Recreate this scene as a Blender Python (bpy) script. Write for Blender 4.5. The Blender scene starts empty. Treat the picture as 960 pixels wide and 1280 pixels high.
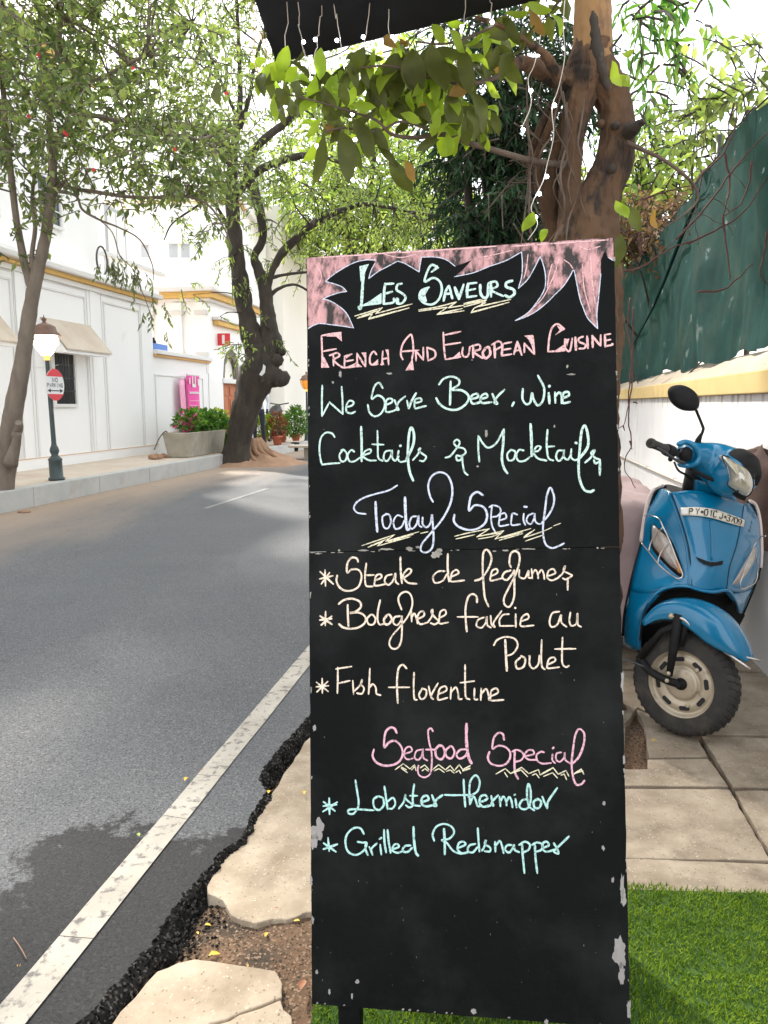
import bpy, bmesh, math, random
from mathutils import Vector, Matrix, noise
sc = bpy.context.scene
col = sc.collection
rnd = random.Random(7)
rad = math.radians
# ------------------------------------------------------------------ camera
H = 1.27; PITCH = rad(8.0); F = 960.0
cam_d = bpy.data.cameras.new('camera'); cam = bpy.data.objects.new('camera', cam_d); col.objects.link(cam)
cam.location = (0, 0, H); cam.rotation_euler = (rad(90) - PITCH, 0, 0)
cam_d.sensor_fit = 'HORIZONTAL'; cam_d.sensor_width = 36; cam_d.lens = 36 * F / 960
cam_d.clip_start = 0.05; cam_d.clip_end = 3000
sc.camera = cam
# ------------------------------------------------------------------ sky and sun
SUN_AZ, SUN_EL = rad(-33), rad(41)
w = bpy.data.worlds.new('World'); sc.world = w; w.use_nodes = True
nt = w.node_tree; bg = nt.nodes['Background']
sky = nt.nodes.new('ShaderNodeTexSky'); sky.sky_type = 'NISHITA'; sky.sun_disc = False
sky.sun_elevation = SUN_EL; sky.sun_rotation = SUN_AZ
sky.air_density = 1.0; sky.dust_density = 4.0; sky.ozone_density = 0.6; sky.altitude = 0
hz = nt.nodes.new('ShaderNodeMix'); hz.data_type = 'RGBA'; hz.inputs[0].default_value = 0.72
hz.inputs[7].default_value = (9.6, 9.9, 10.2, 1)          # thin bright cloud veil over the whole sky
nt.links.new(sky.outputs[0], hz.inputs[6]); nt.links.new(hz.outputs[2], bg.inputs[0])
bg.inputs[1].default_value = 0.12
sd = bpy.data.lights.new('sun', 'SUN'); so = bpy.data.objects.new('sun', sd); col.objects.link(so)
sd.energy = 3.0; sd.angle = rad(3.0); sd.color = (1.0, 0.94, 0.84)
sv = Vector((math.sin(SUN_AZ) * math.cos(SUN_EL), math.cos(SUN_AZ) * math.cos(SUN_EL), math.sin(SUN_EL)))
so.rotation_euler = sv.to_track_quat('Z', 'Y').to_euler(); so.location = sv * 30
sc.view_settings.view_transform = 'Standard'; sc.view_settings.look = 'None'
sc.view_settings.exposure = 1.48; sc.view_settings.gamma = 1.0
# ------------------------------------------------------------------ measuring helpers
sP, cP = math.sin(PITCH), math.cos(PITCH)
def ray(px, py):
    x, y = (px - 480) / F, (py - 640) / F
    return Vector((x, cP - y * sP, -sP - y * cP))
def G(px, py, z=0.0):
    d = ray(px, py); t = (z - H) / d.z
    return Vector((d.x * t, d.y * t, z))
def Y(px, py, y):
    d = ray(px, py); t = y / d.y
    return Vector((d.x * t, y, H + d.z * t))
TH = math.atan((647 - 480) / F / (cP + (640 - 505) / F * sP))
RD = Vector((math.sin(TH), math.cos(TH), 0)); RN = Vector((math.cos(TH), -math.sin(TH), 0))
def R(s, t, z=0.0):
    return RD * s + RN * t + Vector((0, 0, z))
def T(px, py, t):                       # pixel on the vertical plane parallel to the road at lateral t -> (s, z)
    d = ray(px, py); k = t / d.dot(RN); p = d * k
    return p.dot(RD), H + p.z
# ------------------------------------------------------------------ object helpers
class MB:
    def __init__(s): s.v = []; s.f = []; s.sm = []
    def add(s, vs, fs, smooth=False):
        b = len(s.v); s.v += [tuple(v) for v in vs]
        for f in fs: s.f.append(tuple(i + b for i in f)); s.sm.append(smooth)
        return s
    def hexa(s, p):                     # 8 corners: bottom 4 then top 4
        return s.add(p, [(3, 2, 1, 0), (4, 5, 6, 7), (0, 1, 5, 4), (1, 2, 6, 5), (2, 3, 7, 6), (3, 0, 4, 7)])
    def rbox(s, s0, s1, t0, t1, z0, z1):
        return s.hexa([R(a, b, z) for z in (z0, z1) for a, b in ((s0, t0), (s0, t1), (s1, t1), (s1, t0))])
    def box(s, x0, x1, y0, y1, z0, z1, m=None):
        p = [Vector((x, y, z)) for z in (z0, z1) for x, y in ((x0, y0), (x1, y0), (x1, y1), (x0, y1))]
        if m: p = [m @ q for q in p]
        return s.hexa(p)
    def prism(s, pts, z0, z1):          # polygon (x,y) extruded
        n = len(pts)
        s.add([(p[0], p[1], z0) for p in pts] + [(p[0], p[1], z1) for p in pts],
              [tuple(range(n - 1, -1, -1)), tuple(range(n, 2 * n))] + [(i, (i + 1) % n, n + (i + 1) % n, n + i) for i in range(n)])
        return s
    def ext(s, pts, d):                 # 3d polygon extruded along d
        n = len(pts); d = Vector(d)
        return s.add([Vector(p) for p in pts] + [Vector(p) + d for p in pts],
              [tuple(range(n - 1, -1, -1)), tuple(range(n, 2 * n))] + [(i, (i + 1) % n, n + (i + 1) % n, n + i) for i in range(n)])
    def tube(s, pts, r, n=6, cap=True):
        pts = [Vector(p) for p in pts]; k = len(pts)
        if not hasattr(r, '__len__'): r = [r] * k
        b = len(s.v); up = None
        for i, p in enumerate(pts):
            d = (pts[min(i + 1, k - 1)] - pts[max(i - 1, 0)])
            if d.length < 1e-9: d = Vector((0, 0, 1))
            d.normalize()
            if up is None: up = d.orthogonal().normalized()
            up = (up - d * up.dot(d)); up = up.normalized() if up.length > 1e-6 else d.orthogonal().normalized()
            q = d.cross(up)
            for j in range(n):
                a = 2 * math.pi * j / n
                s.v.append(tuple(p + (up * math.cos(a) + q * math.sin(a)) * r[i]))
        for i in range(k - 1):
            for j in range(n):
                s.f.append((b + i * n + j, b + i * n + (j + 1) % n, b + (i + 1) * n + (j + 1) % n, b + (i + 1) * n + j)); s.sm.append(True)
        if cap:
            s.f.append(tuple(b + j for j in range(n - 1, -1, -1))); s.sm.append(False)
            s.f.append(tuple(b + (k - 1) * n + j for j in range(n))); s.sm.append(False)
        return s
    def lathe(s, prof, c, n=16, axis=None, smooth=True, cap=True):   # prof [(r,h)], c base point
        c = Vector(c); ax = Vector(axis or (0, 0, 1)).normalized()
        u = ax.orthogonal().normalized(); q = ax.cross(u); b = len(s.v)
        for r_, h in prof:
            for j in range(n):
                a = 2 * math.pi * j / n
                s.v.append(tuple(c + ax * h + (u * math.cos(a) + q * math.sin(a)) * max(r_, 1e-4)))
        for i in range(len(prof) - 1):
            for j in range(n):
                s.f.append((b + i * n + j, b + i * n + (j + 1) % n, b + (i + 1) * n + (j + 1) % n, b + (i + 1) * n + j)); s.sm.append(smooth)
        if not cap: return s
        s.f.append(tuple(b + j for j in range(n - 1, -1, -1))); s.sm.append(False)
        s.f.append(tuple(b + (len(prof) - 1) * n + j for j in range(n))); s.sm.append(False)
        return s
    def ball(s, c, r, n=10, sc_=(1, 1, 1)):
        c = Vector(c); m = n // 2; b = len(s.v)
        for i in range(m + 1):
            a = math.pi * i / m
            for j in range(n):
                o = 2 * math.pi * j / n
                s.v.append((c.x + r * sc_[0] * max(math.sin(a), 1e-3) * math.cos(o), c.y + r * sc_[1] * max(math.sin(a), 1e-3) * math.sin(o), c.z + r * sc_[2] * math.cos(a)))
        for i in range(m):
            for j in range(n):
                s.f.append((b + i * n + j, b + (i + 1) * n + j, b + (i + 1) * n + (j + 1) % n, b + i * n + (j + 1) % n)); s.sm.append(True)
        return s
    def grid(s, rows, smooth=True, close=False):
        nr, nc = len(rows), len(rows[0]); b = len(s.v)
        for r_ in rows: s.v += [tuple(p) for p in r_]
        for i in range(nr - 1):
            for j in range(nc - 1 if not close else nc):
                s.f.append((b + i * nc + j, b + i * nc + (j + 1) % nc, b + (i + 1) * nc + (j + 1) % nc, b + (i + 1) * nc + j)); s.sm.append(smooth)
        return s
    def leaf(s, p, d, nrm, L, W, fold=0.25, curl=0.12):
        d = d.normalized(); sd_ = d.cross(nrm)
        if sd_.length < 1e-5: sd_ = d.orthogonal()
        sd_.normalize(); nn = sd_.cross(d)
        b = len(s.v)
        m1 = p + d * L * 0.35; m2 = p + d * L * 0.72 - nn * L * curl; e = p + d * L - nn * L * curl * 2.2
        s.v += [tuple(p), tuple(m1 + sd_ * W * .5 + nn * W * fold), tuple(m1), tuple(m1 - sd_ * W * .5 + nn * W * fold),
                tuple(m2 + sd_ * W * .42 + nn * W * fold * .6), tuple(m2), tuple(m2 - sd_ * W * .42 + nn * W * fold * .6), tuple(e)]
        for f in ((0, 2, 1), (0, 3, 2), (1, 2, 5, 4), (2, 3, 6, 5), (4, 5, 7), (5, 6, 7)):
            s.f.append(tuple(b + i for i in f)); s.sm.append(True)
    def leaf4(s, p, d, nrm, L, W):
        d = d.normalized(); sd_ = d.cross(nrm)
        if sd_.length < 1e-5: sd_ = d.orthogonal()
        sd_.normalize(); nn = sd_.cross(d); b = len(s.v); m = p + d * L * .5
        s.v += [tuple(p), tuple(m + sd_ * W * .5 + nn * W * .2), tuple(p + d * L - nn * L * .15), tuple(m - sd_ * W * .5 + nn * W * .2)]
        s.f.append((b, b + 1, b + 2)); s.f.append((b, b + 2, b + 3)); s.sm += [True, True]
    def build(s, name, mat, parent=None, kind=None, label=None, cat=None, group=None, bevel=0, solid=0, sub=0, solid_off=-1, auto=None):
        me = bpy.data.meshes.new(name); me.from_pydata(s.v, [], s.f)
        me.polygons.foreach_set('use_smooth', s.sm); me.update()
        o = bpy.data.objects.new(name, me); col.objects.link(o)
        if mat: me.materials.append(mat)
        if parent is not None:
            o.parent = parent; o.matrix_parent_inverse = wm(parent).inverted()
        if sub:
            m = o.modifiers.new('sub', 'SUBSURF'); m.levels = sub; m.render_levels = sub
        if solid:
            m = o.modifiers.new('solid', 'SOLIDIFY'); m.thickness = solid; m.offset = solid_off
        if bevel:
            m = o.modifiers.new('bevel', 'BEVEL'); m.width = bevel; m.segments = 2; m.limit_method = 'ANGLE'
        return tag(o, label, cat, group, kind)
def wm(o):
    m = Matrix.Translation(o.location) @ o.rotation_euler.to_matrix().to_4x4()
    return m if o.parent is None else wm(o.parent) @ o.matrix_parent_inverse @ m
def tag(o, label=None, cat=None, group=None, kind=None):
    if label: o['label'] = label
    if cat: o['category'] = cat
    if group: o['group'] = group
    if kind: o['kind'] = kind
    return o
def thing(name, loc, label, cat, group=None):
    o = bpy.data.objects.new(name, None); col.objects.link(o); o.location = loc; o.empty_display_size = 0.1
    return tag(o, label, cat, group)
def share(src, parent, loc=None, rot=None):          # light copy of one piece
    c = src.copy(); col.objects.link(c); c.parent = parent
    if loc is not None: c.location = loc
    if rot is not None: c.rotation_euler = rot
    return c
def copy_tree(o, parent=None):
    c = o.copy(); col.objects.link(c)
    if parent is not None: c.parent = parent
    for ch in list(o.children): copy_tree(ch, c)
    return c
def crom(pts, n=6, closed=False):
    pts = [Vector(p) for p in pts]; k = len(pts)
    if k < 3: 
        return [pts[0].lerp(pts[-1], i / n) for i in range(n + 1)] if k == 2 else pts
    out = []
    rng = k if closed else k - 1
    for i in range(rng):
        p1, p2 = pts[i], pts[(i + 1) % k]
        p0 = pts[i - 1] if (i > 0 or closed) else p1 * 2 - p2
        p3 = pts[(i + 2) % k] if (i + 2 < k or closed) else p2 * 2 - p1
        for j in range(n):
            t = j / n
            out.append(0.5 * ((2 * p1) + (p2 - p0) * t + (2 * p0 - 5 * p1 + 4 * p2 - p3) * t * t + (3 * p1 - p0 - 3 * p2 + p3) * t ** 3))
    if not closed: out.append(pts[-1])
    return out
def surf(rows, nu=4, nv=4):
    a = [crom(r, nu) for r in rows]
    cols = [crom([a[i][j] for i in range(len(a))], nv) for j in range(len(a[0]))]
    return [[cols[j][i] for j in range(len(cols))] for i in range(len(cols[0]))]
# ------------------------------------------------------------------ materials
def nd(nt, t, **k):
    n = nt.nodes.new(t)
    for a, b in k.items(): setattr(n, a, b)
    return n
def mat(name, c1, c2=None, rough=0.7, scale=8, metal=0, bump=0, bscale=None, c3=None, s3=2.0, th3=(0.55, 0.7), stretch=(1, 1, 1),
        coat=0, transl=0, emit=None, detail=6, island=0, spec=0.5, trans=0, specks=None):
    m = bpy.data.materials.new(name); m.use_nodes = True; n = m.node_tree; p = n.nodes['Principled BSDF']; L = n.links.new
    p.inputs['Roughness'].default_value = rough; p.inputs['Metallic'].default_value = metal
    p.inputs['Coat Weight'].default_value = coat; p.inputs['Specular IOR Level'].default_value = spec
    if trans: p.inputs['Transmission Weight'].default_value = trans
    geo = nd(n, 'ShaderNodeNewGeometry'); mp = nd(n, 'ShaderNodeMapping'); mp.inputs['Scale'].default_value = stretch
    L(geo.outputs['Position'], mp.inputs['Vector'])
    out = None
    def noise_(s, d=detail, ro=0.6):
        t = nd(n, 'ShaderNodeTexNoise'); t.inputs['Scale'].default_value = s; t.inputs['Detail'].default_value = d; t.inputs['Roughness'].default_value = ro
        L(mp.outputs[0], t.inputs['Vector']); return t.outputs['Fac']
    def mix(f, a, b):
        x = nd(n, 'ShaderNodeMix', data_type='RGBA')
        if hasattr(f, 'links'): L(f, x.inputs[0])
        else: x.inputs[0].default_value = f
        for i, q in ((6, a), (7, b)):
            if isinstance(q, tuple): x.inputs[i].default_value = (*q, 1)
            else: L(q, x.inputs[i])
        return x.outputs[2]
    def ramp(f, a, b):
        x = nd(n, 'ShaderNodeMapRange'); x.inputs[1].default_value = a; x.inputs[2].default_value = b; L(f, x.inputs[0]); return x.outputs[0]
    base = c1
    if c2: base = mix(ramp(noise_(scale), 0.3, 0.7), c1, c2)
    if island:
        x = nd(n, 'ShaderNodeHueSaturation'); r_ = nd(n, 'ShaderNodeMapRange'); L(geo.outputs['Random Per Island'], r_.inputs[0])
        r_.inputs[3].default_value = 1 - island; r_.inputs[4].default_value = 1 + island; L(r_.outputs[0], x.inputs['Value'])
        h_ = nd(n, 'ShaderNodeMapRange'); L(geo.outputs['Random Per Island'], h_.inputs[0]); h_.inputs[3].default_value = 0.52; h_.inputs[4].default_value = 0.47
        L(h_.outputs[0], x.inputs['Hue'])
        if isinstance(base, tuple): x.inputs['Color'].default_value = (*base, 1)
        else: L(base, x.inputs['Color'])
        base = x.outputs[0]
    if c3: base = mix(ramp(noise_(s3, 8, 0.65), *th3), base, c3)
    if specks:
        vo = nd(n, 'ShaderNodeTexVoronoi'); vo.inputs['Scale'].default_value = specks[0]; L(geo.outputs['Position'], vo.inputs['Vector'])
        sp_ = nd(n, 'ShaderNodeSeparateColor'); L(vo.outputs['Color'], sp_.inputs[0])
        base = mix(ramp(sp_.outputs[0], 1 - specks[1] * 2, 1 - specks[1]) , base, specks[2]); base = mix(ramp(sp_.outputs[1], 1 - specks[1] * 2, 1 - specks[1]), base, specks[3])
    if isinstance(base, tuple): p.inputs['Base Color'].default_value = (*base, 1)
    else: L(base, p.inputs['Base Color'])
    if bump:
        b = nd(n, 'ShaderNodeBump'); b.inputs['Strength'].default_value = bump; b.inputs['Distance'].default_value = 0.01
        L(noise_(bscale or scale * 3, 8, 0.7), b.inputs['Height']); L(b.outputs[0], p.inputs['Normal'])
    if transl:
        tr = nd(n, 'ShaderNodeBsdfTranslucent'); mx = nd(n, 'ShaderNodeMixShader'); mx.inputs[0].default_value = transl
        if isinstance(base, tuple): tr.inputs[0].default_value = (*base, 1)
        else:
            g = nd(n, 'ShaderNodeMix', data_type='RGBA', blend_type='MULTIPLY'); g.inputs[0].default_value = 1; L(base, g.inputs[6]); g.inputs[7].default_value = (1.9, 2.0, 0.9, 1)
            L(g.outputs[2], tr.inputs[0])
        o = n.nodes['Material Output']; L(p.outputs[0], mx.inputs[1]); L(tr.outputs[0], mx.inputs[2]); L(mx.outputs[0], o.inputs[0])
    if emit:
        p.inputs['Emission Color'].default_value = (*emit[0], 1); p.inputs['Emission Strength'].default_value = emit[1]
    m['_p'] = 0
    return m
MT = {}
MT['wall'] = mat('white_limewash', (.86, .85, .84), (.90, .89, .88), rough=.85, scale=.7, bump=.15, bscale=60, c3=(.60, .56, .50), s3=1.1, th3=(.66, .85))
MT['wall2'] = mat('cream_limewash', (.78, .74, .66), (.82, .79, .74), rough=.85, scale=.6)
MT['trim'] = mat('trim_white', (.74, .73, .71), rough=.8)
MT['grey_trim'] = mat('trim_grey', (.64, .62, .60), (.72, .70, .67), rough=.8, scale=3)
MT['ochre'] = mat('ochre_paint', (.66, .40, .11), (.72, .47, .16), rough=.8, scale=3)
MT['orange'] = mat('orange_line_paint', (.68, .40, .16), rough=.8)
MT['kerb'] = mat('kerb_concrete', (.42, .43, .42), (.52, .51, .48), rough=.9, scale=3, bump=.3, bscale=50, c3=(.33, .27, .2), s3=2, th3=(.6, .8))
MT['pave'] = mat('dusty_paving', (.52, .42, .33), (.62, .54, .45), rough=.95, scale=2.2, bump=.3, bscale=40, c3=(.4, .26, .15), s3=1.3, th3=(.6, .8))
MT['conc'] = mat('weathered_concrete', (.30, .27, .21), (.42, .385, .315), rough=.9, scale=4, bump=.35, bscale=40, c3=(.28, .2, .12), s3=3, th3=(.6, .8))
MT['soil'] = mat('soil', (.12, .07, .038), (.22, .13, .075), rough=1, scale=9, bump=1.0, bscale=70, c3=(.055, .042, .03), s3=5, th3=(.45, .65), specks=(190, .1, (.3, .2, .13), (.04, .03, .02)))
MT['dark'] = mat('dark_void', (.012, .012, .013), rough=.8)
MT['glass'] = mat('window_glass', (.05, .055, .06), rough=.15)
MT['iron'] = mat('dark_iron', (.03, .035, .035), (.05, .05, .05), rough=.5, scale=20, bump=.1)
MT['bark'] = mat('bark', (.13, .10, .08), (.22, .18, .14), rough=.95, scale=9, bump=.9, bscale=30, stretch=(1, 1, .35))
MT['bark_d'] = mat('bark_dark', (.028, .022, .017), (.066, .052, .040), rough=.95, scale=7, bump=1, bscale=26, stretch=(1, 1, .4), c3=(.13, .11, .09), s3=9, th3=(.6, .75))
MT['soil_tan'] = mat('root_soil', (.30, .17, .10), (.40, .25, .16), rough=1, scale=6, bump=1, bscale=30)
# ================================================================== ground
def road_mat():
    m = mat('asphalt', (.088, .093, .104), (.122, .127, .136), rough=.82, scale=1.4, bump=.8, bscale=150, detail=8, specks=(150, .10, (.19, .19, .188), (.05, .051, .055)))
    n = m.node_tree; L = n.links.new; p = n.nodes['Principled BSDF']
    base = p.inputs['Base Color'].links[0].from_socket
    geo = nd(n, 'ShaderNodeNewGeometry')
    def noi(s, d=6, ro=.6, st=None):
        t = nd(n, 'ShaderNodeTexNoise'); t.inputs['Scale'].default_value = s; t.inputs['Detail'].default_value = d; t.inputs['Roughness'].default_value = ro
        if st:
            mp = nd(n, 'ShaderNodeMapping'); mp.inputs['Rotation'].default_value = (0, 0, TH); mp.inputs['Scale'].default_value = st
            L(geo.outputs['Position'], mp.inputs[0]); L(mp.outputs[0], t.inputs['Vector'])
        else: L(geo.outputs['Position'], t.inputs['Vector'])
        return t
    def rng(s, a, b, c=0, d=1):
        x = nd(n, 'ShaderNodeMapRange'); L(s, x.inputs[0])
        for i, v in enumerate((a, b, c, d)): x.inputs[i + 1].default_value = v
        return x.outputs[0]
    def mth(op, a, b):
        x = nd(n, 'ShaderNodeMath', operation=op)
        for i, q in enumerate((a, b)):
            if hasattr(q, 'links'): L(q, x.inputs[i])
            else: x.inputs[i].default_value = q
        return x.outputs[0]
    def mixc(f, a, b, bt='MIX'):
        x = nd(n, 'ShaderNodeMix', data_type='RGBA', blend_type=bt)
        if hasattr(f, 'links'): L(f, x.inputs[0])
        else: x.inputs[0].default_value = f
        for i, q in ((6, a), (7, b)):
            if isinstance(q, tuple): x.inputs[i].default_value = (*q, 1)
            else: L(q, x.inputs[i])
        return x.outputs[2]
    # aggregate grain
    g = noi(260, 2, .5); base = mixc(rng(g.outputs[0], .50, .62, 0, .45), base, (.30, .29, .275))
    g2 = noi(120, 3, .6); base = mixc(rng(g2.outputs[0], .52, .64, 0, .75), base, (.035, .035, .037))
    # tyre polished lanes, along the road
    ln = noi(.55, 3, .5, (1.0, .06, 1)); base = mixc(rng(ln.outputs[0], .45, .62, 0, .4), base, (.10, .105, .115))
    # distorted position for stains
    dn = noi(3.0, 8, .7); ds = nd(n, 'ShaderNodeVectorMath', operation='SCALE'); sb = nd(n, 'ShaderNodeVectorMath', operation='SUBTRACT')
    L(dn.outputs['Color'], sb.inputs[0]); sb.inputs[1].default_value = (.5, .5, .5); L(sb.outputs[0], ds.inputs[0]); ds.inputs['Scale'].default_value = .95
    ad = nd(n, 'ShaderNodeVectorMath', operation='ADD'); L(geo.outputs['Position'], ad.inputs[0]); L(ds.outputs[0], ad.inputs[1])
    acc = None
    for px, py, sx, sy in ((150, 1062, 4.5, 9), (95, 1100, 4.5, 10), (178, 1085, 6, 7), (120, 1150, 4, 6), (40, 1185, 3.6, 7), (-30, 1200, 3, 6), (205, 1150, 6, 4.0), (235, 1105, 7.5, 4.5), (262, 1070, 8, 7), (170, 1200, 5, 4), (110, 1260, 4, 3.5), (0, 1270, 3, 3.2), (-40, 1130, 5, 12)):
        c = G(px, py); s_ = nd(n, 'ShaderNodeVectorMath', operation='SUBTRACT'); L(ad.outputs[0], s_.inputs[0]); s_.inputs[1].default_value = c
        k = nd(n, 'ShaderNodeVectorMath', operation='MULTIPLY'); L(s_.outputs[0], k.inputs[0]); k.inputs[1].default_value = (sx, sy, 0)
        l = nd(n, 'ShaderNodeVectorMath', operation='LENGTH'); L(k.outputs[0], l.inputs[0])
        acc = l.outputs['Value'] if acc is None else mth('MINIMUM', acc, l.outputs['Value'])
    hf = noi(28, 6, .75); acc = mth('ADD', acc, rng(hf.outputs[0], .3, .7, -.16, .16))
    base = mixc(rng(acc, 1.08, .78, 0, 1), base, (.20, .195, .195), 'MULTIPLY')
    # dust near far kerb
    dt = nd(n, 'ShaderNodeVectorMath', operation='DOT_PRODUCT'); L(geo.outputs['Position'], dt.inputs[0]); dt.inputs[1].default_value = RN
    d2 = mth('ADD', dt.outputs['Value'], rng(noi(.8, 6, .6, (1, .25, 1)).outputs[0], 0, 1, -1.4, 1.4))
    base = mixc(rng(d2, -4.1, -5.6, 0, .85), base, (.40, .30, .22))
    # faint round repair patch and scattered spots
    sp = noi(5.5, 4, .6); base = mixc(rng(sp.outputs[0], .66, .72, 0, .55), base, (.07, .067, .065))
    L(base, p.inputs['Base Color'])
    return m
MT['asphalt'] = road_mat()
ZD = -0.055
mb = MB(); mb.add([(-900, -60, -.15), (900, -60, -.15), (900, 1800, -.15), (-900, 1800, -.15)], [(0, 1, 2, 3)])
mb.build('ground', MT['pave'], kind='structure')
# road sheet: left border at kerb, right border ragged (traced)
edge_px = [(2, 1420), (60, 1330), (100, 1275), (140, 1235), (178, 1192), (205, 1155), (228, 1118), (262, 1082), (283, 1058), (300, 1047), (316, 1015), (330, 990), (326, 965), (345, 940), (365, 918), (386, 893), (400, 872)]
edge = [G(*p) for p in edge_px]
LK = -5.93
e2 = []
pp = crom(edge, 30)
for i, p in enumerate(pp):
    k = min(1, max(0, 1.0))
    e2.append(Vector((p.x + noise.noise(Vector((p.y * 14, 1, 0))) * .016 + noise.noise(Vector((p.y * 45, 5, 0))) * .010 + noise.noise(Vector((p.y * 160, 5, 0))) * .005, p.y + noise.noise(Vector((p.x * 40, 7, 0))) * .008, 0)))
def vh(p):
    d = min((e2[k].x - p.x) ** 2 + (e2[k].y - p.y) ** 2 for k in range(0, len(e2), 8)) ** .5
    return -.098 + min(1, d / .10) ** .7 * .066
# bare earth between road edge and slabs, uneven
mb = MB(); rows = []
for i in range(60):
    r_ = []
    for j in range(50):
        s_ = .3 + i * .07; t_ = -1.25 + j * .05
        p = R(s_, t_); h = noise.noise(Vector((p.x * 5, p.y * 5, 0))) * .014 + noise.noise(Vector((p.x * 19, p.y * 19, 3))) * .006
        r_.append((p.x, p.y, vh(p) + h))
    rows.append(r_)
mb.grid(rows); mb.build('earth_verge', MT['soil'], kind='structure')
last = e2[-1]; s0 = last.dot(RD); t0 = last.dot(RN)
far = [R(s0 + .8, -.55), R(s0 + 2, -.5), R(60, -.5), R(220, -.5)]
mb = MB()
right = e2 + far; n = len(right)
def kt(s): return LK
leftp = [R(p.dot(RD), LK) for p in right]
L0 = R(-8, LK); R0 = R(-8, -1.0)
right = [R0] + right; leftp = [L0] + leftp; n += 1
mid = [[leftp[i].lerp(right[i], k / 8) for k in range(9)] for i in range(n)]
mb.grid([[Vector((q.x, q.y, 0)) for q in r_] for r_ in mid], smooth=False)
# crumbling edge skirt
rows = []
for k, (dz, dx) in enumerate(((0, 0), (-.003, .006), (-.009, .013), (-.018, .020), (-.030, .026), (-.043, .033), (-.058, .038), (-.078, .045), (-.12, .06))):
    rows.append([Vector((p.x + dx * (1 + .9 * noise.noise(Vector((p.y * 18, k * .35, 0)))) + (0 if k == 0 else .006 * noise.noise(Vector((p.y * 110, p.x * 110, k * 2.3)))), p.y, dz + (0 if k == 0 else .007 * noise.noise(Vector((p.x * 90, p.y * 90, k * 1.7)))))) for p in right])
road = mb.build('road', MT['asphalt'], kind='structure')
MT['tar'] = mat('shadowed_tar_edge', (.010, .0095, .009), (.04, .036, .032), rough=1, scale=24, bump=1, bscale=120, spec=.1, specks=(170, .12, (.13, .12, .11), (.006, .006, .006)))  # near-black tar, with the deep shadow of the edge put into its colour
MB().grid(rows, smooth=False).build('road_edge', MT['tar'], kind='structure')
# crumbs along the broken edge
mb = MB()
r5 = random.Random(5)
for i in range(4200):
    p = e2[r5.randrange(len(e2))]; c = Vector((p.x + abs(r5.gauss(.0, .055)) + .01, p.y + r5.uniform(-.06, .06), 0)); c.z = vh(c) + .004; q = r5.uniform(.0012, .0075) * (1 - .5 * r5.random())
    mb.ball(c, q, 5, (1, r5.uniform(.6, 1.2), .7))
mb.build('asphalt_crumbs', MT['tar'], kind='stuff', label='crumbled dark asphalt grit along the broken road edge', cat='gravel')
# white edge line
MT['line'] = mat('worn_white_line', (.40, .36, .30), (.54, .50, .43), rough=.8, scale=5, bump=.8, bscale=90, c3=(.16, .15, .14), s3=26, th3=(.535, .64), detail=10)
def band(name, p0, p1, wd0, wd1, z, m, cuts, jit, label=None):
    mb = MB(); n = 60
    a0, a1 = p0, p1; d = (a1 - a0).normalized(); nn = Vector((d.y, -d.x, 0))
    r_ = random.Random(3); cut = sorted(r_.uniform(0, 1) ** 4.5 for _ in range(cuts))
    segs = [0]
    for c_ in cut:
        if c_ - segs[-1] > .0025: segs.append(c_)
    segs.append(1)
    for a, b in zip(segs[:-1], segs[1:]):
        A = []; B = []; k = max(3, int((b - a) * n))
        for i in range(k + 1):
            f = a + (b - a) * i / k; g = .0006 if cuts else 0
            f2 = f + (g / (a1 - a0).length * 2 if i == 0 else (-g / (a1 - a0).length * 2 if i == k else 0))
            w_ = wd0 + (wd1 - wd0) * f; c = a0.lerp(a1, f2)
            sk = (.008 * math.sin(f * 300) if i in (0, k) else 0)
            A.append(c - nn * (w_ / 2 + jit * noise.noise(Vector((f * 80, 2, 0)))) + Vector((0, 0, z)) + d * sk)
            B.append(c + nn * (w_ / 2 + jit * noise.noise(Vector((f * 80, 9, 0)))) + Vector((0, 0, z)))
        mb.grid([A, B], smooth=False)
    return mb.build(name, m, kind='structure')
LT = G(395, 800); LB = G(22, 1262)
dl = (LT - LB).normalized()
tl = -1.0
band('road_edge_line', R(.2, T(0, 0, 1)[0] * 0 + LB.dot(RN)), R(40, LT.dot(RN)), .085, .085, .004, MT['line'], 46, .004)
MT['faint'] = mat('faded_line', (.26, .255, .25), (.17, .17, .168), rough=.85, scale=8)
a, b = G(256, 636), G(334, 611)
band('faded_road_line', a, b, .07, .07, .004, MT['faint'], 0, .006)
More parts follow.
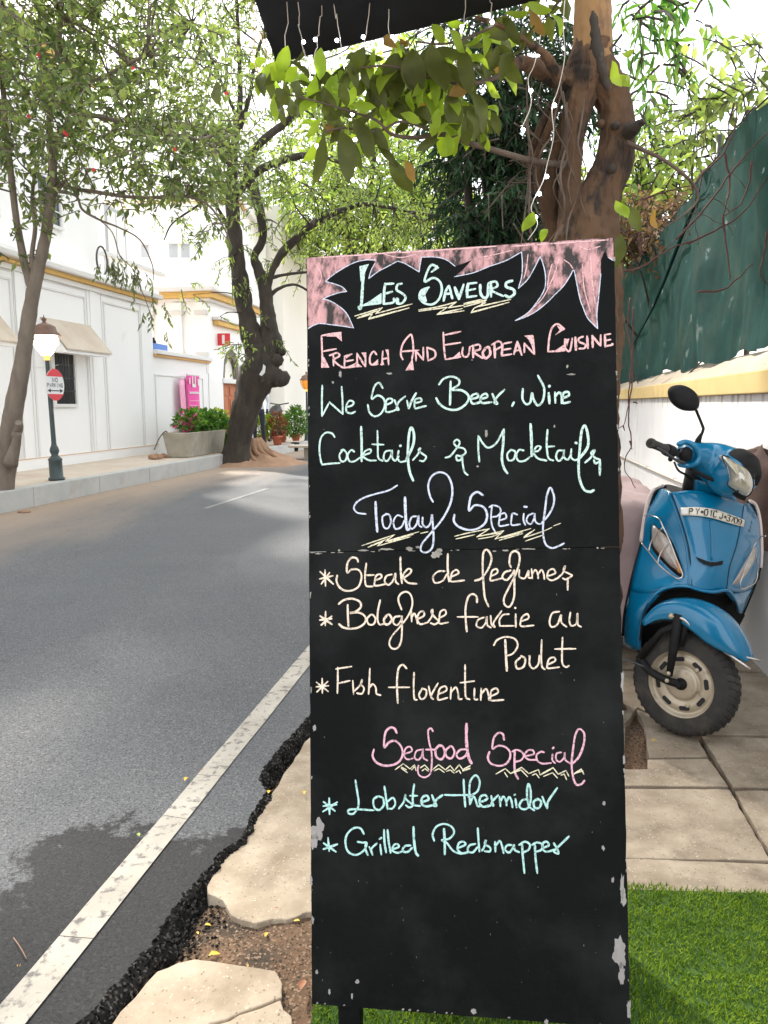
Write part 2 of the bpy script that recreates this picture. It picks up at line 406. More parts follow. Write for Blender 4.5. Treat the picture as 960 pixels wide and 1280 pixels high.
# ---------------------------------------------------------------- slabs of the near pavement
MT['slab'] = mat('worn_slab', (.22, .17, .12), (.42, .35, .265), rough=.9, scale=7, bump=.35, bscale=55, c3=(.13, .10, .07), s3=5, th3=(.50, .74), detail=10, specks=(260, .012, (.16, .13, .10), (.44, .38, .30)))
MT['slab2'] = mat('buff_slab', (.29, .225, .155), (.48, .395, .295), rough=.9, scale=8, bump=.3, bscale=60, c3=(.20, .15, .10), s3=5, th3=(.49, .76), detail=10, specks=(260, .012, (.20, .155, .11), (.50, .43, .34)))
pav = MB(); pav.add([R(.2, -.55, ZD + .004), R(.2, 1.3, ZD + .004), R(60, 1.3, ZD + .004), R(60, -.5, ZD + .004), R(3.4, -.55, ZD + .004)], [(0, 1, 2, 3, 4)])
pavo = pav.build('pavement', MT['soil'], kind='structure')
def slab(px, z=0.0, m='slab', gap=.004, rough_=.006):
    pts = [G(x, y, z) for x, y in px]; cx = sum((p for p in pts), Vector()) / len(pts); out = []
    for i, p in enumerate(pts):
        q = pts[(i + 1) % len(pts)]; k = max(2, int((q - p).length / .04))
        for j in range(k):
            a = p.lerp(q, j / k); a = a + (cx - a).normalized() * gap
            a = a + Vector((noise.noise(Vector((a.x * 22, a.y * 22, 1))), noise.noise(Vector((a.x * 22, a.y * 22, 8))), 0)) * rough_ + Vector((noise.noise(Vector((a.x * 90, a.y * 90, 1))), noise.noise(Vector((a.x * 90, a.y * 90, 8))), 0)) * rough_ * .4
            out.append(a)
    mb = MB(); mb.prism([(p.x, p.y) for p in out], z - .075, z)
    return mb.build('slab', MT[m], pavo, bevel=.003)
ZS = -.017
slab([(400, 905), (386, 922), (360, 960), (337, 998), (314, 1033), (294, 1059), (268, 1087), (258, 1104), (262, 1116), (279, 1126), (287, 1142), (305, 1150), (321, 1153), (358, 1147), (385, 1141), (470, 1138), (480, 905)], ZS, 'slab2', 0, .01)
slab([(40, 1420), (100, 1320), (137, 1280), (167, 1247), (200, 1213), (222, 1202), (242, 1199), (292, 1207), (342, 1213), (354, 1230), (351, 1246), (300, 1266), (262, 1279), (180, 1420)], ZS, 'slab2', 0, .008)
slab([(268, 1281), (300, 1269), (350, 1250), (362, 1270), (372, 1300), (380, 1420), (186, 1420)], ZS, 'slab2', 0, .008)
slab([(560, 983), (913, 986), (965, 1076), (560, 1069)], 0)
slab([(916, 987), (1120, 991), (1190, 1085), (967, 1077)], 0)
slab([(560, 1071), (780, 1071), (966, 1079), (1190, 1087), (1260, 1200), (560, 1190)], -.002)
slab([(560, 961), (811, 961), (811, 949), (887, 948), (912, 983), (560, 981)], .001)
slab([(796, 886), (872, 918), (885, 946), (811, 947), (804, 905)], -.001)
slab([(876, 920), (1100, 924), (1130, 988), (915, 984)], 0)
slab([(560, 905), (782, 905), (782, 960), (560, 960)], 0)
slab([(560, 838), (770, 838), (1040, 842), (1090, 922), (874, 917), (797, 884), (782, 903), (560, 903)], 0)
slab([(560, 780), (760, 778), (985, 780), (1036, 840), (770, 836), (560, 836)], 0)
slab([(560, 740), (940, 740), (983, 778), (560, 778)], 0)
slab([(560, 690), (880, 690), (938, 738), (560, 738)], 0)
# left half of near pavement, hidden behind the board
slab([(482, 905), (482, 1136), (556, 1138), (556, 905)], -.004)
slab([(420, 850), (560, 850), (560, 903), (412, 903)], -.004)
# ---------------------------------------------------------------- far kerb and pavement
s_end = G(280, 583).dot(RD)
KH = .25; WL = -7.55
def sT(px, t, y0=600): return T(px, y0, t)[0]
mb = MB()
kerb = thing('kerb', R(5, LK), 'long pale concrete kerb on the far side of the road', 'kerb')
ks = [-4, 1.5, 4.0]
x = 4.0
while x < s_end - .9: x += 1.55; ks.append(min(x, s_end))
if ks[-1] < s_end: ks.append(s_end)
for a, b in zip(ks[:-1], ks[1:]):
    MB().rbox(a + .004, b - .004, LK - .16, LK, -.05, KH + rnd.uniform(-.004, .004)).build('kerb_stone', MT['kerb'], kerb, bevel=.012)
mb = MB(); mb.rbox(-6, s_end, WL - .1, LK - .162, -.05, KH - .006); mb.build('far_pavement', MT['pave'], kind='structure')
s2 = s_end + 2.6
mb = MB(); mb.rbox(s2, 120, WL - .1, LK - .16, -.05, KH - .05); mb.build('far_pavement', MT['pave'], kind='structure')
kerb2 = thing('kerb', R(s2, LK), 'pale kerb beyond the tree, carrying the row of potted plants', 'kerb')
x = s2
while x < 60:
    MB().rbox(x, x + 2.2, LK - .16, LK + .002, -.05, KH - .04).build('kerb_stone', MT['kerb'], kerb2); x += 2.21
# drain slot at near end of kerb
# ---------------------------------------------------------------- artificial turf
tp = [G(393, 1262), G(393, 1262) + RD * .40]
tA = G(788, 1116); tB = G(960, 1121)
MT['turf_base'] = mat('turf_base', (.03, .07, .01), (.05, .1, .015), rough=1, scale=30)
MT['turf'] = mat('turf_blades', (.075, .16, .012), (.17, .27, .022), rough=.7, scale=9, island=.5, c3=(.20, .20, .045), s3=3, th3=(.6, .8), transl=.3, spec=.2)
tc = [G(393, 1262), Vector((G(393, 1262).x + .07, tA.y, 0)), tA, tB, tB + Vector((.5, -.02, 0)), Vector((1.4, .7, 0)), Vector((-.2, .7, 0))]
mb = MB(); mb.prism([(p.x, p.y) for p in tc], .0045, .010)
turf = mb.build('artificial_turf', MT['turf_base'], label='bright green artificial turf mat on the pavement below the board', cat='turf', kind='stuff')
def inpoly(x, y, P):
    c = False; n = len(P)
    for i in range(n):
        a, b = P[i], P[i - 1]
        if (a.y > y) != (b.y > y) and x < (b.x - a.x) * (y - a.y) / (b.y - a.y) + a.x: c = not c
    return c
mb = MB(); r6 = random.Random(6); cnt = 0
while cnt < 42000:
    x, y = r6.uniform(-.2, 1.46), r6.uniform(1.15, tA.y + .02)
    y0 = min(y, tA.y)
    if not inpoly(x, y0 - .005, tc): continue
    if y < 1.4 and x > .5 and r6.random() < .3: continue
    a = r6.uniform(0, 6.28); l = r6.uniform(.008, .018); k = r6.uniform(.3, 1.2)
    d = Vector((math.cos(a) * k, math.sin(a) * k, 1)).normalized() * l; wv = Vector((-math.sin(a), math.cos(a), 0)) * .0016
    p = Vector((x, y, .009)); b = len(mb.v)
    mb.v += [tuple(p - wv), tuple(p + wv), tuple(p + d * .6 + wv * .7 + Vector((0, 0, .002))), tuple(p + d)]
    mb.f += [(b, b + 1, b + 2), (b, b + 2, b + 3)]; mb.sm += [True, True]; cnt += 1
mb.build('turf_blades', MT['turf'], turf, kind='stuff')
# ================================================================== left side of the street
def S(px, py, t=WL): return T(px, py, t)[0]
def Z(px, py, t=WL): return T(px, py, t)[1]
sA = S(194, 500); zc = Z(0, 318)                      # end of the tall wall, height of the ochre stripe
zc = (Z(0, 320) + Z(186, 374)) / 2
W1 = thing('townhouse', R(6, WL), 'long white townhouse with ochre striped cornice, behind the lamp post', 'building')
mb = MB(); mb.rbox(-4, sA, WL - .3, WL, 0, zc); mb.build('wall', MT['wall'], W1)
MB().rbox(-4, sA - .02, WL + .001, WL + .03, KH - .1, KH + .17).build('plinth', MT['wall'], W1, bevel=.004)
MB().rbox(-4, sA - .01, WL + .031, WL + .037, KH + .16, KH + .172).build('plinth_line', MT['orange'], W1)
# cornice: lower fillet, ochre stripe, white ledge
MB().rbox(-4, sA + .04, WL + .001, WL + .05, zc - .16, zc - .07).build('cornice', MT['trim'], W1, bevel=.01)
MB().rbox(-4, sA + .10, WL - .25, WL + .11, zc - .068, zc).build('cornice_stripe', MT['ochre'], W1, bevel=.008)
MB().rbox(-4, sA + .16, WL - .3, WL + .20, zc + .002, zc + .10).build('cornice_ledge', MT['grey_trim'], W1, bevel=.02)
MB().rbox(-4, sA + .10, WL - .3, WL + .14, zc + .102, zc + .17).build('cornice_top', MT['wall'], W1, bevel=.01)
for px in (-60, 31, 121, 186):                        # flat pilasters
    s = S(px, 500)
    if px < 180: MB().rbox(s - .09, s + .09, WL + .002, WL + .022, KH + .17, zc - .16).build('pilaster', MT['wall'], W1, bevel=.006)
def frame(s0, s1, z0, z1, wd=.035, t=WL, pr=.02, m='trim', par=None):
    mb = MB()
    mb.rbox(s0, s1, t + .002, t + pr, z1 - wd, z1); mb.rbox(s0, s0 + wd, t + .002, t + pr, z0, z1 - wd - .001); mb.rbox(s1 - wd, s1, t + .002, t + pr, z0, z1 - wd - .001)
    return mb.build('panel_moulding', MT['trim'], par or W1, bevel=.004)
zt = Z(80, 363)
for a, b in ((-45, 22), (44, 112), (134, 178)): frame(S(a, 500), S(b, 500), KH + .18, zt - .02); 
for a, b in ((-45, 22), (44, 112), (134, 178)): frame(S(a, 500) - .07, S(b, 500) + .07, KH + .175, zt + .09, .02, pr=.012, m='grey_trim')
# barred window and its sloping hood
s0, s1 = S(66, 470), S(91, 470); z0, z1 = Z(78, 505), Z(78, 440)
win = MB().rbox(s0, s1, WL + .003, WL + .014, z0, z1).build('window', MT['glass'], W1)
mb = MB(); mb.rbox(s0 - .05, s1 + .05, WL + .016, WL + .05, z0 - .05, z0); mb.rbox(s0 - .05, s0, WL + .016, WL + .05, z0, z1); mb.rbox(s1, s1 + .05, WL + .016, WL + .05, z0, z1)
mb.build('window_frame', MT['trim'], win)
for i in range(7):
    s = s0 + (s1 - s0) * (i + .5) / 7; MB().tube([R(s, WL + .035, z0), R(s, WL + .035, z1)], .008, 5).build('window_bar', MT['iron'], win)
for i in range(3):
    z = z0 + (z1 - z0) * (i + 1) / 4; MB().rbox(s0, s1, WL + .03, WL + .042, z - .006, z + .006).build('window_bar', MT['iron'], win)
def hood(s0, s1, z_lo, z_hi, out, par):
    mb = MB()
    a = [R(s0, WL + .003, z_hi), R(s0, WL + .05, z_hi), R(s0, WL + out, z_lo + .05), R(s0, WL + out, z_lo), R(s0, WL + .003, z_lo + .02)]
    mb.ext(a, RD * (s1 - s0)); mb.build('window_hood', MT['wall'], par)
    mb = MB(); a = [R(s0 - .01, WL + .0, z_hi + .03), R(s0 - .01, WL + .05, z_hi + .03), R(s0 - .01, WL + out + .03, z_lo + .075), R(s0 - .01, WL + out + .03, z_lo + .052), R(s0 - .01, WL + .05, z_hi + .004), R(s0 - .01, WL, z_hi + .004)]
    mb.ext(a, RD * (s1 - s0 + .02)); mb.build('hood_slab', MT['pave'], par)
hood(s0 - .25, S(112, 470), Z(80, 444), Z(80, 404), .42, W1)
hood(S(-50, 470), S(-6, 470), Z(80, 444), Z(80, 404), .42, W1)
# thin cable along the wall, wall ring
MB().tube([R(S(26, 458), WL + .03, Z(26, 458)), R(S(60, 458), WL + .03, Z(60, 459)), R(S(70, 456), WL + .04, Z(70, 456))], .005, 4).build('wall_cable', MT['trim'], W1)
# upper storey, set back behind the ledge
tU = WL - .45
U = W1
zU = Z(60, 60, tU)
su = S(200, 320, tU)
mb = MB(); mb.rbox(-4, su - 2.6, tU - 4, tU, zc + .05, zU); mb.build('upper_wall', MT['wall'], U)
MB().rbox(-4, su - 2.5, tU - 4.1, tU + .14, zU, zU + .12).build('roof_ledge', MT['trim'], U, bevel=.02)
MB().rbox(-4, su - 2.55, tU + .002, tU + .06, zU - .12, zU - .002).build('roof_stripe', MT['ochre'], U)
def up_window(pa, pb, ya, yb, pane='glass', shutter=None):
    a, b = S(pa, 300, tU), S(pb, 300, tU); z_0, z_1 = Z((pa + pb) / 2, yb, tU), Z((pa + pb) / 2, ya, tU)
    w_ = MB().rbox(a, b, tU + .002, tU + .012, z_0, z_1).build('window', MT[pane], U)
    mb = MB(); q = .05
    mb.rbox(a - q, b + q, tU + .014, tU + .05, z_1, z_1 + q); mb.rbox(a - q, b + q, tU + .014, tU + .07, z_0 - q, z_0)
    mb.rbox(a - q, a, tU + .014, tU + .05, z_0, z_1); mb.rbox(b, b + q, tU + .014, tU + .05, z_0, z_1); mb.build('window_frame', MT['trim'], w_)
    mb = MB(); m_ = (a + b) / 2
    mb.rbox(m_ - .015, m_ + .015, tU + .013, tU + .03, z_0, z_1)
    for k in (1, 2): mb.rbox(a, b, tU + .013, tU + .028, z_0 + (z_1 - z_0) * k / 3 - .01, z_0 + (z_1 - z_0) * k / 3 + .01)
    mb.build('glazing_bar', MT['trim'], w_)
up_window(48, 75, 225, 280)
up_window(-40, -5, 200, 262)
MT['shut'] = mat('grey_shutter', (.38, .40, .42), (.45, .46, .47), rough=.7, scale=4)
a, b = S(133, 300, tU), S(156, 300, tU)
# open terrace beyond: balustrade and back wall with a tall opening
zb = zc + .17
bal = su - 2.6
MB().rbox(bal + .02, su + .1, tU - 3.2, tU - 1.4, zc - .2, Z(150, 215, tU - 1.4)).build('terrace_wall', MT['wall'], U)
tt = tU - 1.4
a, b = S(131, 300, tt), S(157, 300, tt)
dw = MB().rbox(a, b, tt + .003, tt + .02, zb, Z(145, 262, tt)).build('door', MT['shut'], U)
MB().rbox(a + .1, (a + b) / 2 - .02, tt + .022, tt + .035, zb + .1, Z(145, 262, tt) - .1).build('door_panel', MT['trim'], dw)
MB().rbox((a + b) / 2 + .02, b - .1, tt + .022, tt + .035, zb + .1, Z(145, 262, tt) - .1).build('door_panel', MT['trim'], dw)
MB().rbox(bal, su, tU - .02, tU + .12, zb + .52, zb + .60).build('balustrade_rail', MT['trim'], U, bevel=.01)
k = bal + .12; proto = None
while k < su - .05:
    if proto is None:
        proto = MB().lathe([(.03, 0), (.035, .03), (.022, .08), (.05, .2), (.05, .26), (.025, .40), (.03, .5), (.035, .52)], R(k, tU + .05, zb), 8).build('baluster', MT['trim'], U); k0 = k
    else: share(proto, U, RD * (k - k0))
    k += .17
ring = []
c = (S(125, 326, tU + .16), Z(125, 326, tU + .16))
for i in range(21):
    an = 2 * math.pi * i / 20; ring.append(R(c[0] + .19 * math.cos(an), tU + .2, c[1] + .26 * math.sin(an)))
tag(MB().tube(ring, .018, 6).build('wall_ring', MT['iron']), 'thin dark iron hoop propped above the ochre cornice of the white townhouse', 'hoop')
# ---- low garden wall with the pink banner
LW = thing('garden_wall', R(S(225, 560), WL), 'lower white wall with orange underline beside the townhouse, behind the planter', 'wall')
sB = S(262, 500); zl = (Z(194, 441) + Z(260, 453)) / 2
MB().rbox(sA + .005, sB - .003, WL - .25, WL - .02, 0, zl).build('wall', MT['wall'], LW)
MB().rbox(sA + .005, sB + .05, WL - .28, WL + .10, zl, zl + .09).build('coping', MT['trim'], LW, bevel=.015)
MB().rbox(sA + .005, sB + .03, WL - .018, WL + .05, zl - .05, zl - .002).build('coping_line', MT['orange'], LW)
frame(S(194, 500) + .05, S(255, 500), KH + .1, Z(225, 470), .03, WL - .02, par=LW)
MT['blue'] = mat('blue_plastic', (.02, .16, .55), rough=.4)
bx = thing('water_can', R(S(202, 438), WL - .1, zl + .09), 'small blue plastic box left on top of the low white wall', 'box')
MB().rbox(S(193, 438), S(211, 438), WL - .16, WL - .02, zl + .091, zl + .23).build('box_body', MT['blue'], bx, bevel=.01)
MB().lathe([(.05, 0), (.05, .04), (.03, .07), (.02, .12)], R(S(197, 438), WL - .08, zl + .231), 8).build('cap', MT['dark'], bx)
# pink banners (flat cloth)
MT['pink'] = mat('pink_banner', (.80, .06, .34), (.85, .10, .40), rough=.7, scale=3)
MT['pink2'] = mat('pale_pink_banner', (.86, .33, .52), (.85, .42, .58), rough=.7, scale=3)
def banner(pa, pb, ya, yb, t, m, label, letters):
    a, b = S(pa, 500, t), S(pb, 500, t); z_1, z_0 = Z((pa + pb) / 2, ya, t), Z((pa + pb) / 2, yb, t)
    r = thing('banner', R(a, t, z_0), label, 'banner', 'pink banners on the wall')
    mb = MB(); rows = []
    for i in range(9):
        z = z_0 + (z_1 - z_0) * i / 8
        rows.append([R(a + (b - a) * j / 6, t + .012 * math.sin(j * 1.3 + i * .6), z) for j in range(7)])
    mb.grid(rows); mb.build('cloth', MT[m], r, solid=.004)
    if letters:
        rr = random.Random(4)
        # white shop device: two bars and a dot row, and lines of tiny lettering
        mb = MB()
        for (u0, u1, v0, v1) in ((.34, .42, .86, .99), (.56, .64, .86, .99), (.34, .64, .80, .86), (.12, .2, .86, .96), (.8, .9, .84, .95)):
            mb.rbox(a + (b - a) * u0, a + (b - a) * u1, t + .018, t + .022, z_0 + (z_1 - z_0) * v0, z_0 + (z_1 - z_0) * v1)
        mb.build('white_device', MT['trim'], r)
        mb = MB()
        for k, v in enumerate((.70, .685, .56, .48, .40, .32, .24, .16)):
            u = .12
            while u < .86:
                l = rr.uniform(.03, .09); h_ = .025 if k < 2 else .009
                mb.rbox(a + (b - a) * u, a + (b - a) * (u + l), t + .018, t + .021, z_0 + (z_1 - z_0) * v, z_0 + (z_1 - z_0) * (v + h_)); u += l + .02
        mb.build('lettering', MT['trim'], r, kind='stuff')
    mb = MB(); mb.tube([R(a - .03, t + .0, z_1 + .02), R(b + .03, t + .0, z_1 + .02)], .015, 6); mb.build('rail', MT['trim'], r)
    return r
banner(225.5, 233.5, 474, 541, WL + .12, 'pink2', 'paler pink cloth banner without print, left of the printed one', False)
banner(234.5, 250, 470, 541, WL + .16, 'pink', 'bright pink banner with small white print hanging on the low wall', True)
# ---- gatehouse
GH = thing('gatehouse', R(S(280, 560), WL), 'white gatehouse with arched doorway and ochre band, behind the big tree', 'building')
sC = S(322, 500); zg = (Z(262, 378)); tG = -10.2
def wall_open(s0, s1, z0, z1, t0, t1, o0, o1, zsp, ztop, name, par, m):
    # wall in the road-facing plane with an arched opening o0..o1
    n = 12; arc = []
    for i in range(n + 1):
        u = -1 + 2 * i / n; arc.append((o0 + (o1 - o0) * i / n, zsp + (ztop - zsp) * math.sqrt(max(0, 1 - u * u)) ** .9))
    mb = MB(); mb.rbox(s0, o0, t0, t1, z0, z1); mb.rbox(o1, s1, t0, t1, z0, z1)
    for (a, za), (b, zb_) in zip(arc[:-1], arc[1:]):
        mb.hexa([R(a, t0, za), R(a, t1, za), R(b, t1, zb_), R(b, t0, zb_), R(a, t0, z1), R(a, t1, z1), R(b, t1, z1), R(b, t0, z1)])
    mb.build(name, m, par); return arc
o0, o1 = S(279.5, 500), S(301, 500); zsp, zt_ = Z(290, 474), Z(290, 437)
arc = wall_open(sB + .002, sC, 0, zg, WL - .25, WL, o0, o1, zsp, zt_, 'wall', GH, MT['wall'])
MB().rbox(sB + .002, sB + .2, tG, WL - .252, 0, zg).build('side_wall', MT['wall'], GH)
MB().rbox(sB - .12, sC + .1, tG - .1, WL + .12, zg, zg + .07).build('cornice', MT['trim'], GH, bevel=.01)
MB().rbox(sB - .22, sC + .2, tG - .2, WL + .22, zg + .072, zg + .21).build('cornice_stripe', MT['ochre'], GH, bevel=.01)
MB().rbox(sB - .34, sC + .3, tG - .3, WL + .34, zg + .212, zg + .33).build('cornice_ledge', MT['trim'], GH, bevel=.03)
MB().rbox(sB - .2, sC + .2, tG, WL + .2, zg + .332, zg + .52).build('parapet', MT['wall'], GH, bevel=.02)
# pilasters and columns on the face that looks down the street
zw = zl + .1
for t_ in (WL - .12, WL - .75, WL - 1.5, WL - 2.2):
    MB().rbox(sB - .09, sB, t_ - .12, t_ + .12, zw - .4, zg - .02).build('pilaster', MT['wall'], GH, bevel=.01)
    MB().rbox(sB - .14, sB - .001, t_ - .16, t_ + .16, zg - .32, zg - .22).build('capital', MT['grey_trim'], GH, bevel=.01)
    MB().rbox(sB - .14, sB - .001, t_ - .16, t_ + .16, zw, zw + .12).build('pilaster_base', MT['grey_trim'], GH, bevel=.01)
MB().rbox(S(269, 500), S(305, 500), WL + .002, WL + .14, Z(285, 411) - .0, Z(285, 411) + .12).build('door_hood', MT['ochre'], GH, bevel=.02)
MB().rbox(S(268, 500), S(307, 500), WL + .002, WL + .20, Z(285, 411) + .122, Z(285, 411) + .2).build('hood_ledge', MT['trim'], GH, bevel=.02)
# arch surround of dark carved blocks, fan light, lintel and door
MT['carved'] = mat('carved_dark_stone', (.07, .05, .045), (.28, .24, .21), rough=.9, scale=30)
mb_n = len(arc); ctr = ((o0 + o1) / 2, zsp)
for i in range(mb_n - 1):
    (a, za), (b, zb_) = arc[i], arc[i + 1]
    k = .68
    def sh(s, z): return (ctr[0] + (s - ctr[0]) * k, ctr[1] + (z - ctr[1]) * (k + .05))
    p = [sh(a, za), sh(b, zb_), (b, zb_), (a, za)]; cx = sum(q[0] for q in p) / 4; cz = sum(q[1] for q in p) / 4
    p = [(cx + (q[0] - cx) * .93, cz + (q[1] - cz) * .93) for q in p]
    MB().ext([R(q[0], WL - .12, q[1]) for q in p], RN * .09).build('arch_block', MT['carved'], GH)
MB().rbox(o0, o1, WL - .2, WL - .13, zsp, zt_).build('fanlight', MT['wall2'], GH)
MB().rbox(o0 - .05, o1 + .05, WL - .12, WL + .04, zsp - .12, zsp - .001).build('lintel', MT['trim'], GH, bevel=.01)
MT['door'] = mat('orange_brown_door', (.42, .13, .05), (.50, .17, .07), rough=.6, scale=5, stretch=(1, 1, .2))
zd1 = zsp - .125
om = (o0 + o1) / 2
for a, b in ((o0 + .04, om - .01), (om + .01, o1 - .04)):
    lf = MB().rbox(a, b, WL - .16, WL - .11, KH, zd1).build('door_leaf', MT['door'], GH, bevel=.005)
    for q0, q1 in ((.06, .45), (.5, .75), (.8, .95)):
        zz0 = KH + (zd1 - KH) * q0; zz1 = KH + (zd1 - KH) * q1
        MB().rbox(a + .08, b - .08, WL - .108, WL - .09, zz0, zz1).build('door_panel', MT['door'], lf, bevel=.01)
MB().rbox(o0, o0 + .035, WL - .15, WL - .02, KH, zd1).build('door_frame', MT['orange'], GH)
MB().rbox(o1 - .035, o1, WL - .15, WL - .02, KH, zd1).build('door_frame', MT['orange'], GH)
MT['red'] = mat('sign_red', (.70, .03, .05), rough=.5); MT['white'] = mat('sign_white', (.8, .8, .8), rough=.5); MT['black'] = mat('sign_black', (.015, .015, .015), rough=.5)
sg = thing('hanging_sign', R(S(287, 425), WL + .25, Z(287, 425, WL + .3)), 'small red and white sign projecting above the arched doorway', 'sign')
s_ = S(286, 425, WL + .3)
MB().rbox(s_ - .02, s_, WL + .01, WL + .34, Z(287, 432, WL + .3), Z(287, 417, WL + .3)).build('sign_plate', MT['red'], sg)
MB().rbox(s_ - .026, s_ - .021, WL + .13, WL + .2, Z(287, 430, WL + .3), Z(287, 419, WL + .3)).build('sign_stripe', MT['white'], sg)
# ---- white house behind, lattice parapet and small windows
BH = thing('rear_house', R(S(220, 500, -13), -13), 'tall white house set back behind the low wall, with lattice parapet', 'building')
tB_ = -11.5; sH0 = S(170, 500, tB_) ; sH1 = sB + 9
yB = R(sH0 + 3, tB_).y
def PY(px, py, y): 
    p = Y(px, py, y); return p
def ybox(px0, px1, py0, py1, y, dep, name, m, par, **k):   # block facing down the street at distance y
    a = Y(px0, (py0 + py1) / 2, y); b = Y(px1, (py0 + py1) / 2, y); z0_ = Y((px0 + px1) / 2, py1, y).z; z1_ = Y((px0 + px1) / 2, py0, y).z
    return MB().box(a.x, b.x, y, y + dep, z0_, z1_).build(name, MT[m], par, **k)
yH = 21.5
ybox(168, 300, 250, 600, yH, 6, 'wall', 'wall', BH)
ybox(60, 300, 236, 249, yH - .25, 7, 'roof_ledge', 'trim', BH, bevel=.03)
ybox(168, 300, 249.5, 252, yH - .05, 1, 'roof_stripe', 'ochre', BH)
for (a, b, c, d) in ((194, 204, 358, 371), (195, 205, 374, 387), (176, 186, 306, 322), (211, 222, 305, 322), (226, 237, 305, 322)):
    w_ = ybox(a, b, c, d, yH - .01, .008, 'window', 'shut', BH)
    p = Y(a, c, yH - .06); ybox(a - 1.2, b + 1.2, d, d + 1.3, yH - .12, .1, 'sill', 'grey_trim', w_); ybox(a - 1.2, b + 1.2, c - 2.6, c - 1.2, yH - .16, .14, 'window_hood', 'grey_trim', w_)
# lattice of square blocks on the diagonal
zl0 = [Y(212, 385, yH - 1.0), Y(241, 355, yH - 1.0)]
ybox(190, 243, 386, 470, yH - 1.1, .8, 'lower_wall', 'wall', BH)
nxl = 10; nyl = 8; base = None
x0, x1, z0, z1 = zl0[0].x, zl0[1].x, zl0[0].z, zl0[1].z
cw, ch = (x1 - x0) / nxl, (z1 - z0) / nyl
for i in range(nxl):
    for j in range(nyl):
        if (i + j) % 2: continue
        cx, cz = x0 + (i + .5) * cw, z0 + (j + .5) * ch
        if base is None:
            mb = MB(); mb.ext([(cx - cw * .98, yH - 1.0, cz), (cx, yH - 1.0, cz - ch * .98), (cx + cw * .98, yH - 1.0, cz), (cx, yH - 1.0, cz + ch * .98)], (0, .12, 0))
            # ring shaped block: keep the middle open by shrinking
            mb = MB()
            for (ax, az, bx_, bz) in ((-1, 0, 0, -1), (0, -1, 1, 0), (1, 0, 0, 1), (0, 1, -1, 0)):
                k = .62; mb.ext([(cx + ax * cw, yH - 1, cz + az * ch), (cx + bx_ * cw, yH - 1, cz + bz * ch), (cx + bx_ * cw * k, yH - 1, cz + bz * ch * k), (cx + ax * cw * k, yH - 1, cz + az * ch * k)], (0, .12, 0))
            base = mb.build('lattice_block', MT['trim'], BH); bx0, bz0 = cx, cz
        else: share(base, BH, Vector((cx - bx0, 0, cz - bz0)))
# ---- further houses along the left of the street
FH = thing('far_house', R(S(345, 500), WL), 'cream house with balconies beyond the tree, behind the potted plants', 'building')
MB().rbox(sC + .3, S(358, 500), -14, WL - .6, 0, 9.5).build('wall', MT['wall'], FH)
MB().rbox(S(358, 500) + .1, 75, -14, WL - .1, 0, 7.6).build('rear_wing', MT['wall2'], FH)
yF = R(S(362, 500), WL).y
ybox(352, 395, 300, 572, yF + 6, 4, 'street_end_wall', 'wall2', FH)
ybox(350, 384, 371, 376, yF + 3.4, 2.6, 'balcony_slab', 'grey_trim', FH)
ybox(356, 366, 377, 405, yF + 5.9, .08, 'window', 'shut', FH)
ybox(367, 371, 378, 440, yF + 5.7, .25, 'pilaster', 'trim', FH)
ybox(352, 395, 428, 433, yF + 4.6, 1.4, 'balcony_slab', 'trim', FH)
ybox(352, 395, 405, 427, yF + 4.8, .1, 'balcony_wall', 'wall', FH)
ybox(345, 395, 458, 462, yF + 4.2, 1.4, 'balcony_slab', 'trim', FH)
ybox(353, 361, 436, 456, yF + 5.9, .08, 'window', 'shut', FH)
ybox(346, 351, 352, 540, yF + 5.5, .3, 'drain_pipe', 'grey_trim', FH)
ybox(374, 380, 436, 456, yF + 5.9, .08, 'window', 'shut', FH)
ybox(362, 372, 470, 500, yF + 5.88, .08, 'panel', 'wall', FH)
ybox(340, 344, 485, 556, yF + 1, .12, 'gate_post', 'orange', FH)
ybox(327, 329, 490, 540, yF + 1, .12, 'gate_post', 'ochre', FH)
sE = S(362, 500)
for i, s in enumerate((sE - 5, sE - 2.5)):
    MB().rbox(s, s + .9, WL - .598, WL - .55, 1.0, 2.6).build('window', MT['shut'], FH)
# distant end of the street, mostly hidden by the board and the crowns
for i, (s, t0, t1, h, m) in enumerate(((82, -6, 12, 7, 'wall2'), (60, 3.0, 12, 6, 'wall'), (38, 4.0, 12, 5, 'wall2'))):
    b_ = thing('far_building', R(s, (t0 + t1) / 2), ['cream building closing the far end of the street', 'white two storey building far down the right side', 'low cream building on the right side beyond the creeper wall'][i], 'building')
    MB().rbox(s, s + 10, t0, t1, 0, h).build('wall', MT[m], b_); MB().rbox(s - .2, s + 10.2, t0 - .2, t1 + .2, h, h + .25).build('roof_ledge', MT['trim'], b_)
    for k in range(4):
        for q in (1.2, 4.0):
            if q + 1.3 < h: MB().rbox(s - .05, s - .002, t0 + 1 + k * 1.9, t0 + 1.8 + k * 1.9, q, q + 1.3).build('window', MT['shut'], b_)
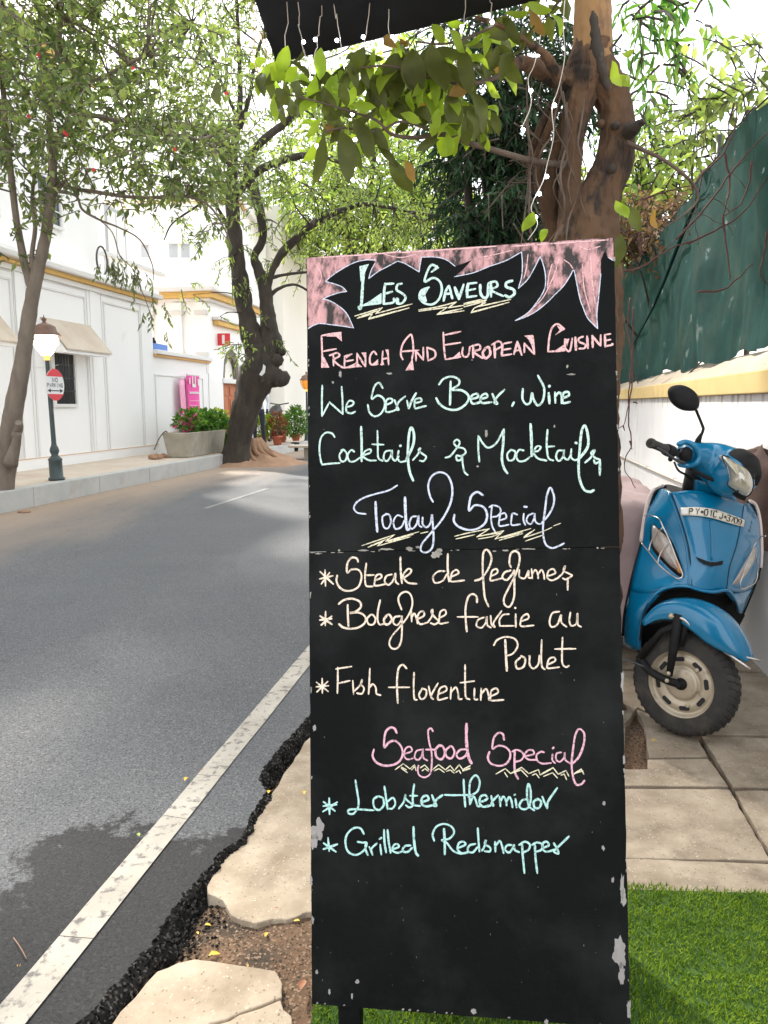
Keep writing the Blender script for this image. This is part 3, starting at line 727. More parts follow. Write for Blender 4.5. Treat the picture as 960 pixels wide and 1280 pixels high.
# ================================================================== lamp post with sign
MT['post'] = mat('dark_green_post', (.035, .055, .055), (.05, .07, .07), rough=.45, scale=12)
MT['copper'] = mat('copper_cap', (.16, .085, .06), (.22, .13, .09), rough=.5, scale=12)
MT['lampglass'] = mat('lit_lamp_glass', (.9, .85, .75), rough=.4, emit=((1, .86, .62), 4.0))
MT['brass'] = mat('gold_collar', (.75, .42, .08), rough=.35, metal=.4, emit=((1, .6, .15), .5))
def lamp_post(b, ht, label, sign, lit=True):
    r = thing('lamp_post', b, label, 'street lamp'); k = ht / 2.0
    p = MB().lathe([(.10 * k, 0), (.10 * k, .03), (.082 * k, .045), (.080 * k, .26), (.088 * k, .28), (.062 * k, .31), (.04 * k, .34), (.058 * k, .39), (.052 * k, .43), (.034 * k, .47), (.030 * k, .50), (.026 * k, ht * .74), (.028 * k, ht * .745)], b, 14)
    p.build('post', MT['post'], r)
    z = b.z + ht * .745
    MB().lathe([(.028, 0), (.045, .015), (.03, .03), (.05, .05), (.06, .06)], (b.x, b.y, z), 12).build('collar', MT['brass'], r)
    g = MB().lathe([(.055, 0), (.10, .05), (.155, .15), (.165, .22), (.15, .27)], (b.x, b.y, z + .06), 16); g.build('lantern_glass', MT['lampglass' if lit else 'amberlamp'], r)
    for a in range(6):
        an = a * math.pi / 3
        pts = [Vector((b.x + q * math.cos(an), b.y + q * math.sin(an), z + h)) for q, h in ((.06, .06), (.11, .11), (.162, .21), (.172, .28), (.16, .335))]
        MB().tube(pts, .006, 4).build('lantern_rib', MT['copper'], r)
    MB().lathe([(.20, 0), (.195, .015), (.15, .06), (.135, .12), (.08, .15), (.03, .165), (.018, .19), (.034, .205), (.03, .225), (.008, .24), (.004, .27)], (b.x, b.y, z + .32), 16).build('lantern_cap', MT['copper'], r)
    return r
lb = G(71, 600, KH); tl_ = lb.dot(RN)
lamp_h = Y(60, 393, lb.y).z - KH - .05
LP = lamp_post(lb, lamp_h - .0, 'dark green street lamp with lit lantern and a round no parking disc', True)
LP.rotation_euler = (0, rad(-1.2), 0)
sc_ = Y(67, 481, lb.y - .0); cz = sc_.z; srad = (Y(67, 461, lb.y).z - Y(67, 501, lb.y).z) / 2
cs = R(sc_.dot(RD), tl_ + .05, cz)
sign = thing('parking_sign', cs, 'round red and white NO PARKING disc strapped to the near lamp post', 'sign')
def disc(c, r, t, n=32, y0=-1, y1=1, name='sign_disc', m='white', par=None):
    pts = []
    for i in range(n):
        a = 2 * math.pi * i / n; u, v = math.cos(a), math.sin(a)
        pts.append((u, max(y0, min(y1, v))))
    pts2 = []
    for u, v in pts:
        if abs(v) < 1 and (v == y0 or v == y1):
            lim = math.sqrt(max(0, 1 - v * v)); u = max(-lim, min(lim, u))
        if not pts2 or (abs(pts2[-1][0] - u) + abs(pts2[-1][1] - v)) > 1e-4: pts2.append((u, v))
    P = [c + RD * (u * r) + Vector((0, 0, v * r)) + RN * t for u, v in pts2]
    return MB().ext(P, RN * .004).build(name, MT[m], par)
# text in stroke form: used for the sign, the plate and the leaf shapes
STK = {'N': '0,0 0,1;0,1 1,0;1,0 1,1', 'O': '.2,0 0,.25 0,.75 .2,1 .8,1 1,.75 1,.25 .8,0 .2,0', 'P': '0,0 0,1;0,1 .8,1 1,.8 .8,.5 0,.5', 'A': '0,0 .5,1 1,0;.2,.35 .8,.35',
       'R': '0,0 0,1;0,1 .8,1 1,.78 .8,.52 0,.52;.5,.52 1,0', 'K': '0,0 0,1;1,1 0,.4;.3,.6 1,0', 'I': '.5,0 .5,1', 'G': '1,.8 .8,1 .2,1 0,.75 0,.25 .2,0 .8,0 1,.2 1,.45 .6,.45',
       'Y': '0,1 .5,.5 1,1;.5,.5 .5,0', '0': '.2,0 0,.25 0,.75 .2,1 .8,1 1,.75 1,.25 .8,0 .2,0', '1': '.2,.8 .55,1 .55,0', 'C': '1,.8 .8,1 .2,1 0,.75 0,.25 .2,0 .8,0 1,.2', 'J': '.9,1 .9,.25 .7,0 .3,0 .1,.25',
       '3': '0,.85 .2,1 .8,1 1,.8 .8,.55 .4,.55;.8,.55 1,.3 .8,0 .2,0 0,.15', '7': '0,1 1,1 .35,0', '9': '.1,.1 .4,0 .8,.1 1,.5 1,.8 .8,1 .2,1 0,.8 0,.6 .2,.45 .8,.45 1,.6', '-': '.15,.5 .85,.5', '*': '.3,.35 .7,.65;.3,.65 .7,.35;.2,.5 .8,.5'}
def stroke_flat(mb, pts, w_, f, nrm, lift=.0006, wend=None):
    # flat pen stroke; f maps (u,v)->3d; nrm: 3d normal
    P = [f(*p) for p in pts]; n = len(P)
    if n < 2: return
    A = []; B = []
    for i, p in enumerate(P):
        d = (P[min(i + 1, n - 1)] - P[max(i - 1, 0)])
        if d.length < 1e-9: d = Vector((1, 0, 0))
        s_ = d.normalized().cross(nrm)
        ww = w_ if not callable(w_) else w_(i / (n - 1))
        if i == 0: p = p - d.normalized() * ww * .3
        if i == n - 1: p = p + d.normalized() * ww * .3
        if i in (0, n - 1): ww *= .62
        A.append(p + s_ * ww * .5 + nrm * lift); B.append(p - s_ * ww * .5 + nrm * lift)
    mb.grid([A, B], smooth=False)
def text3d(mb, txt, f, x0, y0, cw, ch, gap, wd, nrm, lift):
    x = x0; li = lift
    for ch_ in txt:
        if ch_ != ' ' and ch_ in STK:
            for st in STK[ch_].split(';'):
                pts = [tuple(map(float, q.split(','))) for q in st.split()]
                li += .00002
                stroke_flat(mb, [(x + a * cw, y0 + b * ch) for a, b in pts], wd, f, nrm, li)
        x += cw + gap
disc(cs, srad, .0, m='white', par=sign)
disc(cs, srad, .0045, 32, .52, 1, 'red_segment', 'red', sign); disc(cs, srad, .0045, 32, -1, -.58, 'red_segment', 'red', sign)
def fs(u, v): return cs + RD * (u * srad) + Vector((0, 0, v * srad)) + RN * .0045
mb = MB()
text3d(mb, 'NO', fs, -.27, .18, .2, .24, .14, .012, RN, .001)
text3d(mb, 'PARKING', fs, -.84, -.14, .16, .22, .09, .011, RN, .001)
stroke_flat(mb, [(-.62, -.37), (.62, -.37)], .022, fs, RN, .0015)
for sgn in (-1, 1):
    mb.add([fs(sgn * .85, -.37) + RN * .001, fs(sgn * .5, -.24) + RN * .001, fs(sgn * .5, -.50) + RN * .001], [(0, 1, 2)])
mb.build('lettering', MT['black'], sign)
mb = MB(); mb.lathe([(.034, 0), (.034, .03)], (lb.x - .03, lb.y, cz + .07), 10); mb.lathe([(.034, 0), (.034, .03)], (lb.x - .03, lb.y, cz - .1), 10); mb.build('strap', MT['iron'], sign)
fb = R(S(381, 552, LK + -.2), LK - .25, KH - .05)
fb = fb + Vector((.12, 0, 0)); MT['amberlamp'] = mat('amber_lantern', (.45, .15, .02), rough=.4, emit=((1, .4, .05), .25))
lamp_post(fb, Y(381, 468, fb.y).z - fb.z, 'distant dark street lamp with amber lantern, just left of the board', False, False)
# paper scrap
pc = G(91, 622); mb = MB()
mb.add([pc + Vector((-.06, 0, .004)), pc + Vector((.05, .0, .004)), pc + Vector((.03, .04, .14)), pc + Vector((-.02, .05, .12)), pc + Vector((-.07, -.03, .05))], [(0, 1, 2, 3), (0, 3, 4)])
mb.build('paper_scrap', MT['white'], label='crumpled white paper scrap lying in the gutter below the street lamp', cat='litter', solid=.002)
for pxy, sz in (((30, 641), .07),):
    c = G(*pxy); MB().ball(c + Vector((0, 0, .012)), sz, 7, (1.3, .6, .25)).build('brick_shard', MT['soil_tan'], label='brown brick shard at the foot of the far kerb', cat='rubble')
# ================================================================== planter, pots, bench, person
pl0, pl1 = G(212, 568, KH), G(279, 568, KH)
tp_ = pl1.dot(RN); sp0, sp1 = pl0.dot(RD), pl1.dot(RD)
PT = thing('concrete_planter', G(245, 568, KH), 'long grey concrete planter trough full of shrubs, on the far pavement', 'planter')
ylo = G(245, 570, KH).y
tq = LK - .28
a0, a1 = S(203, 560, tq - .48) + .09, S(279, 572, tq)
hb = Z(279, 537, tq) - KH
def trough(s0, s1, t0, t1, z0, z1, fl):
    mb = MB(); wth = .07
    o_b = [(s0, t0), (s0, t1), (s1, t1), (s1, t0)]; o_t = [(s0 - fl, t0 - fl), (s0 - fl, t1 + fl), (s1 + fl * .2, t1 + fl), (s1 + fl * .2, t0 - fl)]
    i_t = [(s0 - fl + wth, t0 - fl + wth), (s0 - fl + wth, t1 + fl - wth), (s1 + fl * .2 - wth, t1 + fl - wth), (s1 + fl * .2 - wth, t0 - fl + wth)]
    v = [R(a, b, z0) for a, b in o_b] + [R(a, b, z1) for a, b in o_t] + [R(a, b, z1) for a, b in i_t] + [R(a, b, z1 - .08) for a, b in i_t]
    f = [(3, 2, 1, 0)]
    for i in range(4):
        j = (i + 1) % 4; f += [(i, j, 4 + j, 4 + i), (4 + i, 4 + j, 8 + j, 8 + i), (8 + i, 8 + j, 12 + j, 12 + i)]
    f.append((12, 13, 14, 15)); mb.add(v, f); return mb
trough(a0, a1, tq - .42, tq, KH, KH + hb, .07).build('trough', MT['conc'], PT, bevel=.012)
MB().rbox(a0 - .02, a1 - .05, tq - .38, tq - .02, KH + hb - .07, KH + hb - .03).build('potting_soil', MT['soil'], PT)
MT['g_mid'] = mat('shrub_leaves', (.05, .14, .03), (.13, .26, .05), rough=.6, scale=5, island=.4, transl=.35, spec=.3)
MT['g_yel'] = mat('yellow_green_leaves', (.22, .34, .04), (.34, .42, .07), rough=.6, scale=5, island=.35, transl=.35, spec=.3)
MT['g_red'] = mat('red_brown_leaves', (.18, .05, .03), (.32, .12, .06), rough=.6, scale=6, island=.4, transl=.3)
MT['flower'] = mat('magenta_flowers', (.75, .03, .30), (.8, .1, .35), rough=.6, scale=6, transl=.3)
MT['twig'] = mat('twig', (.10, .075, .055), (.17, .13, .1), rough=.9, scale=20)
def bush(par, c, rx, ry, rz, n, m, L_=.09, W_=.05, seed=1, stems=7, name='foliage', hollow=.35):
    r_ = random.Random(seed); mb = MB(); sb = MB()
    for i in range(stems):
        a = r_.uniform(0, 6.28); e = Vector((c[0] + rx * .7 * math.cos(a), c[1] + ry * .7 * math.sin(a), c[2] + rz * r_.uniform(.1, .8)))
        b0 = Vector((c[0] + rx * .12 * math.cos(a), c[1] + ry * .12 * math.sin(a), c[2] - rz))
        sb.tube(crom([b0, (b0 + e) / 2 + Vector((0, 0, rz * .2)), e], 4), [.01] * 5 + [.006] * 4 if False else .008, 4)
    for i in range(n):
        while True:
            v = Vector((r_.uniform(-1, 1), r_.uniform(-1, 1), r_.uniform(-1, 1)))
            if v.length < 1 and v.length > hollow * r_.random() and noise.noise(v * 2.3 + Vector((seed, 0, 0))) > -.18: break
        p = Vector((c[0] + v.x * rx, c[1] + v.y * ry, c[2] + v.z * rz))
        d = (v + Vector((r_.gauss(0, .5), r_.gauss(0, .5), r_.gauss(.2, .5)))).normalized()
        mb.leaf4(p, d, Vector((r_.gauss(0, .5), r_.gauss(0, .5), 1)), L_ * r_.uniform(.6, 1.2), W_ * r_.uniform(.7, 1.2))
    sb.build('stem', MT['twig'], par); mb.build(name, MT[m], par, kind='stuff')
def plant(label, c, rx, ry, rz, n, m, seed, group=None, **k):
    r = thing('shrub', (c[0], c[1], c[2] - rz), label, 'plant', group); bush(r, c, rx, ry, rz, n, m, seed=seed, **k); return r
zt2 = KH + hb
def pc_(px, py, t): 
    s, z = T(px, py, t); return R(s, t, z)
c = pc_(237, 537, tq - .3); f1 = plant('magenta flowered shrub at the left end of the concrete planter', (c.x, c.y, zt2 + .17), .30, .28, .24, 380, 'g_mid', 11, L_=.11, W_=.07)
mb = MB(); r9 = random.Random(9)
for i in range(60):
    p = Vector((c.x + r9.gauss(.0, .12), c.y + r9.gauss(0, .1) - .08, zt2 + .2 + r9.gauss(0, .09))); mb.leaf4(p, Vector((r9.gauss(0, 1), r9.gauss(0, 1), r9.gauss(0, 1))), Vector((0, -1, .3)), .07, .06)
mb.build('flowers', MT['flower'], f1, kind='stuff')
c = pc_(252, 536, tq - .3); plant('dark leafy shrub in the middle of the concrete planter', (c.x, c.y, zt2 + .17), .32, .3, .24, 520, 'g_mid', 12, L_=.12, W_=.08)
c = pc_(268, 532, tq - .3); plant('yellow tipped shrub at the right end of the concrete planter', (c.x, c.y, zt2 + .16), .3, .28, .22, 420, 'g_mid', 13, L_=.12, W_=.08)
c = pc_(270, 518, tq - .3); bt = thing('shrub', c, 'sparse yellow leaved sprig rising above the planter', 'plant'); bush(bt, c, .26, .18, .09, 70, 'g_yel', seed=14, L_=.11, W_=.08, stems=4)
c = pc_(287, 547, LK - .5); plant('dark green ivy clump between planter and big tree trunk', (c.x, c.y, c.z), .32, .3, .42, 700, 'g_mid', 15, L_=.11, W_=.08)
# wire and stones at planter's left
pw = [pc_(193, 562, tq - .5), pc_(199, 548, tq - .5), pc_(207, 539, tq - .4), pc_(211, 545, tq - .4)]
MB().tube(crom(pw, 5), .012, 5).build('bent_wire', MT['twig'], label='bent brown branch sticking up at the left end of the planter', cat='branch')
rr = random.Random(21)
for i in range(7):
    c = pc_(190 + i * 2.8, 567 + (i % 2) * 1.5, tq - .45 + rr.uniform(-.1, .1)); q = rr.uniform(.05, .09)
    mb = MB(); mb.ball((c.x, c.y, KH + q * .5), q, 7, (1.1, .9, .7)); mb.build('stone', MT['soil_tan'], label=['brown stone at the far left of the heap beside the planter', 'second brown stone from the left in the heap beside the planter', 'third brown stone from the left in the heap beside the planter', 'middle brown stone of the heap beside the planter', 'third brown stone from the planter in the heap at its left', 'second brown stone from the planter in the heap at its left', 'brown stone touching the left end of the planter'][i], cat='stone', group='stones heaped beside the planter')
# potted plants
MT['terra'] = mat('terracotta', (.50, .13, .07), (.58, .18, .10), rough=.8, scale=6)
MT['blackpot'] = mat('black_plastic', (.015, .015, .016), rough=.5)
def pot(px, pyb, ptw, pth, label, m='terra', z=None, t=None, plantm='g_mid', pr=.3, ph=.36, n=500, seed=1, lab2='', L_=.12, W_=.05):
    zz = KH - .04 if z is None else z
    b = G(px, pyb, zz); k = b.y / (F * 1.0) 
    w_ = ptw * k / 2; h_ = pth * k
    r = thing('flower_pot', b, label, 'flower pot', 'potted plants along the far kerb')
    MB().lathe([(w_ * .74, 0), (w_ * .95, h_ * .8), (w_ * 1.08, h_ * .8), (w_ * 1.08, h_), (w_ * .95, h_), (w_ * .93, h_ * .85)], b, 14).build('pot', MT[m], r)
    if plantm:
        p = thing('potted_plant', b + Vector((0, 0, h_)), lab2, 'plant', 'leafy plants growing in the pots'); bush(p, (b.x, b.y, b.z + h_ + ph * .8), pr, pr * .8, ph, n, plantm, seed=seed, L_=L_, W_=W_)
pot(329, 556, 10.5, 11, 'terracotta pot holding the lime green bush, nearest the trunk', plantm='g_yel', pr=.26, ph=.36, n=600, seed=31, lab2='round lime green bush in the pot nearest the trunk')
pot(347, 556, 13, 11.5, 'wider terracotta pot holding the red leaved plant', plantm='g_red', pr=.19, ph=.32, n=150, seed=32, lab2='loose red brown leaved plant in the wide pot', L_=.17, W_=.05)
pot(354, 553, 8, 9, 'small terracotta pot half behind the wide one', plantm='g_mid', pr=.22, ph=.3, n=350, seed=33, lab2='small green plant behind the red leaved one', z=KH)
pot(370, 551, 11, 8.5, 'terracotta pot holding the tall bushy plant, on the bench', plantm='g_mid', pr=.34, ph=.42, n=850, seed=34, lab2='tall bushy mid green plant in the pot on the bench', z=KH + .0)
bb = G(371, 566, 0)
pot(369, 564, 10, 11, 'black plastic pot standing on the road under the bench', m='blackpot', plantm=None, z=0)
# stone bench slab
bz = KH + .08
be = thing('stone_bench', bb, 'low pale stone bench slab beside the potted plants', 'bench')
p0, p1 = G(360, 557, bz), G(420, 556, bz)
MB().box(p0.x, p1.x, p0.y, p0.y + .5, bz - .05, bz).build('seat', MT['pave'], be, bevel=.01)
MB().box(p0.x + .35, p0.x + .47, p0.y + .12, p0.y + .42, 0, bz - .052).build('leg', MT['conc'], be); MB().box(p1.x - .3, p1.x - .18, p0.y + .05, p0.y + .45, 0, bz - .052).build('leg', MT['conc'], be)
# person behind the tree: pale shirt, dark trousers, seen from the side, standing
MT['shirt'] = mat('pale_shirt', (.55, .60, .68), (.66, .69, .74), rough=.9, scale=12); MT['trouser'] = mat('dark_trousers', (.02, .025, .04), rough=.9)
MT['skin'] = mat('brown_skin', (.20, .10, .06), rough=.6); MT['hair'] = mat('black_hair', (.01, .01, .01), rough=.5)
def person(b, label, ht=1.68, shirt='shirt', trous='trouser'):
    r = thing('person', b, label, 'person')
    me = bpy.data.meshes.new('body'); k = ht / 1.7
    V = {'pel': (0, 0, .92), 'wai': (0, 0, 1.08), 'che': (0, -.01, 1.30), 'nek': (0, 0, 1.46), 'hd0': (0, -.015, 1.54), 'hd1': (0, -.02, 1.64),
         'hl': (-.09, 0, .90), 'kl': (-.10, -.03, .50), 'al': (-.10, .02, .09), 'tl': (-.10, -.14, .03), 'hr': (.09, 0, .90), 'kr': (.11, -.02, .50), 'ar': (.13, .05, .09), 'tr': (.14, -.11, .03),
         'sl': (-.18, 0, 1.39), 'el': (-.25, .03, 1.12), 'wl': (-.24, -.08, .90), 'fl': (-.235, -.11, .81), 'sr': (.18, 0, 1.39), 'er': (.26, .02, 1.13), 'wr': (.24, -.10, .92), 'fr': (.235, -.13, .83)}
    E = 'pel-wai wai-che che-nek nek-hd0 hd0-hd1 pel-hl hl-kl kl-al al-tl pel-hr hr-kr kr-ar ar-tr che-sl sl-el el-wl wl-fl che-sr sr-er er-wr wr-fr'.split()
    RR = {'pel': .13, 'wai': .12, 'che': .14, 'nek': .06, 'hd0': .085, 'hd1': .095, 'hl': .09, 'kl': .062, 'al': .042, 'tl': .04, 'hr': .09, 'kr': .062, 'ar': .042, 'tr': .04, 'sl': .06, 'el': .045, 'wl': .032, 'fl': .03, 'sr': .06, 'er': .045, 'wr': .032, 'fr': .03}
    ks = list(V); me.from_pydata([Vector(V[q]) * k + Vector(b) for q in ks], [tuple(ks.index(x) for x in e.split('-')) for e in E], [])
    o = bpy.data.objects.new('body', me); col.objects.link(o); m = o.modifiers.new('skin', 'SKIN')
    for i, q in enumerate(ks): me.skin_vertices[0].data[i].radius = (RR[q] * k, RR[q] * k * (.75 if q in ('pel', 'wai', 'che') else 1)); me.skin_vertices[0].data[i].use_root = (q == 'pel')
    s_ = o.modifiers.new('sub', 'SUBSURF'); s_.levels = s_.render_levels = 1
    bm_ = mat('clothed_body', (.2, .1, .06), rough=.8); n_ = bm_.node_tree; geo = nd(n_, 'ShaderNodeNewGeometry'); sx = nd(n_, 'ShaderNodeSeparateXYZ'); n_.links.new(geo.outputs['Position'], sx.inputs[0])
    cr = nd(n_, 'ShaderNodeValToRGB'); mr = nd(n_, 'ShaderNodeMapRange'); mr.inputs[1].default_value = b[2]; mr.inputs[2].default_value = b[2] + 1.7 * k; n_.links.new(sx.outputs[2], mr.inputs[0]); n_.links.new(mr.outputs[0], cr.inputs[0])
    cr.color_ramp.interpolation = 'CONSTANT'; e = cr.color_ramp.elements; e[0].position = 0; e[0].color = (.03, .02, .015, 1); e[1].position = .05; e[1].color = (.02, .025, .04, 1)
    for q, c_ in ((.56, (.60, .64, .70, 1)), (.865, (.20, .10, .06, 1))): x = e.new(q); x.color = c_
    n_.links.new(cr.outputs[0], n_.nodes['Principled BSDF'].inputs['Base Color']); me.materials.append(bm_); o.parent = r; o.matrix_parent_inverse = wm(r).inverted()
    MB().ball(Vector(b) + Vector((0, .0, 1.635)) * k, .112 * k, 12, (.95, 1.02, 1.05)).build('hair', MT['hair'], r)
    MB().ball(Vector(b) + Vector((0, -.12, 1.57)) * k, .016, 6).build('nose', MT['skin'], r)
    return r
pb = G(324, 558, KH - .05)
person(pb, 'person in pale blue shirt and dark trousers standing half behind the big tree')
# parked motorbike far behind the pots
mbk = thing('motorbike', G(341, 552, KH), 'black motorbike parked behind the potted plants', 'motorbike')
c = G(341, 551, KH); 
for dx in (-.55, .55):
    w_ = MB(); pts = [c + RD * (dx + .27 * math.cos(a * .42)) + Vector((0, .6, .28 + .27 * math.sin(a * .42))) for a in range(16)]; w_.tube(pts, .045, 6); w_.build('wheel', MT['blackpot'], mbk)
q = c + Vector((0, .6, 0))
MB().tube(crom([q + RD * -.6 + Vector((0, 0, .62)), q + RD * -.2 + Vector((0, 0, .78)), q + RD * .15 + Vector((0, 0, .86)), q + RD * .4 + Vector((0, 0, .80))], 5), [.06, .1, .11, .12, .12, .13, .14, .14, .15, .15, .15, .14, .13, .12, .11, .08][:16], 8).build('tank_and_seat', MT['blackpot'], mbk)
MB().tube([q + RD * .55 + Vector((0, 0, .28)), q + RD * .38 + Vector((0, 0, 1.0))], .035, 6).build('fork', MT['iron'], mbk)
MB().tube([q + RD * .36 + RN * -.3 + Vector((0, 0, 1.05)), q + RD * .38 + Vector((0, 0, 1.0)), q + RD * .36 + RN * .3 + Vector((0, 0, 1.05))], .018, 6).build('handlebar', MT['iron'], mbk)
MB().box(-.18, .18, -.12, .12, 0, .3, Matrix.Translation(q + Vector((0, 0, .3)))).build('engine', MT['iron'], mbk, bevel=.04)
# ================================================================== menu board (A-frame) with chalk lettering
RcamX = Vector((1, 0, 0)); RcamY = Vector((0, -sP, -cP)); RcamZ = Vector((0, cP, -sP))     # camera axes: right, down, forward
def cdir(x, y, z): return (RcamX * x + RcamY * y + RcamZ * z).normalized()
bU = cdir(6857, -122, -960); bV = cdir(-303, -27640, 960)
bV = (bV - bU * bV.dot(bU)).normalized(); bN = bU.cross(bV).normalized()
if bN.y > 0: bN = -bN
ZB = 1.455
TL = ray(383, 322) * ZB                       # with forward depth from the lens of about 1.46 m
TL.z += H
def BP(px, py, lift=0.0):
    d = ray(px, py); o = Vector((0, 0, H)); k = (TL - o).dot(bN) / d.dot(bN)
    return o + d * k + bN * lift
BL, BR_, TR = BP(390, 1255), BP(788, 1286), BP(767.5, 297)
print('board size', (TR - TL).length, (BL - TL).length, (BR_ - TR).length, 'bottom z', BL.z, BR_.z, 'y', BL.y, TL.y)
MT['board'] = mat('chalkboard_black', (.0040, .0048, .0048), (.0065, .0072, .0072), rough=.62, scale=3, bump=.12, bscale=90, c3=(.024, .025, .025), s3=3.5, th3=(.50, .9), detail=10, spec=.05)
MT['board_edge'] = mat('raw_ply_edge', (.06, .05, .04), (.12, .1, .08), rough=.9, scale=30)
MT['chip'] = mat('bare_weathered_wood', (.20, .19, .185), (.30, .28, .265), rough=.9, scale=45, bump=.3, bscale=120, stretch=(1, 1, .3))
def chalk(name, c):
    c = tuple(q * .82 for q in c)
    m = mat(name, c, tuple(q * .86 for q in c), rough=.95, scale=260, c3=tuple(q * .28 for q in c), s3=230, th3=(.50, .66), detail=3, spec=.1)
    return m
MT['mint'] = chalk('mint_chalk', (.60, .80, .72)); MT['aqua'] = chalk('aqua_chalk', (.50, .80, .76)); MT['lav'] = chalk('lavender_white_chalk', (.66, .71, .84))
MT['cream'] = chalk('cream_chalk', (.82, .76, .55)); MT['peach'] = chalk('peach_chalk', (.88, .74, .60)); MT['pinkc'] = chalk('pink_chalk', (.83, .52, .52)); MT['rose'] = chalk('rose_chalk', (.82, .48, .58))
AF = thing('menu_board', Vector((TL.x + .3, BL.y + .1, 0)), 'tall black chalkboard A-frame covered in handwritten menu lettering', 'chalkboard')
Th = .016
def panel(c):
    mb = MB(); mb.ext(c, -bN * Th); return mb.build('board_panel', MT['board'], AF, bevel=.0012)
SL, SR = (386.2, 690.5), (774.5, 684)
# ragged side edges
def edge_pts(a, b, n, amp, sd_):
    out = []
    for i in range(n + 1):
        p = a.lerp(b, i / n); q = noise.noise(Vector((i * .9, sd_, 0))) * amp + noise.noise(Vector((i * 3.1, sd_, 5))) * amp * .5
        out.append(p + bU * q)
    return out
sl, sr = BP(*SL), BP(*SR)
dl_ = (sl - TL).normalized() * .0012
lu = edge_pts(TL, sl - dl_, 24, .0010, 1); ru = edge_pts(TR, sr - dl_, 24, .0010, 2)
ld = edge_pts(sl, BL, 40, .0012, 3); rd_ = edge_pts(sr, BR_, 40, .0016, 4)
def panel2(le, ri):
    mb = MB(); n = len(le); v = []
    for a, b in zip(le, ri): v += [a, b, a - bN * Th, b - bN * Th]
    f = []
    for i in range(n - 1):
        o = i * 4; f += [(o, o + 1, o + 5, o + 4), (o + 2, o + 6, o + 7, o + 3), (o, o + 4, o + 6, o + 2), (o + 1, o + 3, o + 7, o + 5)]
    f += [(0, 2, 3, 1), (4 * n - 4, 4 * n - 3, 4 * n - 1, 4 * n - 2)]
    mb.add(v, f); return mb.build('board_panel', MT['board'], AF)
panel2(lu, ru); panel2(ld, rd_)
# backing battens, legs, rear frame of the A
dn = -bV
def bar(a, b, wv, dv, name, m='board'):
    mb = MB(); c = [a, a + wv, a + wv + dv, a + dv]; mb.ext(c, b - a); return mb.build(name, MT[m], AF, bevel=.002)
lg = (BP(421, 1255) - BP(421, 1255)); 
wv = bU * .041
for px in (420, 735):
    a = BP(px, 1180) - bN * (Th + .001); foot = BP(px, 1257)
    k = foot.z / (-dn.z); b = BP(px, 1257) - bN * (Th + .001) + dn * (foot.z / abs(dn.z))
    bar(TL + bU * ((a - TL).dot(bU)) - bN * (Th + .001) + dn * .03, b + Vector((0, 0, .001)), wv, -bN * .035, 'leg')
apL, apR = TL - bN * (Th + .045) + dn * .03, TR - bN * (Th + .045) + dn * .03
back_y = 1.74
for p, q in ((apL + bU * .02, 'l'), (apR - bU * .06, 'r')):
    ft = Vector((p.x + .02, back_y, .002)); bar(p, ft, bU * .04, Vector((0, .035, 0)), 'rear_leg')
fa = Vector((apL.x + .03, back_y - .04, .16)); fb_ = Vector((apR.x - .02, back_y - .04, .16))
# rear panel of the A-frame (second chalkboard face)
r1, r2 = apL + Vector((0, .040, -.02)), apR + Vector((0, .040, -.02)); r3, r4 = Vector((apR.x + .035, back_y + .045, .12)), Vector((apL.x + .025, back_y + .045, .12))
MB().ext([r1, r2, r3, r4], Vector((0, .012, .002))).build('rear_panel', MT['board'], AF)
for px in (430, 745):
    a = BP(px, 320) - bN * Th
    MB().box(-.02, .02, -.0, .06, -.004, .004, Matrix.Translation(TL + bU * ((a - TL).dot(bU)) - bN * Th + bV * .002)).build('hinge', MT['iron'], AF)
# ---- lettering: strokes traced in crop coordinates -> board
LF = [0.0006]
def write(mt, ox, oy, k, w_, txt, smooth=True, fills=(), name='lettering', wpx=None):
    mb = MB()
    for st in txt.replace('\n', '').split(';'):
        st = st.strip()
        if not st: continue
        ws = w_
        if '@' in st: st, q = st.split('@'); ws = float(q)
        pts = [tuple(map(float, q.split(','))) for q in st.split()]
        pts = [Vector((ox + x / k, oy + y / k, 0)) for x, y in pts]
        sharp = st.startswith('!')
        P = crom(pts, 7) if smooth and len(pts) > 2 else (crom(pts, 4))
        nn = len(P); LF[0] = .0005 + (LF[0] - .0005 + .000013) % .0004
        sd_ = rnd.uniform(0, 99)
        stroke_flat(mb, [(p.x, p.y) for p in P], lambda t, ws=ws, sd_=sd_: ws * .80 * (1 + .20 * noise.noise(Vector((t * 9, sd_, 0))) + .10 * noise.noise(Vector((t * 60, sd_, 3)))) * PXM, lambda u, v: BP(u, v), bN, LF[0])
    for fl in fills:
        pts = [tuple(map(float, q.split(','))) for q in fl.split()]
        LF[0] += .00001
        mb.add([BP(ox + x / k, oy + y / k, LF[0]) for x, y in pts], [tuple(range(len(pts)))])
    return mb.build(name, MT[mt], AF)
PXM = (TR - TL).length / 385.0
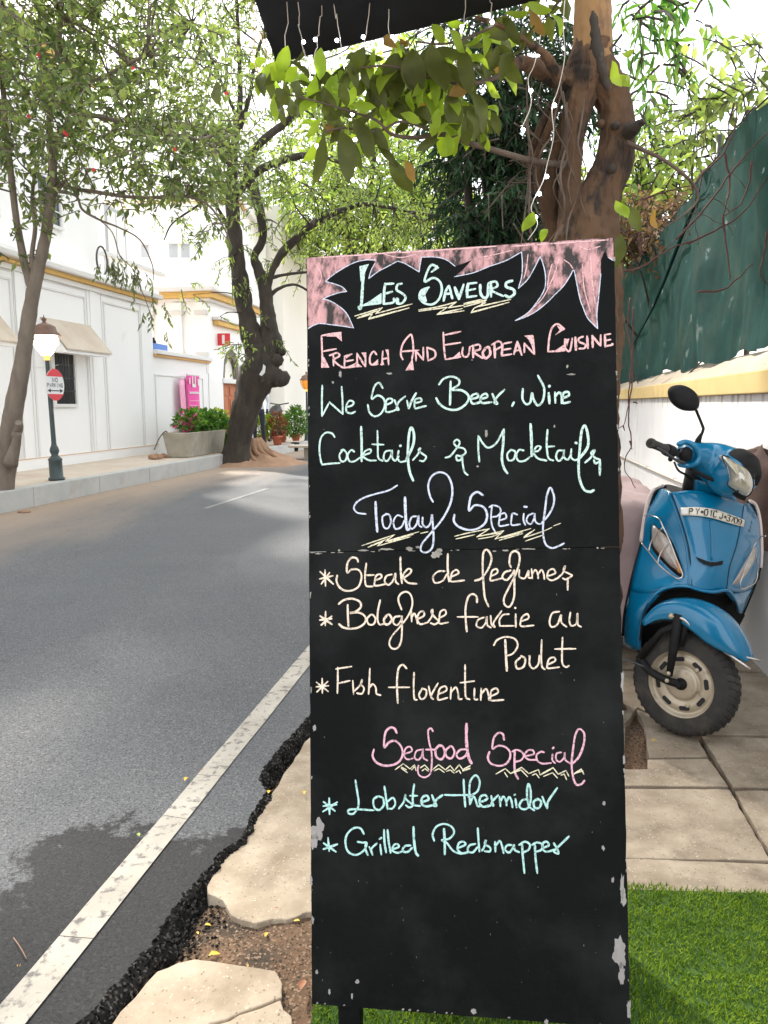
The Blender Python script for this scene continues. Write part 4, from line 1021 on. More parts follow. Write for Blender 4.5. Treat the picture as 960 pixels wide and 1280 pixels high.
# LES SAVEURS
write('mint', 380, 300, 4.8, 3.6, '362,160 352,270 345,385 337,412@4.6;350,392 400,386 462,378;335,408 328,400 335,415 345,405;488,262 482,300 480,345 478,385@4;485,265 538,262;480,325 530,310;480,385 535,375 540,350;588,262 562,270 556,300 585,318 610,345 590,378 560,380 553,355;805,168 768,150 742,185 725,250 775,228 815,250 827,300 810,355 770,387 720,378 693,345 705,305 750,285;870,275 850,310 838,365@4;870,275 880,310 890,352;845,325 882,322;905,285 930,355@5;930,355 958,268@4',
      fills=('333,158 390,145 362,205 356,250 340,250', '350,392 400,364 465,318 466,378 400,388', '694,340 708,303 752,285 728,330 738,368 722,378', '758,195 800,150 808,170 770,196', '570,350 556,345 552,372 572,380'))
write('mint', 580, 290, 4.8, 3.4, '25,310 18,350 20,392@4.5;22,312 76,305;20,352 68,342;20,392 76,384;97,318 100,370 122,396 142,380 146,310@4.2;162,310 162,388@4.2;150,305 190,298 200,325 165,350 235,385;290,293 255,305 255,330 295,345 302,372 272,392 246,380@4.2')
write('cream', 380, 300, 4.8, 1.9, '305,457 470,407;470,407 430,442;430,442 648,384;320,470 410,444;410,444 388,476;388,476 630,408;688,420 800,402 915,372;915,372 865,408;690,428 858,404;858,404 798,448;798,448 960,425;330,463 440,425;400,468 560,425;810,442 950,412;865,408 960,392', smooth=False)
write('cream', 580, 290, 4.8, 1.9, '0,437 135,408;135,408 92,447;92,447 280,405;0,450 112,420;60,458 130,425;60,458 42,486;42,486 270,422;55,478 240,432;0,430 110,404', smooth=False)
# FRENCH AND EUROPEAN CUISINE
write('pinkc', 390, 400, 4.8, 2.9, '58,95 60,160 62,230 60,285;58,95 110,85 175,76;60,190 145,174;128,205 130,275;105,213 150,198 165,215 132,242 175,280 202,287;196,222 195,282;195,218 240,205;195,250 248,240;200,285 258,281;270,200 272,280;270,200 320,280;320,198 322,280;388,208 370,190 350,215 348,255 360,268 395,265;425,187 420,270;455,180 460,268;422,235 458,228;545,238 533,205 545,145 588,90 602,108 608,180 600,235;533,190 640,182;622,185 625,245;622,185 668,240;668,165 668,240;690,165 697,245;690,165 735,185 738,222 697,245;788,75 792,160 800,235;788,92 892,70;798,150 892,136;800,237 892,222;905,165 902,205 918,222 938,212 948,160',
      fills=('60,215 75,225 105,286 58,286', '110,86 176,76 180,130 145,100 85,100', '205,284 262,258 260,282', '245,204 205,232 197,218', '262,250 302,282 266,284', '297,196 327,196 324,245', '362,265 397,235 397,266', '440,178 462,180 458,225', '603,232 612,300 560,304', '805,238 850,222 886,190 894,222', '408,270 425,240 434,270'))
write('pinkc', 580, 400, 4.8, 2.9, '55,155 55,225@3.8;45,158 90,148 96,175 60,192 112,230;128,172 112,200 130,230 157,205 150,165 125,170@3.8;182,140 186,225@4;165,150 210,128 227,155 185,182;232,145 226,215@3.6;226,215 285,205;235,143 285,133;230,180 280,172;320,130 300,205@3.6;320,130 346,210@3.6;305,185 340,178;362,140 362,195;362,140 420,205;412,95 418,150 422,205;602,55 560,25 528,48 512,105 504,190;504,190 602,185;605,115 608,170 635,185 650,110;668,105 672,180@4;715,100 688,112 692,132 727,148 722,170 690,172;738,98 743,170@3.6;770,95 772,165@3.6;768,95 818,155@3.4;820,90 820,155;845,90 847,160@3.6;847,158 890,150;845,90 878,84;845,125 880,118;887,146 892,147@4',
      fills=('362,95 410,90 420,205 404,150 385,115', '555,32 606,57 545,93 574,62', '540,188 598,150 606,186', '604,115 632,112 618,160'))
# We Serve Beer , Wine
write('mint', 390, 460, 4.8, 2.9, '62,105 60,180 60,290;60,290 105,205;105,205 185,277;185,277 183,190 178,112;205,235 240,225 250,205 225,197 207,225 208,262 235,272 260,262;425,122 403,90 375,112 358,185 395,165 430,185 436,230 412,275 375,290 345,265 335,220;445,222 480,205 478,185 450,190 443,225 445,262 475,262 505,250;495,192 508,225 520,250 508,246 520,205 560,170;570,195 580,243;580,243 600,195 625,150@3.6;615,212 655,200 650,182 622,188 615,215 620,242 650,236 685,228;832,80 830,150 828,222@3.6;762,100 790,65 840,52 880,70 880,100 840,130 900,135 940,170 925,215 870,250 810,245 765,215 745,180@3.4')
write('mint', 540, 460, 4.8, 3.3, '235,187 275,175 270,155 240,165 233,195 248,215 292,205;290,187 330,175 325,155 300,165 290,195 305,211 358,205;362,155 376,190 392,214 375,210 390,175 435,130;492,205 480,230;545,125 543,185 565,217 590,205 600,150 610,190 635,225 665,195 672,120 635,45;700,150 705,213@4;706,106 702,113@4;738,145 740,210;738,172 760,148 777,165 777,213;785,182 820,165 818,145 790,150 784,180 787,210 828,204')
# Cocktails & Mocktails
write('mint', 390, 520, 4.8, 2.8, '137,128 120,105 85,100 55,130 45,190 50,250 60,292;60,292 110,286 168,282;185,205 165,235 175,270 200,268 210,230 190,203 175,207;255,215 235,205 215,235 225,270 255,272 288,250;295,65 298,170 298,272@3.8;300,245 320,210 350,200 350,220 308,240 340,265 385,267;393,88 395,180 398,250 425,270;360,170 430,172;470,207 440,215 430,255 450,270 472,240 480,205 482,250 500,268 522,240;520,208 515,250 530,275 562,270;530,176 531,181@4;562,270 605,180 612,110 595,70 580,130 576,250 585,330 607,388@4;605,265 635,230 650,195 640,205 660,225 685,245 670,270 645,268;800,250 830,240 870,190 887,160 870,142 852,160 870,185 910,195 922,220 895,240 868,238 870,265 895,262 900,235 905,290 915,335 935,355')
write('mint', 560, 520, 4.8, 2.9, '188,275 182,200 182,120;182,120 210,165 242,190 290,162 335,80;335,80 330,180 323,250 335,310 357,345@3.6;378,202 355,230 365,267 395,258 402,215 375,202;455,207 425,205 410,240 425,270 462,268 492,245;495,48 500,130 502,240@4;503,235 530,185 556,187 540,210 512,217 540,255 592,268;597,82 592,170 602,250 632,268;588,185 638,182;690,207 660,210 648,245 665,270 690,245 697,205 695,245 718,262 738,235;740,198 738,245 760,265 788,256;764,160 772,164@4;788,256 838,185 838,110 820,58 800,100 788,225 783,300 790,380 815,440 850,455 875,445@3.8;822,280 860,245 880,205 858,222 880,250 912,265 885,285 875,265;912,262 910,355@3.4')
# Today Special
write('lav', 430, 580, 6, 2.6, '400,160 330,200 200,235 110,275 75,325 100,365 165,375;237,285 242,400 250,508@4;320,375 288,400 298,470 330,482 352,435 342,385 312,373;440,398 400,385 372,430 385,485 430,472 455,420;458,250 462,380 472,485 490,487@4.2;545,393 510,398 490,450 510,487 545,450 560,388 562,455 585,474;590,400 590,450 620,475 650,440 660,380 668,480 672,560 660,630 620,662 578,650 585,600 650,520 740,410 800,290 812,180 780,90 720,62 660,90 632,160 645,240 668,285@3')
write('lav', 560, 590, 6, 2.5, '262,175 220,150 175,180 160,240 160,290 200,250 260,260 292,310 280,380 220,425 150,434 80,410 45,370 48,320@3.2;330,255 323,330 330,400 352,447;308,265 340,250 385,265 395,300 370,330 335,337;390,362 435,345 428,310 395,320 383,370 388,405 455,395;520,320 485,310 476,350 478,397 540,392;568,312 566,360 580,398;570,260 592,262@3.2;638,310 600,330 590,370 620,390 645,350 650,310 655,370 690,390 718,365;718,365 755,320 788,255 795,185 768,118 742,175 728,280 713,400 715,480 735,545 780,570 830,555 870,535@2.8')
write('cream', 430, 580, 6, 1.6, '135,612 380,530;380,530 312,580;312,580 562,508;180,625 292,580;292,580 250,615;250,615 500,545;575,520 630,508;200,612 330,560;270,612 420,560;330,582 520,528', smooth=False)
write('cream', 560, 590, 6, 1.6, '50,482 160,455 310,426;310,426 215,487;215,487 418,440;418,440 352,503;352,503 620,424;650,432 568,494;568,494 720,442;720,442 780,415@1.2;790,405 845,384@1.2;60,502 200,470;228,502 330,484 390,460;385,512 560,462;580,518 715,472;240,478 400,455;400,495 560,452;620,450 570,484', smooth=False)
# Steak de legumes / Bolognese farcie au Poulet / Fish florentine
write('peach', 390, 680, 6, 2.8, '98,195 102,315;62,208 160,300@3.2;132,215 70,300;58,262 158,238;347,135 335,108 295,104 265,150 265,215 300,190 350,195 372,240 355,310 310,345 250,350 205,322 184,275 190,235@3;408,145 398,230 404,308 440,318 462,315;395,235 465,232;475,272 520,252 515,228 485,235 472,275 475,312 555,300;600,227 560,240 545,280 575,306 610,270 625,220 628,280 650,302;663,98 666,200 675,295@3.2;675,262 730,225 745,197 720,187 688,225 685,250 720,290 785,298;'
      '103,505 100,612;62,540 150,602@3.4;148,542 70,607@3.4;60,570 148,560@3.4;268,455 270,540 274,615@3.2;200,450 240,420 300,410 355,430 368,470 330,505 285,517 350,513 400,545 397,590 350,625 290,635 235,625 203,600@3.2;440,530 415,560 425,600 460,602 477,565 460,533 438,530;512,420 495,500 492,570 510,604 540,598;560,537 540,567 552,602 582,595 597,560 580,530 556,538@3.4;660,540 620,550 610,590 640,607 670,570 674,540 675,650 668,730 640,780 600,782 580,745 600,690 660,620 720,540 752,460 745,390 710,358 665,375 648,420 672,492@2.8;745,500 748,582;748,550 768,520 785,560 792,597;795,562 840,537 835,505 805,515 790,560 812,600 868,588;868,588 900,540 905,492 895,512 922,550 950,580 920,602 890,592')
write('peach', 530, 680, 4.8, 2.6, '95,442 130,422 126,395 100,405 92,442 95,477 145,470;125,163 85,165 55,195 65,232 110,222 138,180;143,60 142,140 150,225@3.2;165,197 207,175 195,155 170,170 162,200 165,225 242,218;305,220 345,205 385,150 405,90 390,45 370,35 355,60 352,140 357,240 365,320 388,375@3;405,192 440,172 435,150 410,160 400,195 402,220 470,205;520,158 485,170 470,200 498,215 530,180 542,160 542,240 540,320 515,375 485,365 480,325 510,260 550,180 572,110 570,60 545,42 520,60 512,110 522,140@3;572,155 572,195 605,205 627,160 627,200 645,203;645,150 650,207;650,180 668,155 682,180 685,207;685,180 705,155 718,180 722,212;745,192 787,175 775,150 747,162 740,200 765,218 802,205;802,205 835,170 847,130 838,160 870,178 887,190 852,212 832,205;862,205 862,275@3;'
      '318,350 315,315 290,300 265,320 250,380 250,450 257,525@3;200,437 325,437;360,440 325,455 315,490 345,502 370,472 377,435 380,485 402,502;400,430 405,480 425,498 418,470 465,402;510,420 475,425 453,455 455,492;455,492 552,490;550,420 551,498@3;546,382 549,385@3.4;590,462 627,445 620,420 592,435 580,465 585,493 658,488;812,405 770,415 753,465 765,497 800,482 822,425 824,470 855,497;878,410 872,460 885,490 915,475 920,415 922,480 942,497;'
      '487,575 492,670 497,760@3.6;418,608 440,575 490,557 545,570 562,610 535,655 495,672;578,680 550,710 560,747 597,735 607,690 582,670@3;635,670 633,720 655,747 685,722 692,668;706,575 703,680 708,735 726,752;745,722 787,700 778,680 750,690 740,725 745,745 812,738;831,560 828,650 830,715 850,738 870,730;630,670 632,672;785,630 910,628')
write('peach', 390, 820, 3.84, 2.7, '49,108 50,178;22,126 78,170;76,122 24,172;20,148 80,142;124,55 124,110 122,178;115,62 190,50;122,132 182,118;196,118 200,183;205,167 235,135 241,113 235,135 250,155 240,180 216,178;278,60 275,130 272,183;272,158 290,135 306,150 310,180 330,188;455,60 435,42 415,62 408,130 412,226@3;368,150 468,150;490,80 488,150 492,205 505,210;530,155 514,185 525,207 545,195 549,165 528,155;560,145 570,190 582,207 572,190 605,130;610,182 645,165 640,145 615,155 606,185 608,210 650,200;668,150 665,206;665,178 690,150 702,180 704,205 720,206;735,42 735,130 738,195 757,208;712,128 780,120;780,155 780,205 795,208;812,155 810,212;810,185 835,158 847,185 850,212;862,192 892,175 885,155 862,165 857,195 860,213 920,210')
# Seafood Special
write('rose', 455, 895, 6.4, 2.5, '262,135 245,100 210,92 175,125 162,190 165,250 200,210 250,198 295,240 310,300 285,360 230,390 160,395 100,370 70,320 80,265@3.2;325,302 382,280 370,245 335,258 320,310 345,345 392,338;460,267 420,280 405,330 435,350 465,310 472,260 475,330 507,355;552,122 535,98 513,120 520,200 540,290 542,380 530,460 485,490 440,470 430,420 437,395;495,268 572,268@3;600,235 573,270 580,325 620,345 647,300 632,245 598,233@3.4;690,240 655,275 662,325 700,337 724,290 705,245 682,242@3;820,265 770,270 740,310 765,340 810,320 830,280@3;820,62 820,200 835,320 860,378@4.4')
write('rose', 595, 895, 6.4, 2.6, '225,190 215,145 180,135 145,170 132,230 135,262 175,238 230,245 270,285 270,340 235,385 180,398 120,380 95,335 108,285@3;310,280 308,360 312,450 337,502@3.2;288,285 325,270 370,290 380,325 355,355 315,365;395,320 460,305 455,275 415,275 388,315 420,347 480,350;545,290 520,285 485,310 490,355 530,380 602,375;612,305 610,350 634,378;622,250 612,260@3;682,290 645,300 640,345 670,365 705,330 710,290 715,350 765,385;765,385 820,330 860,230 865,140 825,103 795,150 778,250 765,380 775,480 800,545 840,545 868,515@3')
write('cream', 455, 895, 6.4, 1.7, '250,428 315,380;315,380 367,422;367,422 405,390;405,390 417,437;298,417 347,452;300,408 340,430;450,415 485,390;485,390 522,430;465,437 490,420;490,420 515,440;550,427 597,388;597,388 652,430;652,430 690,395;690,395 722,437;722,437 762,388;762,388 792,430;792,430 848,398@2.6;560,438 600,420;600,420 642,450;660,442 690,430;690,430 722,456;735,450 760,432;760,432 775,460;790,438 850,418@2.4;380,430 405,405', smooth=False)
write('cream', 595, 895, 6.4, 1.7, '160,463 235,420;235,420 277,460;277,460 365,410@2.2;365,410 422,460;422,460 500,428;500,428 512,470;512,470 617,413@2.4;617,413 657,465;657,465 720,435;720,435 742,480;228,450 252,487;300,452 360,430;360,430 412,484;450,472 480,460;480,460 505,494;540,482 612,452;612,452 652,496;680,472 705,462;705,462 724,508;785,462 842,424@2.4;842,424 862,465;798,455 856,438', smooth=False)
# Lobster thermidor / Grilled Redsnapper
write('aqua', 385, 960, 5.647, 3.0, '150,212 152,325@3.4;110,238 190,302@3.4;207,240 106,307@3.2;108,268 203,258@3;335,85 350,180 358,240 350,285 320,322 285,318 290,295 340,290 465,298;490,200 462,225 470,280 505,295 535,260 530,215 500,198@3.2;540,130 550,200 562,290@3.2;560,237 600,210 617,250 595,285 570,285;640,287 675,240 690,187 686,210 715,240 742,262 715,277 690,262;750,112 740,190 745,255 792,268;720,195 772,195;800,242 850,222 840,195 810,205 800,245 830,270 882,262@3.4;875,190 890,230 907,265 888,262 905,225 950,190@3.4;'
      '142,492 150,585@3.2;112,530 197,590@3.6;208,537 110,572@3.6;395,465 370,425 320,425 275,470 265,530 285,590 340,612 395,580 415,530 385,525 350,520@3.2;410,522 406,570 424,615@3.2;433,555 457,612;457,612 448,570 487,530;510,540 518,610;505,500 520,490@3.2;537,435 540,520 552,595@3.4;562,435 570,520 584,598@3.2;600,572 642,555 630,535 605,545 596,580 630,597 665,588;725,545 685,550 668,580 700,592 737,560@3.2;745,415 748,500 760,590 778,618@3.8')
write('aqua', 540, 960, 5.333, 3.0, '85,178 150,180 262,178;211,75 215,170 222,257@3.2;252,240 250,120 265,70 295,48 318,90 305,150 265,180 242,192;252,242 275,190 292,215 302,250 322,255;325,227 367,205 355,180 325,190 317,230 340,257 388,250@3.4;395,185 400,220 410,250 396,240 408,215 442,180;450,190 456,255@3.2;455,225 475,190 492,215 497,250;495,225 515,193 530,220 537,262@3.2;556,205 564,262@3.2;548,180 555,176@3;640,207 600,215 583,255 615,275 652,245 658,150 642,105 633,170 645,250 682,282@3;705,205 678,225 685,263 715,262 727,225 703,203@3.4;735,190 750,230 767,268;767,268 775,220 835,132@3.2;'
      '80,405 85,490 85,575@3.6;15,485 5,440 30,390 80,372 130,390 147,430 115,470 65,480 100,500 140,550 190,570 212,565@3;175,532 222,510 210,490 180,500 170,540 200,567 243,560;290,505 250,515 238,550 270,562 305,525;305,400 310,480 316,557@3.2;332,552 350,520 360,480 353,505 387,530 385,555 350,553@3;420,490 423,557@3;422,522 450,485 467,520 477,567@3;530,512 500,515 488,545 515,562 540,530 546,510 552,545 582,560@3;600,500 605,580 616,700@3.2;580,512 620,490 652,510 642,545 605,562@3;685,505 690,600 702,700@3.2;665,512 700,495 737,510 727,545 690,557@3;737,532 777,515 765,490 740,500 737,535 762,557 820,542@3.2;812,500 835,540 842,570 812,555 835,530 912,455@3.2')
# ---- pink jagged border
MT['pinkwash'] = mat('smudged_pink_chalk', (.56, .31, .31), (.34, .20, .205), rough=.95, scale=22, c3=(.045, .04, .04), s3=26, th3=(.44, .58), detail=10, stretch=(1.6, 1, .8), spec=.1)
P1 = [(383.6, 322.4), (420, 319.6), (460, 317), (500, 314.4), (540, 311.8), (580, 309.2), (620, 306.6), (655, 304.3), (700, 301.4), (740, 298.8), (766.5, 297.4), (767, 318), (767, 326), (760, 322), (756, 314), (751, 325), (751, 342), (748, 373), (746, 394), (747, 411), (741, 405), (734, 397), (729, 385), (725, 374), (721, 355), (718, 340), (716, 338), (712, 346), (704, 358), (694, 368), (684, 378), (672, 388), (660, 395), (644, 401), (656, 394), (664, 387), (671, 378), (677, 369), (681, 360), (682, 350), (681, 339), (678, 328), (675, 321), (668, 335), (659, 350), (648, 360.5), (652, 346), (653, 330), (652, 315), (632, 326), (612, 333), (592, 341), (568, 346), (578, 338), (590, 325), (580, 329), (569, 333), (558, 325), (545, 321.5), (527, 321.5), (525, 332), (524, 340), (514, 334), (505, 329), (497, 326.5), (485, 333), (472, 340), (461, 348.5), (464, 338), (470, 327), (458, 325), (444, 328), (430, 335), (416, 344), (407, 352), (418, 355), (428, 359), (433.5, 364.5), (424, 366), (412, 370), (404, 374), (412, 376), (424, 383), (434, 393), (442, 410), (430, 408), (414, 406), (400, 404.5), (392, 407), (385, 411), (384.4, 380), (384, 350)]
mb = MB(); mb.add([BP(x, y, .0004) for x, y in P1], [tuple(range(len(P1)))])
mb.build('pink_border', MT['pinkwash'], AF)
write('lav', 0, 0, 1, 1.4, '767,326 760,322;747,411 741,405 734,397 729,385 725,374 721,355 718,340 716,338;716,338 712,346 704,358 694,368 684,378 672,388 660,395 644,401;644,401 656,394 664,387 671,378 677,369 681,360 682,350 681,339 678,328 675,321;675,321 668,335 659,350 648,360.5;648,360.5 652,346 653,330 652,315;652,315 632,326 612,333 592,341 568,346;569,333 558,325 545,321.5 527,321.5;527,321.5 525,332 524,340;524,340 514,334 505,329 497,326.5;497,326.5 485,333 472,340 461,348.5;461,348.5 464,338 470,327;470,325 458,325 444,328 430,335 416,344 407,352;407,352 418,355 428,359 433.5,364.5;433.5,364.5 424,366 412,370 404,374;404,374 412,376 424,383 434,393 442,410;442,410 430,408 414,406 400,404.5 392,407 385,411;747,411 746,394 748,373 751,342', name='border_outline')
write('pinkc', 0, 0, 1, 1.5, '690,330 686,345 684,360;700,320 692,345 680,370 668,384;728,330 730,360 738,390;738,320 740,350 744,380;660,318 658,335 655,348;480,318 500,322 520,318;600,322 620,318 640,313;640,308 700,304 760,300@2.2;400,322 450,319 500,315@2.2;500,316 560,312 620,308@2.4;395,330 402,345 396,360@1.2;720,306 735,312 750,308;705,325 712,330 716,336', name='pink_smudge')
# ---- bare wood chips and scuffs
def chip(c, w_, h_, sd_, name='worn_patch', lift=.0003, m='chip'):
    n = 26; pts = []
    for i in range(n):
        a = 2 * math.pi * i / n; r_ = 1 + .55 * noise.noise(Vector((math.cos(a) * 1.7, math.sin(a) * 1.7, sd_))) + .35 * noise.noise(Vector((math.cos(a) * 5, math.sin(a) * 5, sd_)))
        pts.append(BP(c[0] + math.cos(a) * w_ / 2 * r_, c[1] + math.sin(a) * h_ / 2 * r_, lift))
    MB().add(pts, [tuple(range(n))]).build(name, MT[m], AF)
for i, (x, y, w_, h_) in enumerate(((778, 1108, 5, 26), (779, 1122, 8, 20), (774, 1192, 16, 36), (777, 1218, 8, 26), (786, 1262, 5, 20), (398, 1038, 16, 26), (393, 1052, 9, 20), (754, 1060, 4, 5), (755, 1004, 4, 5), (766, 1100, 3, 8), (393, 910, 4, 8), (389, 1100, 4, 12), (391, 1150, 3, 10), (396, 1215, 3, 6), (592, 1264, 7, 7), (683, 1277, 6, 7), (447, 1227, 5, 5), (780, 950, 3, 12), (778, 850, 4, 24), (425, 468, 4, 9), (416, 478, 3, 3), (487, 467, 6, 2.5), (412, 1240, 2.5, 9), (440, 1245, 2, 8))):
    chip((x, y), w_, h_, i * 3.3)
MT['scar'] = mat('paint_scar', (.30, .28, .24), (.15, .145, .13), rough=.9, scale=60)
for i, (x, y, w_, h_) in enumerate(((424, 688, 3, 3), (455, 688, 13, 2), (483, 686.5, 18, 3), (512, 686, 9, 5), (522, 684, 5, 3), (545, 693, 12, 9), (549, 688, 7, 5), (632, 688, 8, 2), (660, 686, 16, 1.6), (398, 692, 7, 1.8), (618, 689, 6, 1.4), (706, 686, 5, 1.4), (747, 685, 3, 2), (608, 542, 4, 8), (709, 458, 2.5, 4), (714, 468, 9, 2), (597, 583, 3, 2), (693, 533, 2, 4), (719, 437, 2, 2), (590, 450, 1.6, 1.6))):
    chip((x, y), w_, h_, 50 + i * 2.7, 'paint_scar', .00035, 'scar')
mb = MB(); r8 = random.Random(8)
for i in range(70):
    x, y = r8.uniform(390, 775), r8.uniform(420, 1255)
    if r8.random() < .6: y = r8.uniform(1090, 1255)
    a = BP(x, y, .0004); l = r8.uniform(.0003, .0014); 
    q = bV * l * r8.uniform(.8, 2.6); mb.add([a, a + bU * l * .7, a + bU * l * .5 + q, a + q], [(0, 1, 2, 3)])
x = 388
while x < 772:
    l = r8.uniform(1, 9)
    if r8.random() < .42:
        y = 690.3 - (x - 386) * .0167 + r8.uniform(-.8, .8); mb.add([BP(x, y, .00042), BP(x + l, y - .1, .00042), BP(x + l * .7, y + r8.uniform(.5, 1.4), .00042), BP(x + l * .2, y + r8.uniform(.4, 1.1), .00042)], [(0, 3, 2, 1)])
    x += l + r8.uniform(.5, 5)
for side, (xa, ya, xb, yb) in enumerate(((384.5, 340, 391, 1253), (769, 320, 787, 1280), (391, 1254, 787, 1284))):
    for i in range(16):
        f = r8.random(); x = xa + (xb - xa) * f; y = ya + (yb - ya) * f; s = r8.uniform(.6, 2.4)
        dx, dy = ((s, s * 2.4) if side < 2 else (s * 1.5, -s)); dx = dx if side == 0 else -dx
        mb.add([BP(x, y, .00045), BP(x + dx, y, .00045), BP(x + dx * .6, y + dy, .00045), BP(x, y + dy, .00045)], [(0, 1, 2, 3)])
mb.build('paint_flecks', MT['scar'], AF, kind='stuff')
# ================================================================== right boundary wall and shade net
TN = 1.33
TW = 1.19
RW = thing('boundary_wall', R(4, TW), 'whitewashed boundary wall with yellow coping behind the blue scooter', 'wall')
MT['rwall'] = mat('grimy_whitewash', (.66, .66, .68), (.76, .76, .77), rough=.9, scale=2.0, bump=.25, bscale=40, c3=(.42, .38, .34), s3=2.6, th3=(.58, .82), stretch=(1, 1, .5), detail=9)
n_ = MT['rwall'].node_tree; p_ = n_.nodes['Principled BSDF']; src = p_.inputs['Base Color'].links[0].from_socket
geo = nd(n_, 'ShaderNodeNewGeometry'); mp = nd(n_, 'ShaderNodeMapping'); mp.inputs['Scale'].default_value = (14, 14, .7); n_.links.new(geo.outputs['Position'], mp.inputs[0])
nz = nd(n_, 'ShaderNodeTexNoise'); nz.inputs['Scale'].default_value = 1; nz.inputs['Detail'].default_value = 6; n_.links.new(mp.outputs[0], nz.inputs['Vector'])
sx = nd(n_, 'ShaderNodeSeparateXYZ'); n_.links.new(geo.outputs['Position'], sx.inputs[0])
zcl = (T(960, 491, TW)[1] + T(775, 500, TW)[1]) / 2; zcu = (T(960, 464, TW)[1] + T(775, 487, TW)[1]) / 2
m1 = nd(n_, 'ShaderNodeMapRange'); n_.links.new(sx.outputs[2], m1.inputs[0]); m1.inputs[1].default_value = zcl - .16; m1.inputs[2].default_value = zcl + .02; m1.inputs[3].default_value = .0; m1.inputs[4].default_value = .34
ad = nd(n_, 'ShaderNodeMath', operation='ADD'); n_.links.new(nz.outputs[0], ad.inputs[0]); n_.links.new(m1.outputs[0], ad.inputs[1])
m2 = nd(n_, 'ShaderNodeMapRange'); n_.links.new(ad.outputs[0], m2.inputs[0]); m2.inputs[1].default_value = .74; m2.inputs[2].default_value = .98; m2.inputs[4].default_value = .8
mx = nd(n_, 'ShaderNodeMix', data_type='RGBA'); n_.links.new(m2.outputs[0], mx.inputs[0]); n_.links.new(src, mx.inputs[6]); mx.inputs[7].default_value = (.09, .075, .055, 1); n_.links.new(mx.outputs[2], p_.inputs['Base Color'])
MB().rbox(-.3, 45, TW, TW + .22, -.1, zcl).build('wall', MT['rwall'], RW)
MT['yel'] = mat('yellow_coping_paint', (.56, .41, .17), (.64, .48, .21), rough=.85, scale=4, c3=(.36, .27, .15), s3=5, th3=(.58, .8), bump=.15)
MT['beige'] = mat('sandy_cement', (.36, .30, .23), (.46, .39, .30), rough=.95, scale=6, bump=.3, c3=(.2, .16, .12), s3=4)
mb = MB(); znb = (T(960, 434, TN)[1] + T(800, 477, TN)[1]) / 2 + .02; a = [R(-.3, TW - .03, zcl + .002), R(-.3, TW - .03, zcu), R(-.3, TN + .03, znb), R(-.3, TN + .16, znb - .03), R(-.3, TN + .16, zcl + .002)]
MB().rbox(-.3, 45, TW - .035, TW - .0, zcl + .002, zcu).build('coping_face', MT['yel'], RW, bevel=.006)
mb.ext([q + RN * .034 for q in a[:2]] + a[2:], RD * 45.3); mb.build('coping_top', MT['beige'], RW)
w0 = T(768, 566, TW); w1 = T(862, 606, TW)
cd = thing('conduit_pipe', R(w0[0], TW, w0[1]), 'thin pale conduit pipe sloping across the whitewashed wall above the scooter', 'pipe')
MT['pvc'] = mat('aged_white_pipe', (.62, .58, .53), (.5, .42, .36), rough=.6, scale=30)
pA, pB = R(w0[0], TW - .02, w0[1]), R(w1[0], TW - .02, w1[1]); MB().tube([pA.lerp(pB, i / 8) for i in range(9)], .011, 8).build('pipe', MT['pvc'], cd)
for f in (.2, .6, .9):
    c = pA.lerp(pB, f); MB().lathe([(.017, 0), (.017, .02)], c, 8, axis=(pB - pA)).build('pipe_clip', MT['pvc'], cd)
# shade net
TN = TW + .14
low = [(1200, 340), (1080, 388), (960, 432), (948, 440), (931, 437), (915, 447), (900, 455), (885, 452), (868, 462), (852, 469), (838, 462), (820, 470), (800, 478), (772, 490), (740, 502)]
top = [(1200, -180), (1080, -40), (960, 122), (946, 136), (932, 150), (917, 166), (903, 186), (890, 203), (876, 224), (862, 243), (850, 262), (836, 282), (812, 303), (772, 343), (740, 372)]
MT['net'] = mat('green_shade_net', (.006, .026, .027), (.012, .050, .052), rough=.75, scale=3.5, bump=.35, bscale=120, c3=(.04, .06, .056), s3=1.8, th3=(.5, .8), transl=.16, spec=.08)
nn_ = MT['net'].node_tree; o_ = nn_.nodes['Material Output']; sh_ = o_.inputs[0].links[0].from_socket
tb = nd(nn_, 'ShaderNodeBsdfTransparent'); mm = nd(nn_, 'ShaderNodeMixShader'); g_ = nd(nn_, 'ShaderNodeNewGeometry'); z_ = nd(nn_, 'ShaderNodeTexNoise'); z_.inputs['Scale'].default_value = 7; z_.inputs['Detail'].default_value = 8
nn_.links.new(g_.outputs['Position'], z_.inputs['Vector']); r_ = nd(nn_, 'ShaderNodeMapRange'); nn_.links.new(z_.outputs[0], r_.inputs[0]); r_.inputs[1].default_value = .64; r_.inputs[2].default_value = .70; r_.inputs[3].default_value = .0; r_.inputs[4].default_value = .10
nn_.links.new(r_.outputs[0], mm.inputs[0]); nn_.links.new(sh_, mm.inputs[1]); nn_.links.new(tb.outputs[0], mm.inputs[2]); nn_.links.new(mm.outputs[0], o_.inputs[0])
NT = thing('shade_net', R(4, TN, zcu), 'dark green shade net sheet strung above the yellow coping of the wall', 'netting')
rows = []
tp2 = crom([Vector((x, y, 0)) for x, y in top], 10); lw2 = crom([Vector((x, y, 0)) for x, y in low], 10)
for j in range(25):
    v = j / 24; row = []
    for i, (a, b) in enumerate(zip(tp2, lw2)):
        q = a.lerp(b, v); s, z = T(q.x, q.y, TN)
        fold = .075 * noise.noise(Vector((s * 2.4 + v * 1.8, v * .8, 0))) + .010 * math.sin(s * 11 + v * 3 + 6 * noise.noise(Vector((s * 1.5, v * 2, 4)))) * v + .01 * noise.noise(Vector((s * 12, v * 8, 1)))
        sag = .10 * max(0, 1 - abs(s - 4.3) / .5) * (1 - v) 
        row.append(R(s, TN + fold + sag - .02 * v, z + .012 * noise.noise(Vector((s * 9, v * 9, 2))) * (1 if j in (0, 24) else 0)))
    rows.append(row)
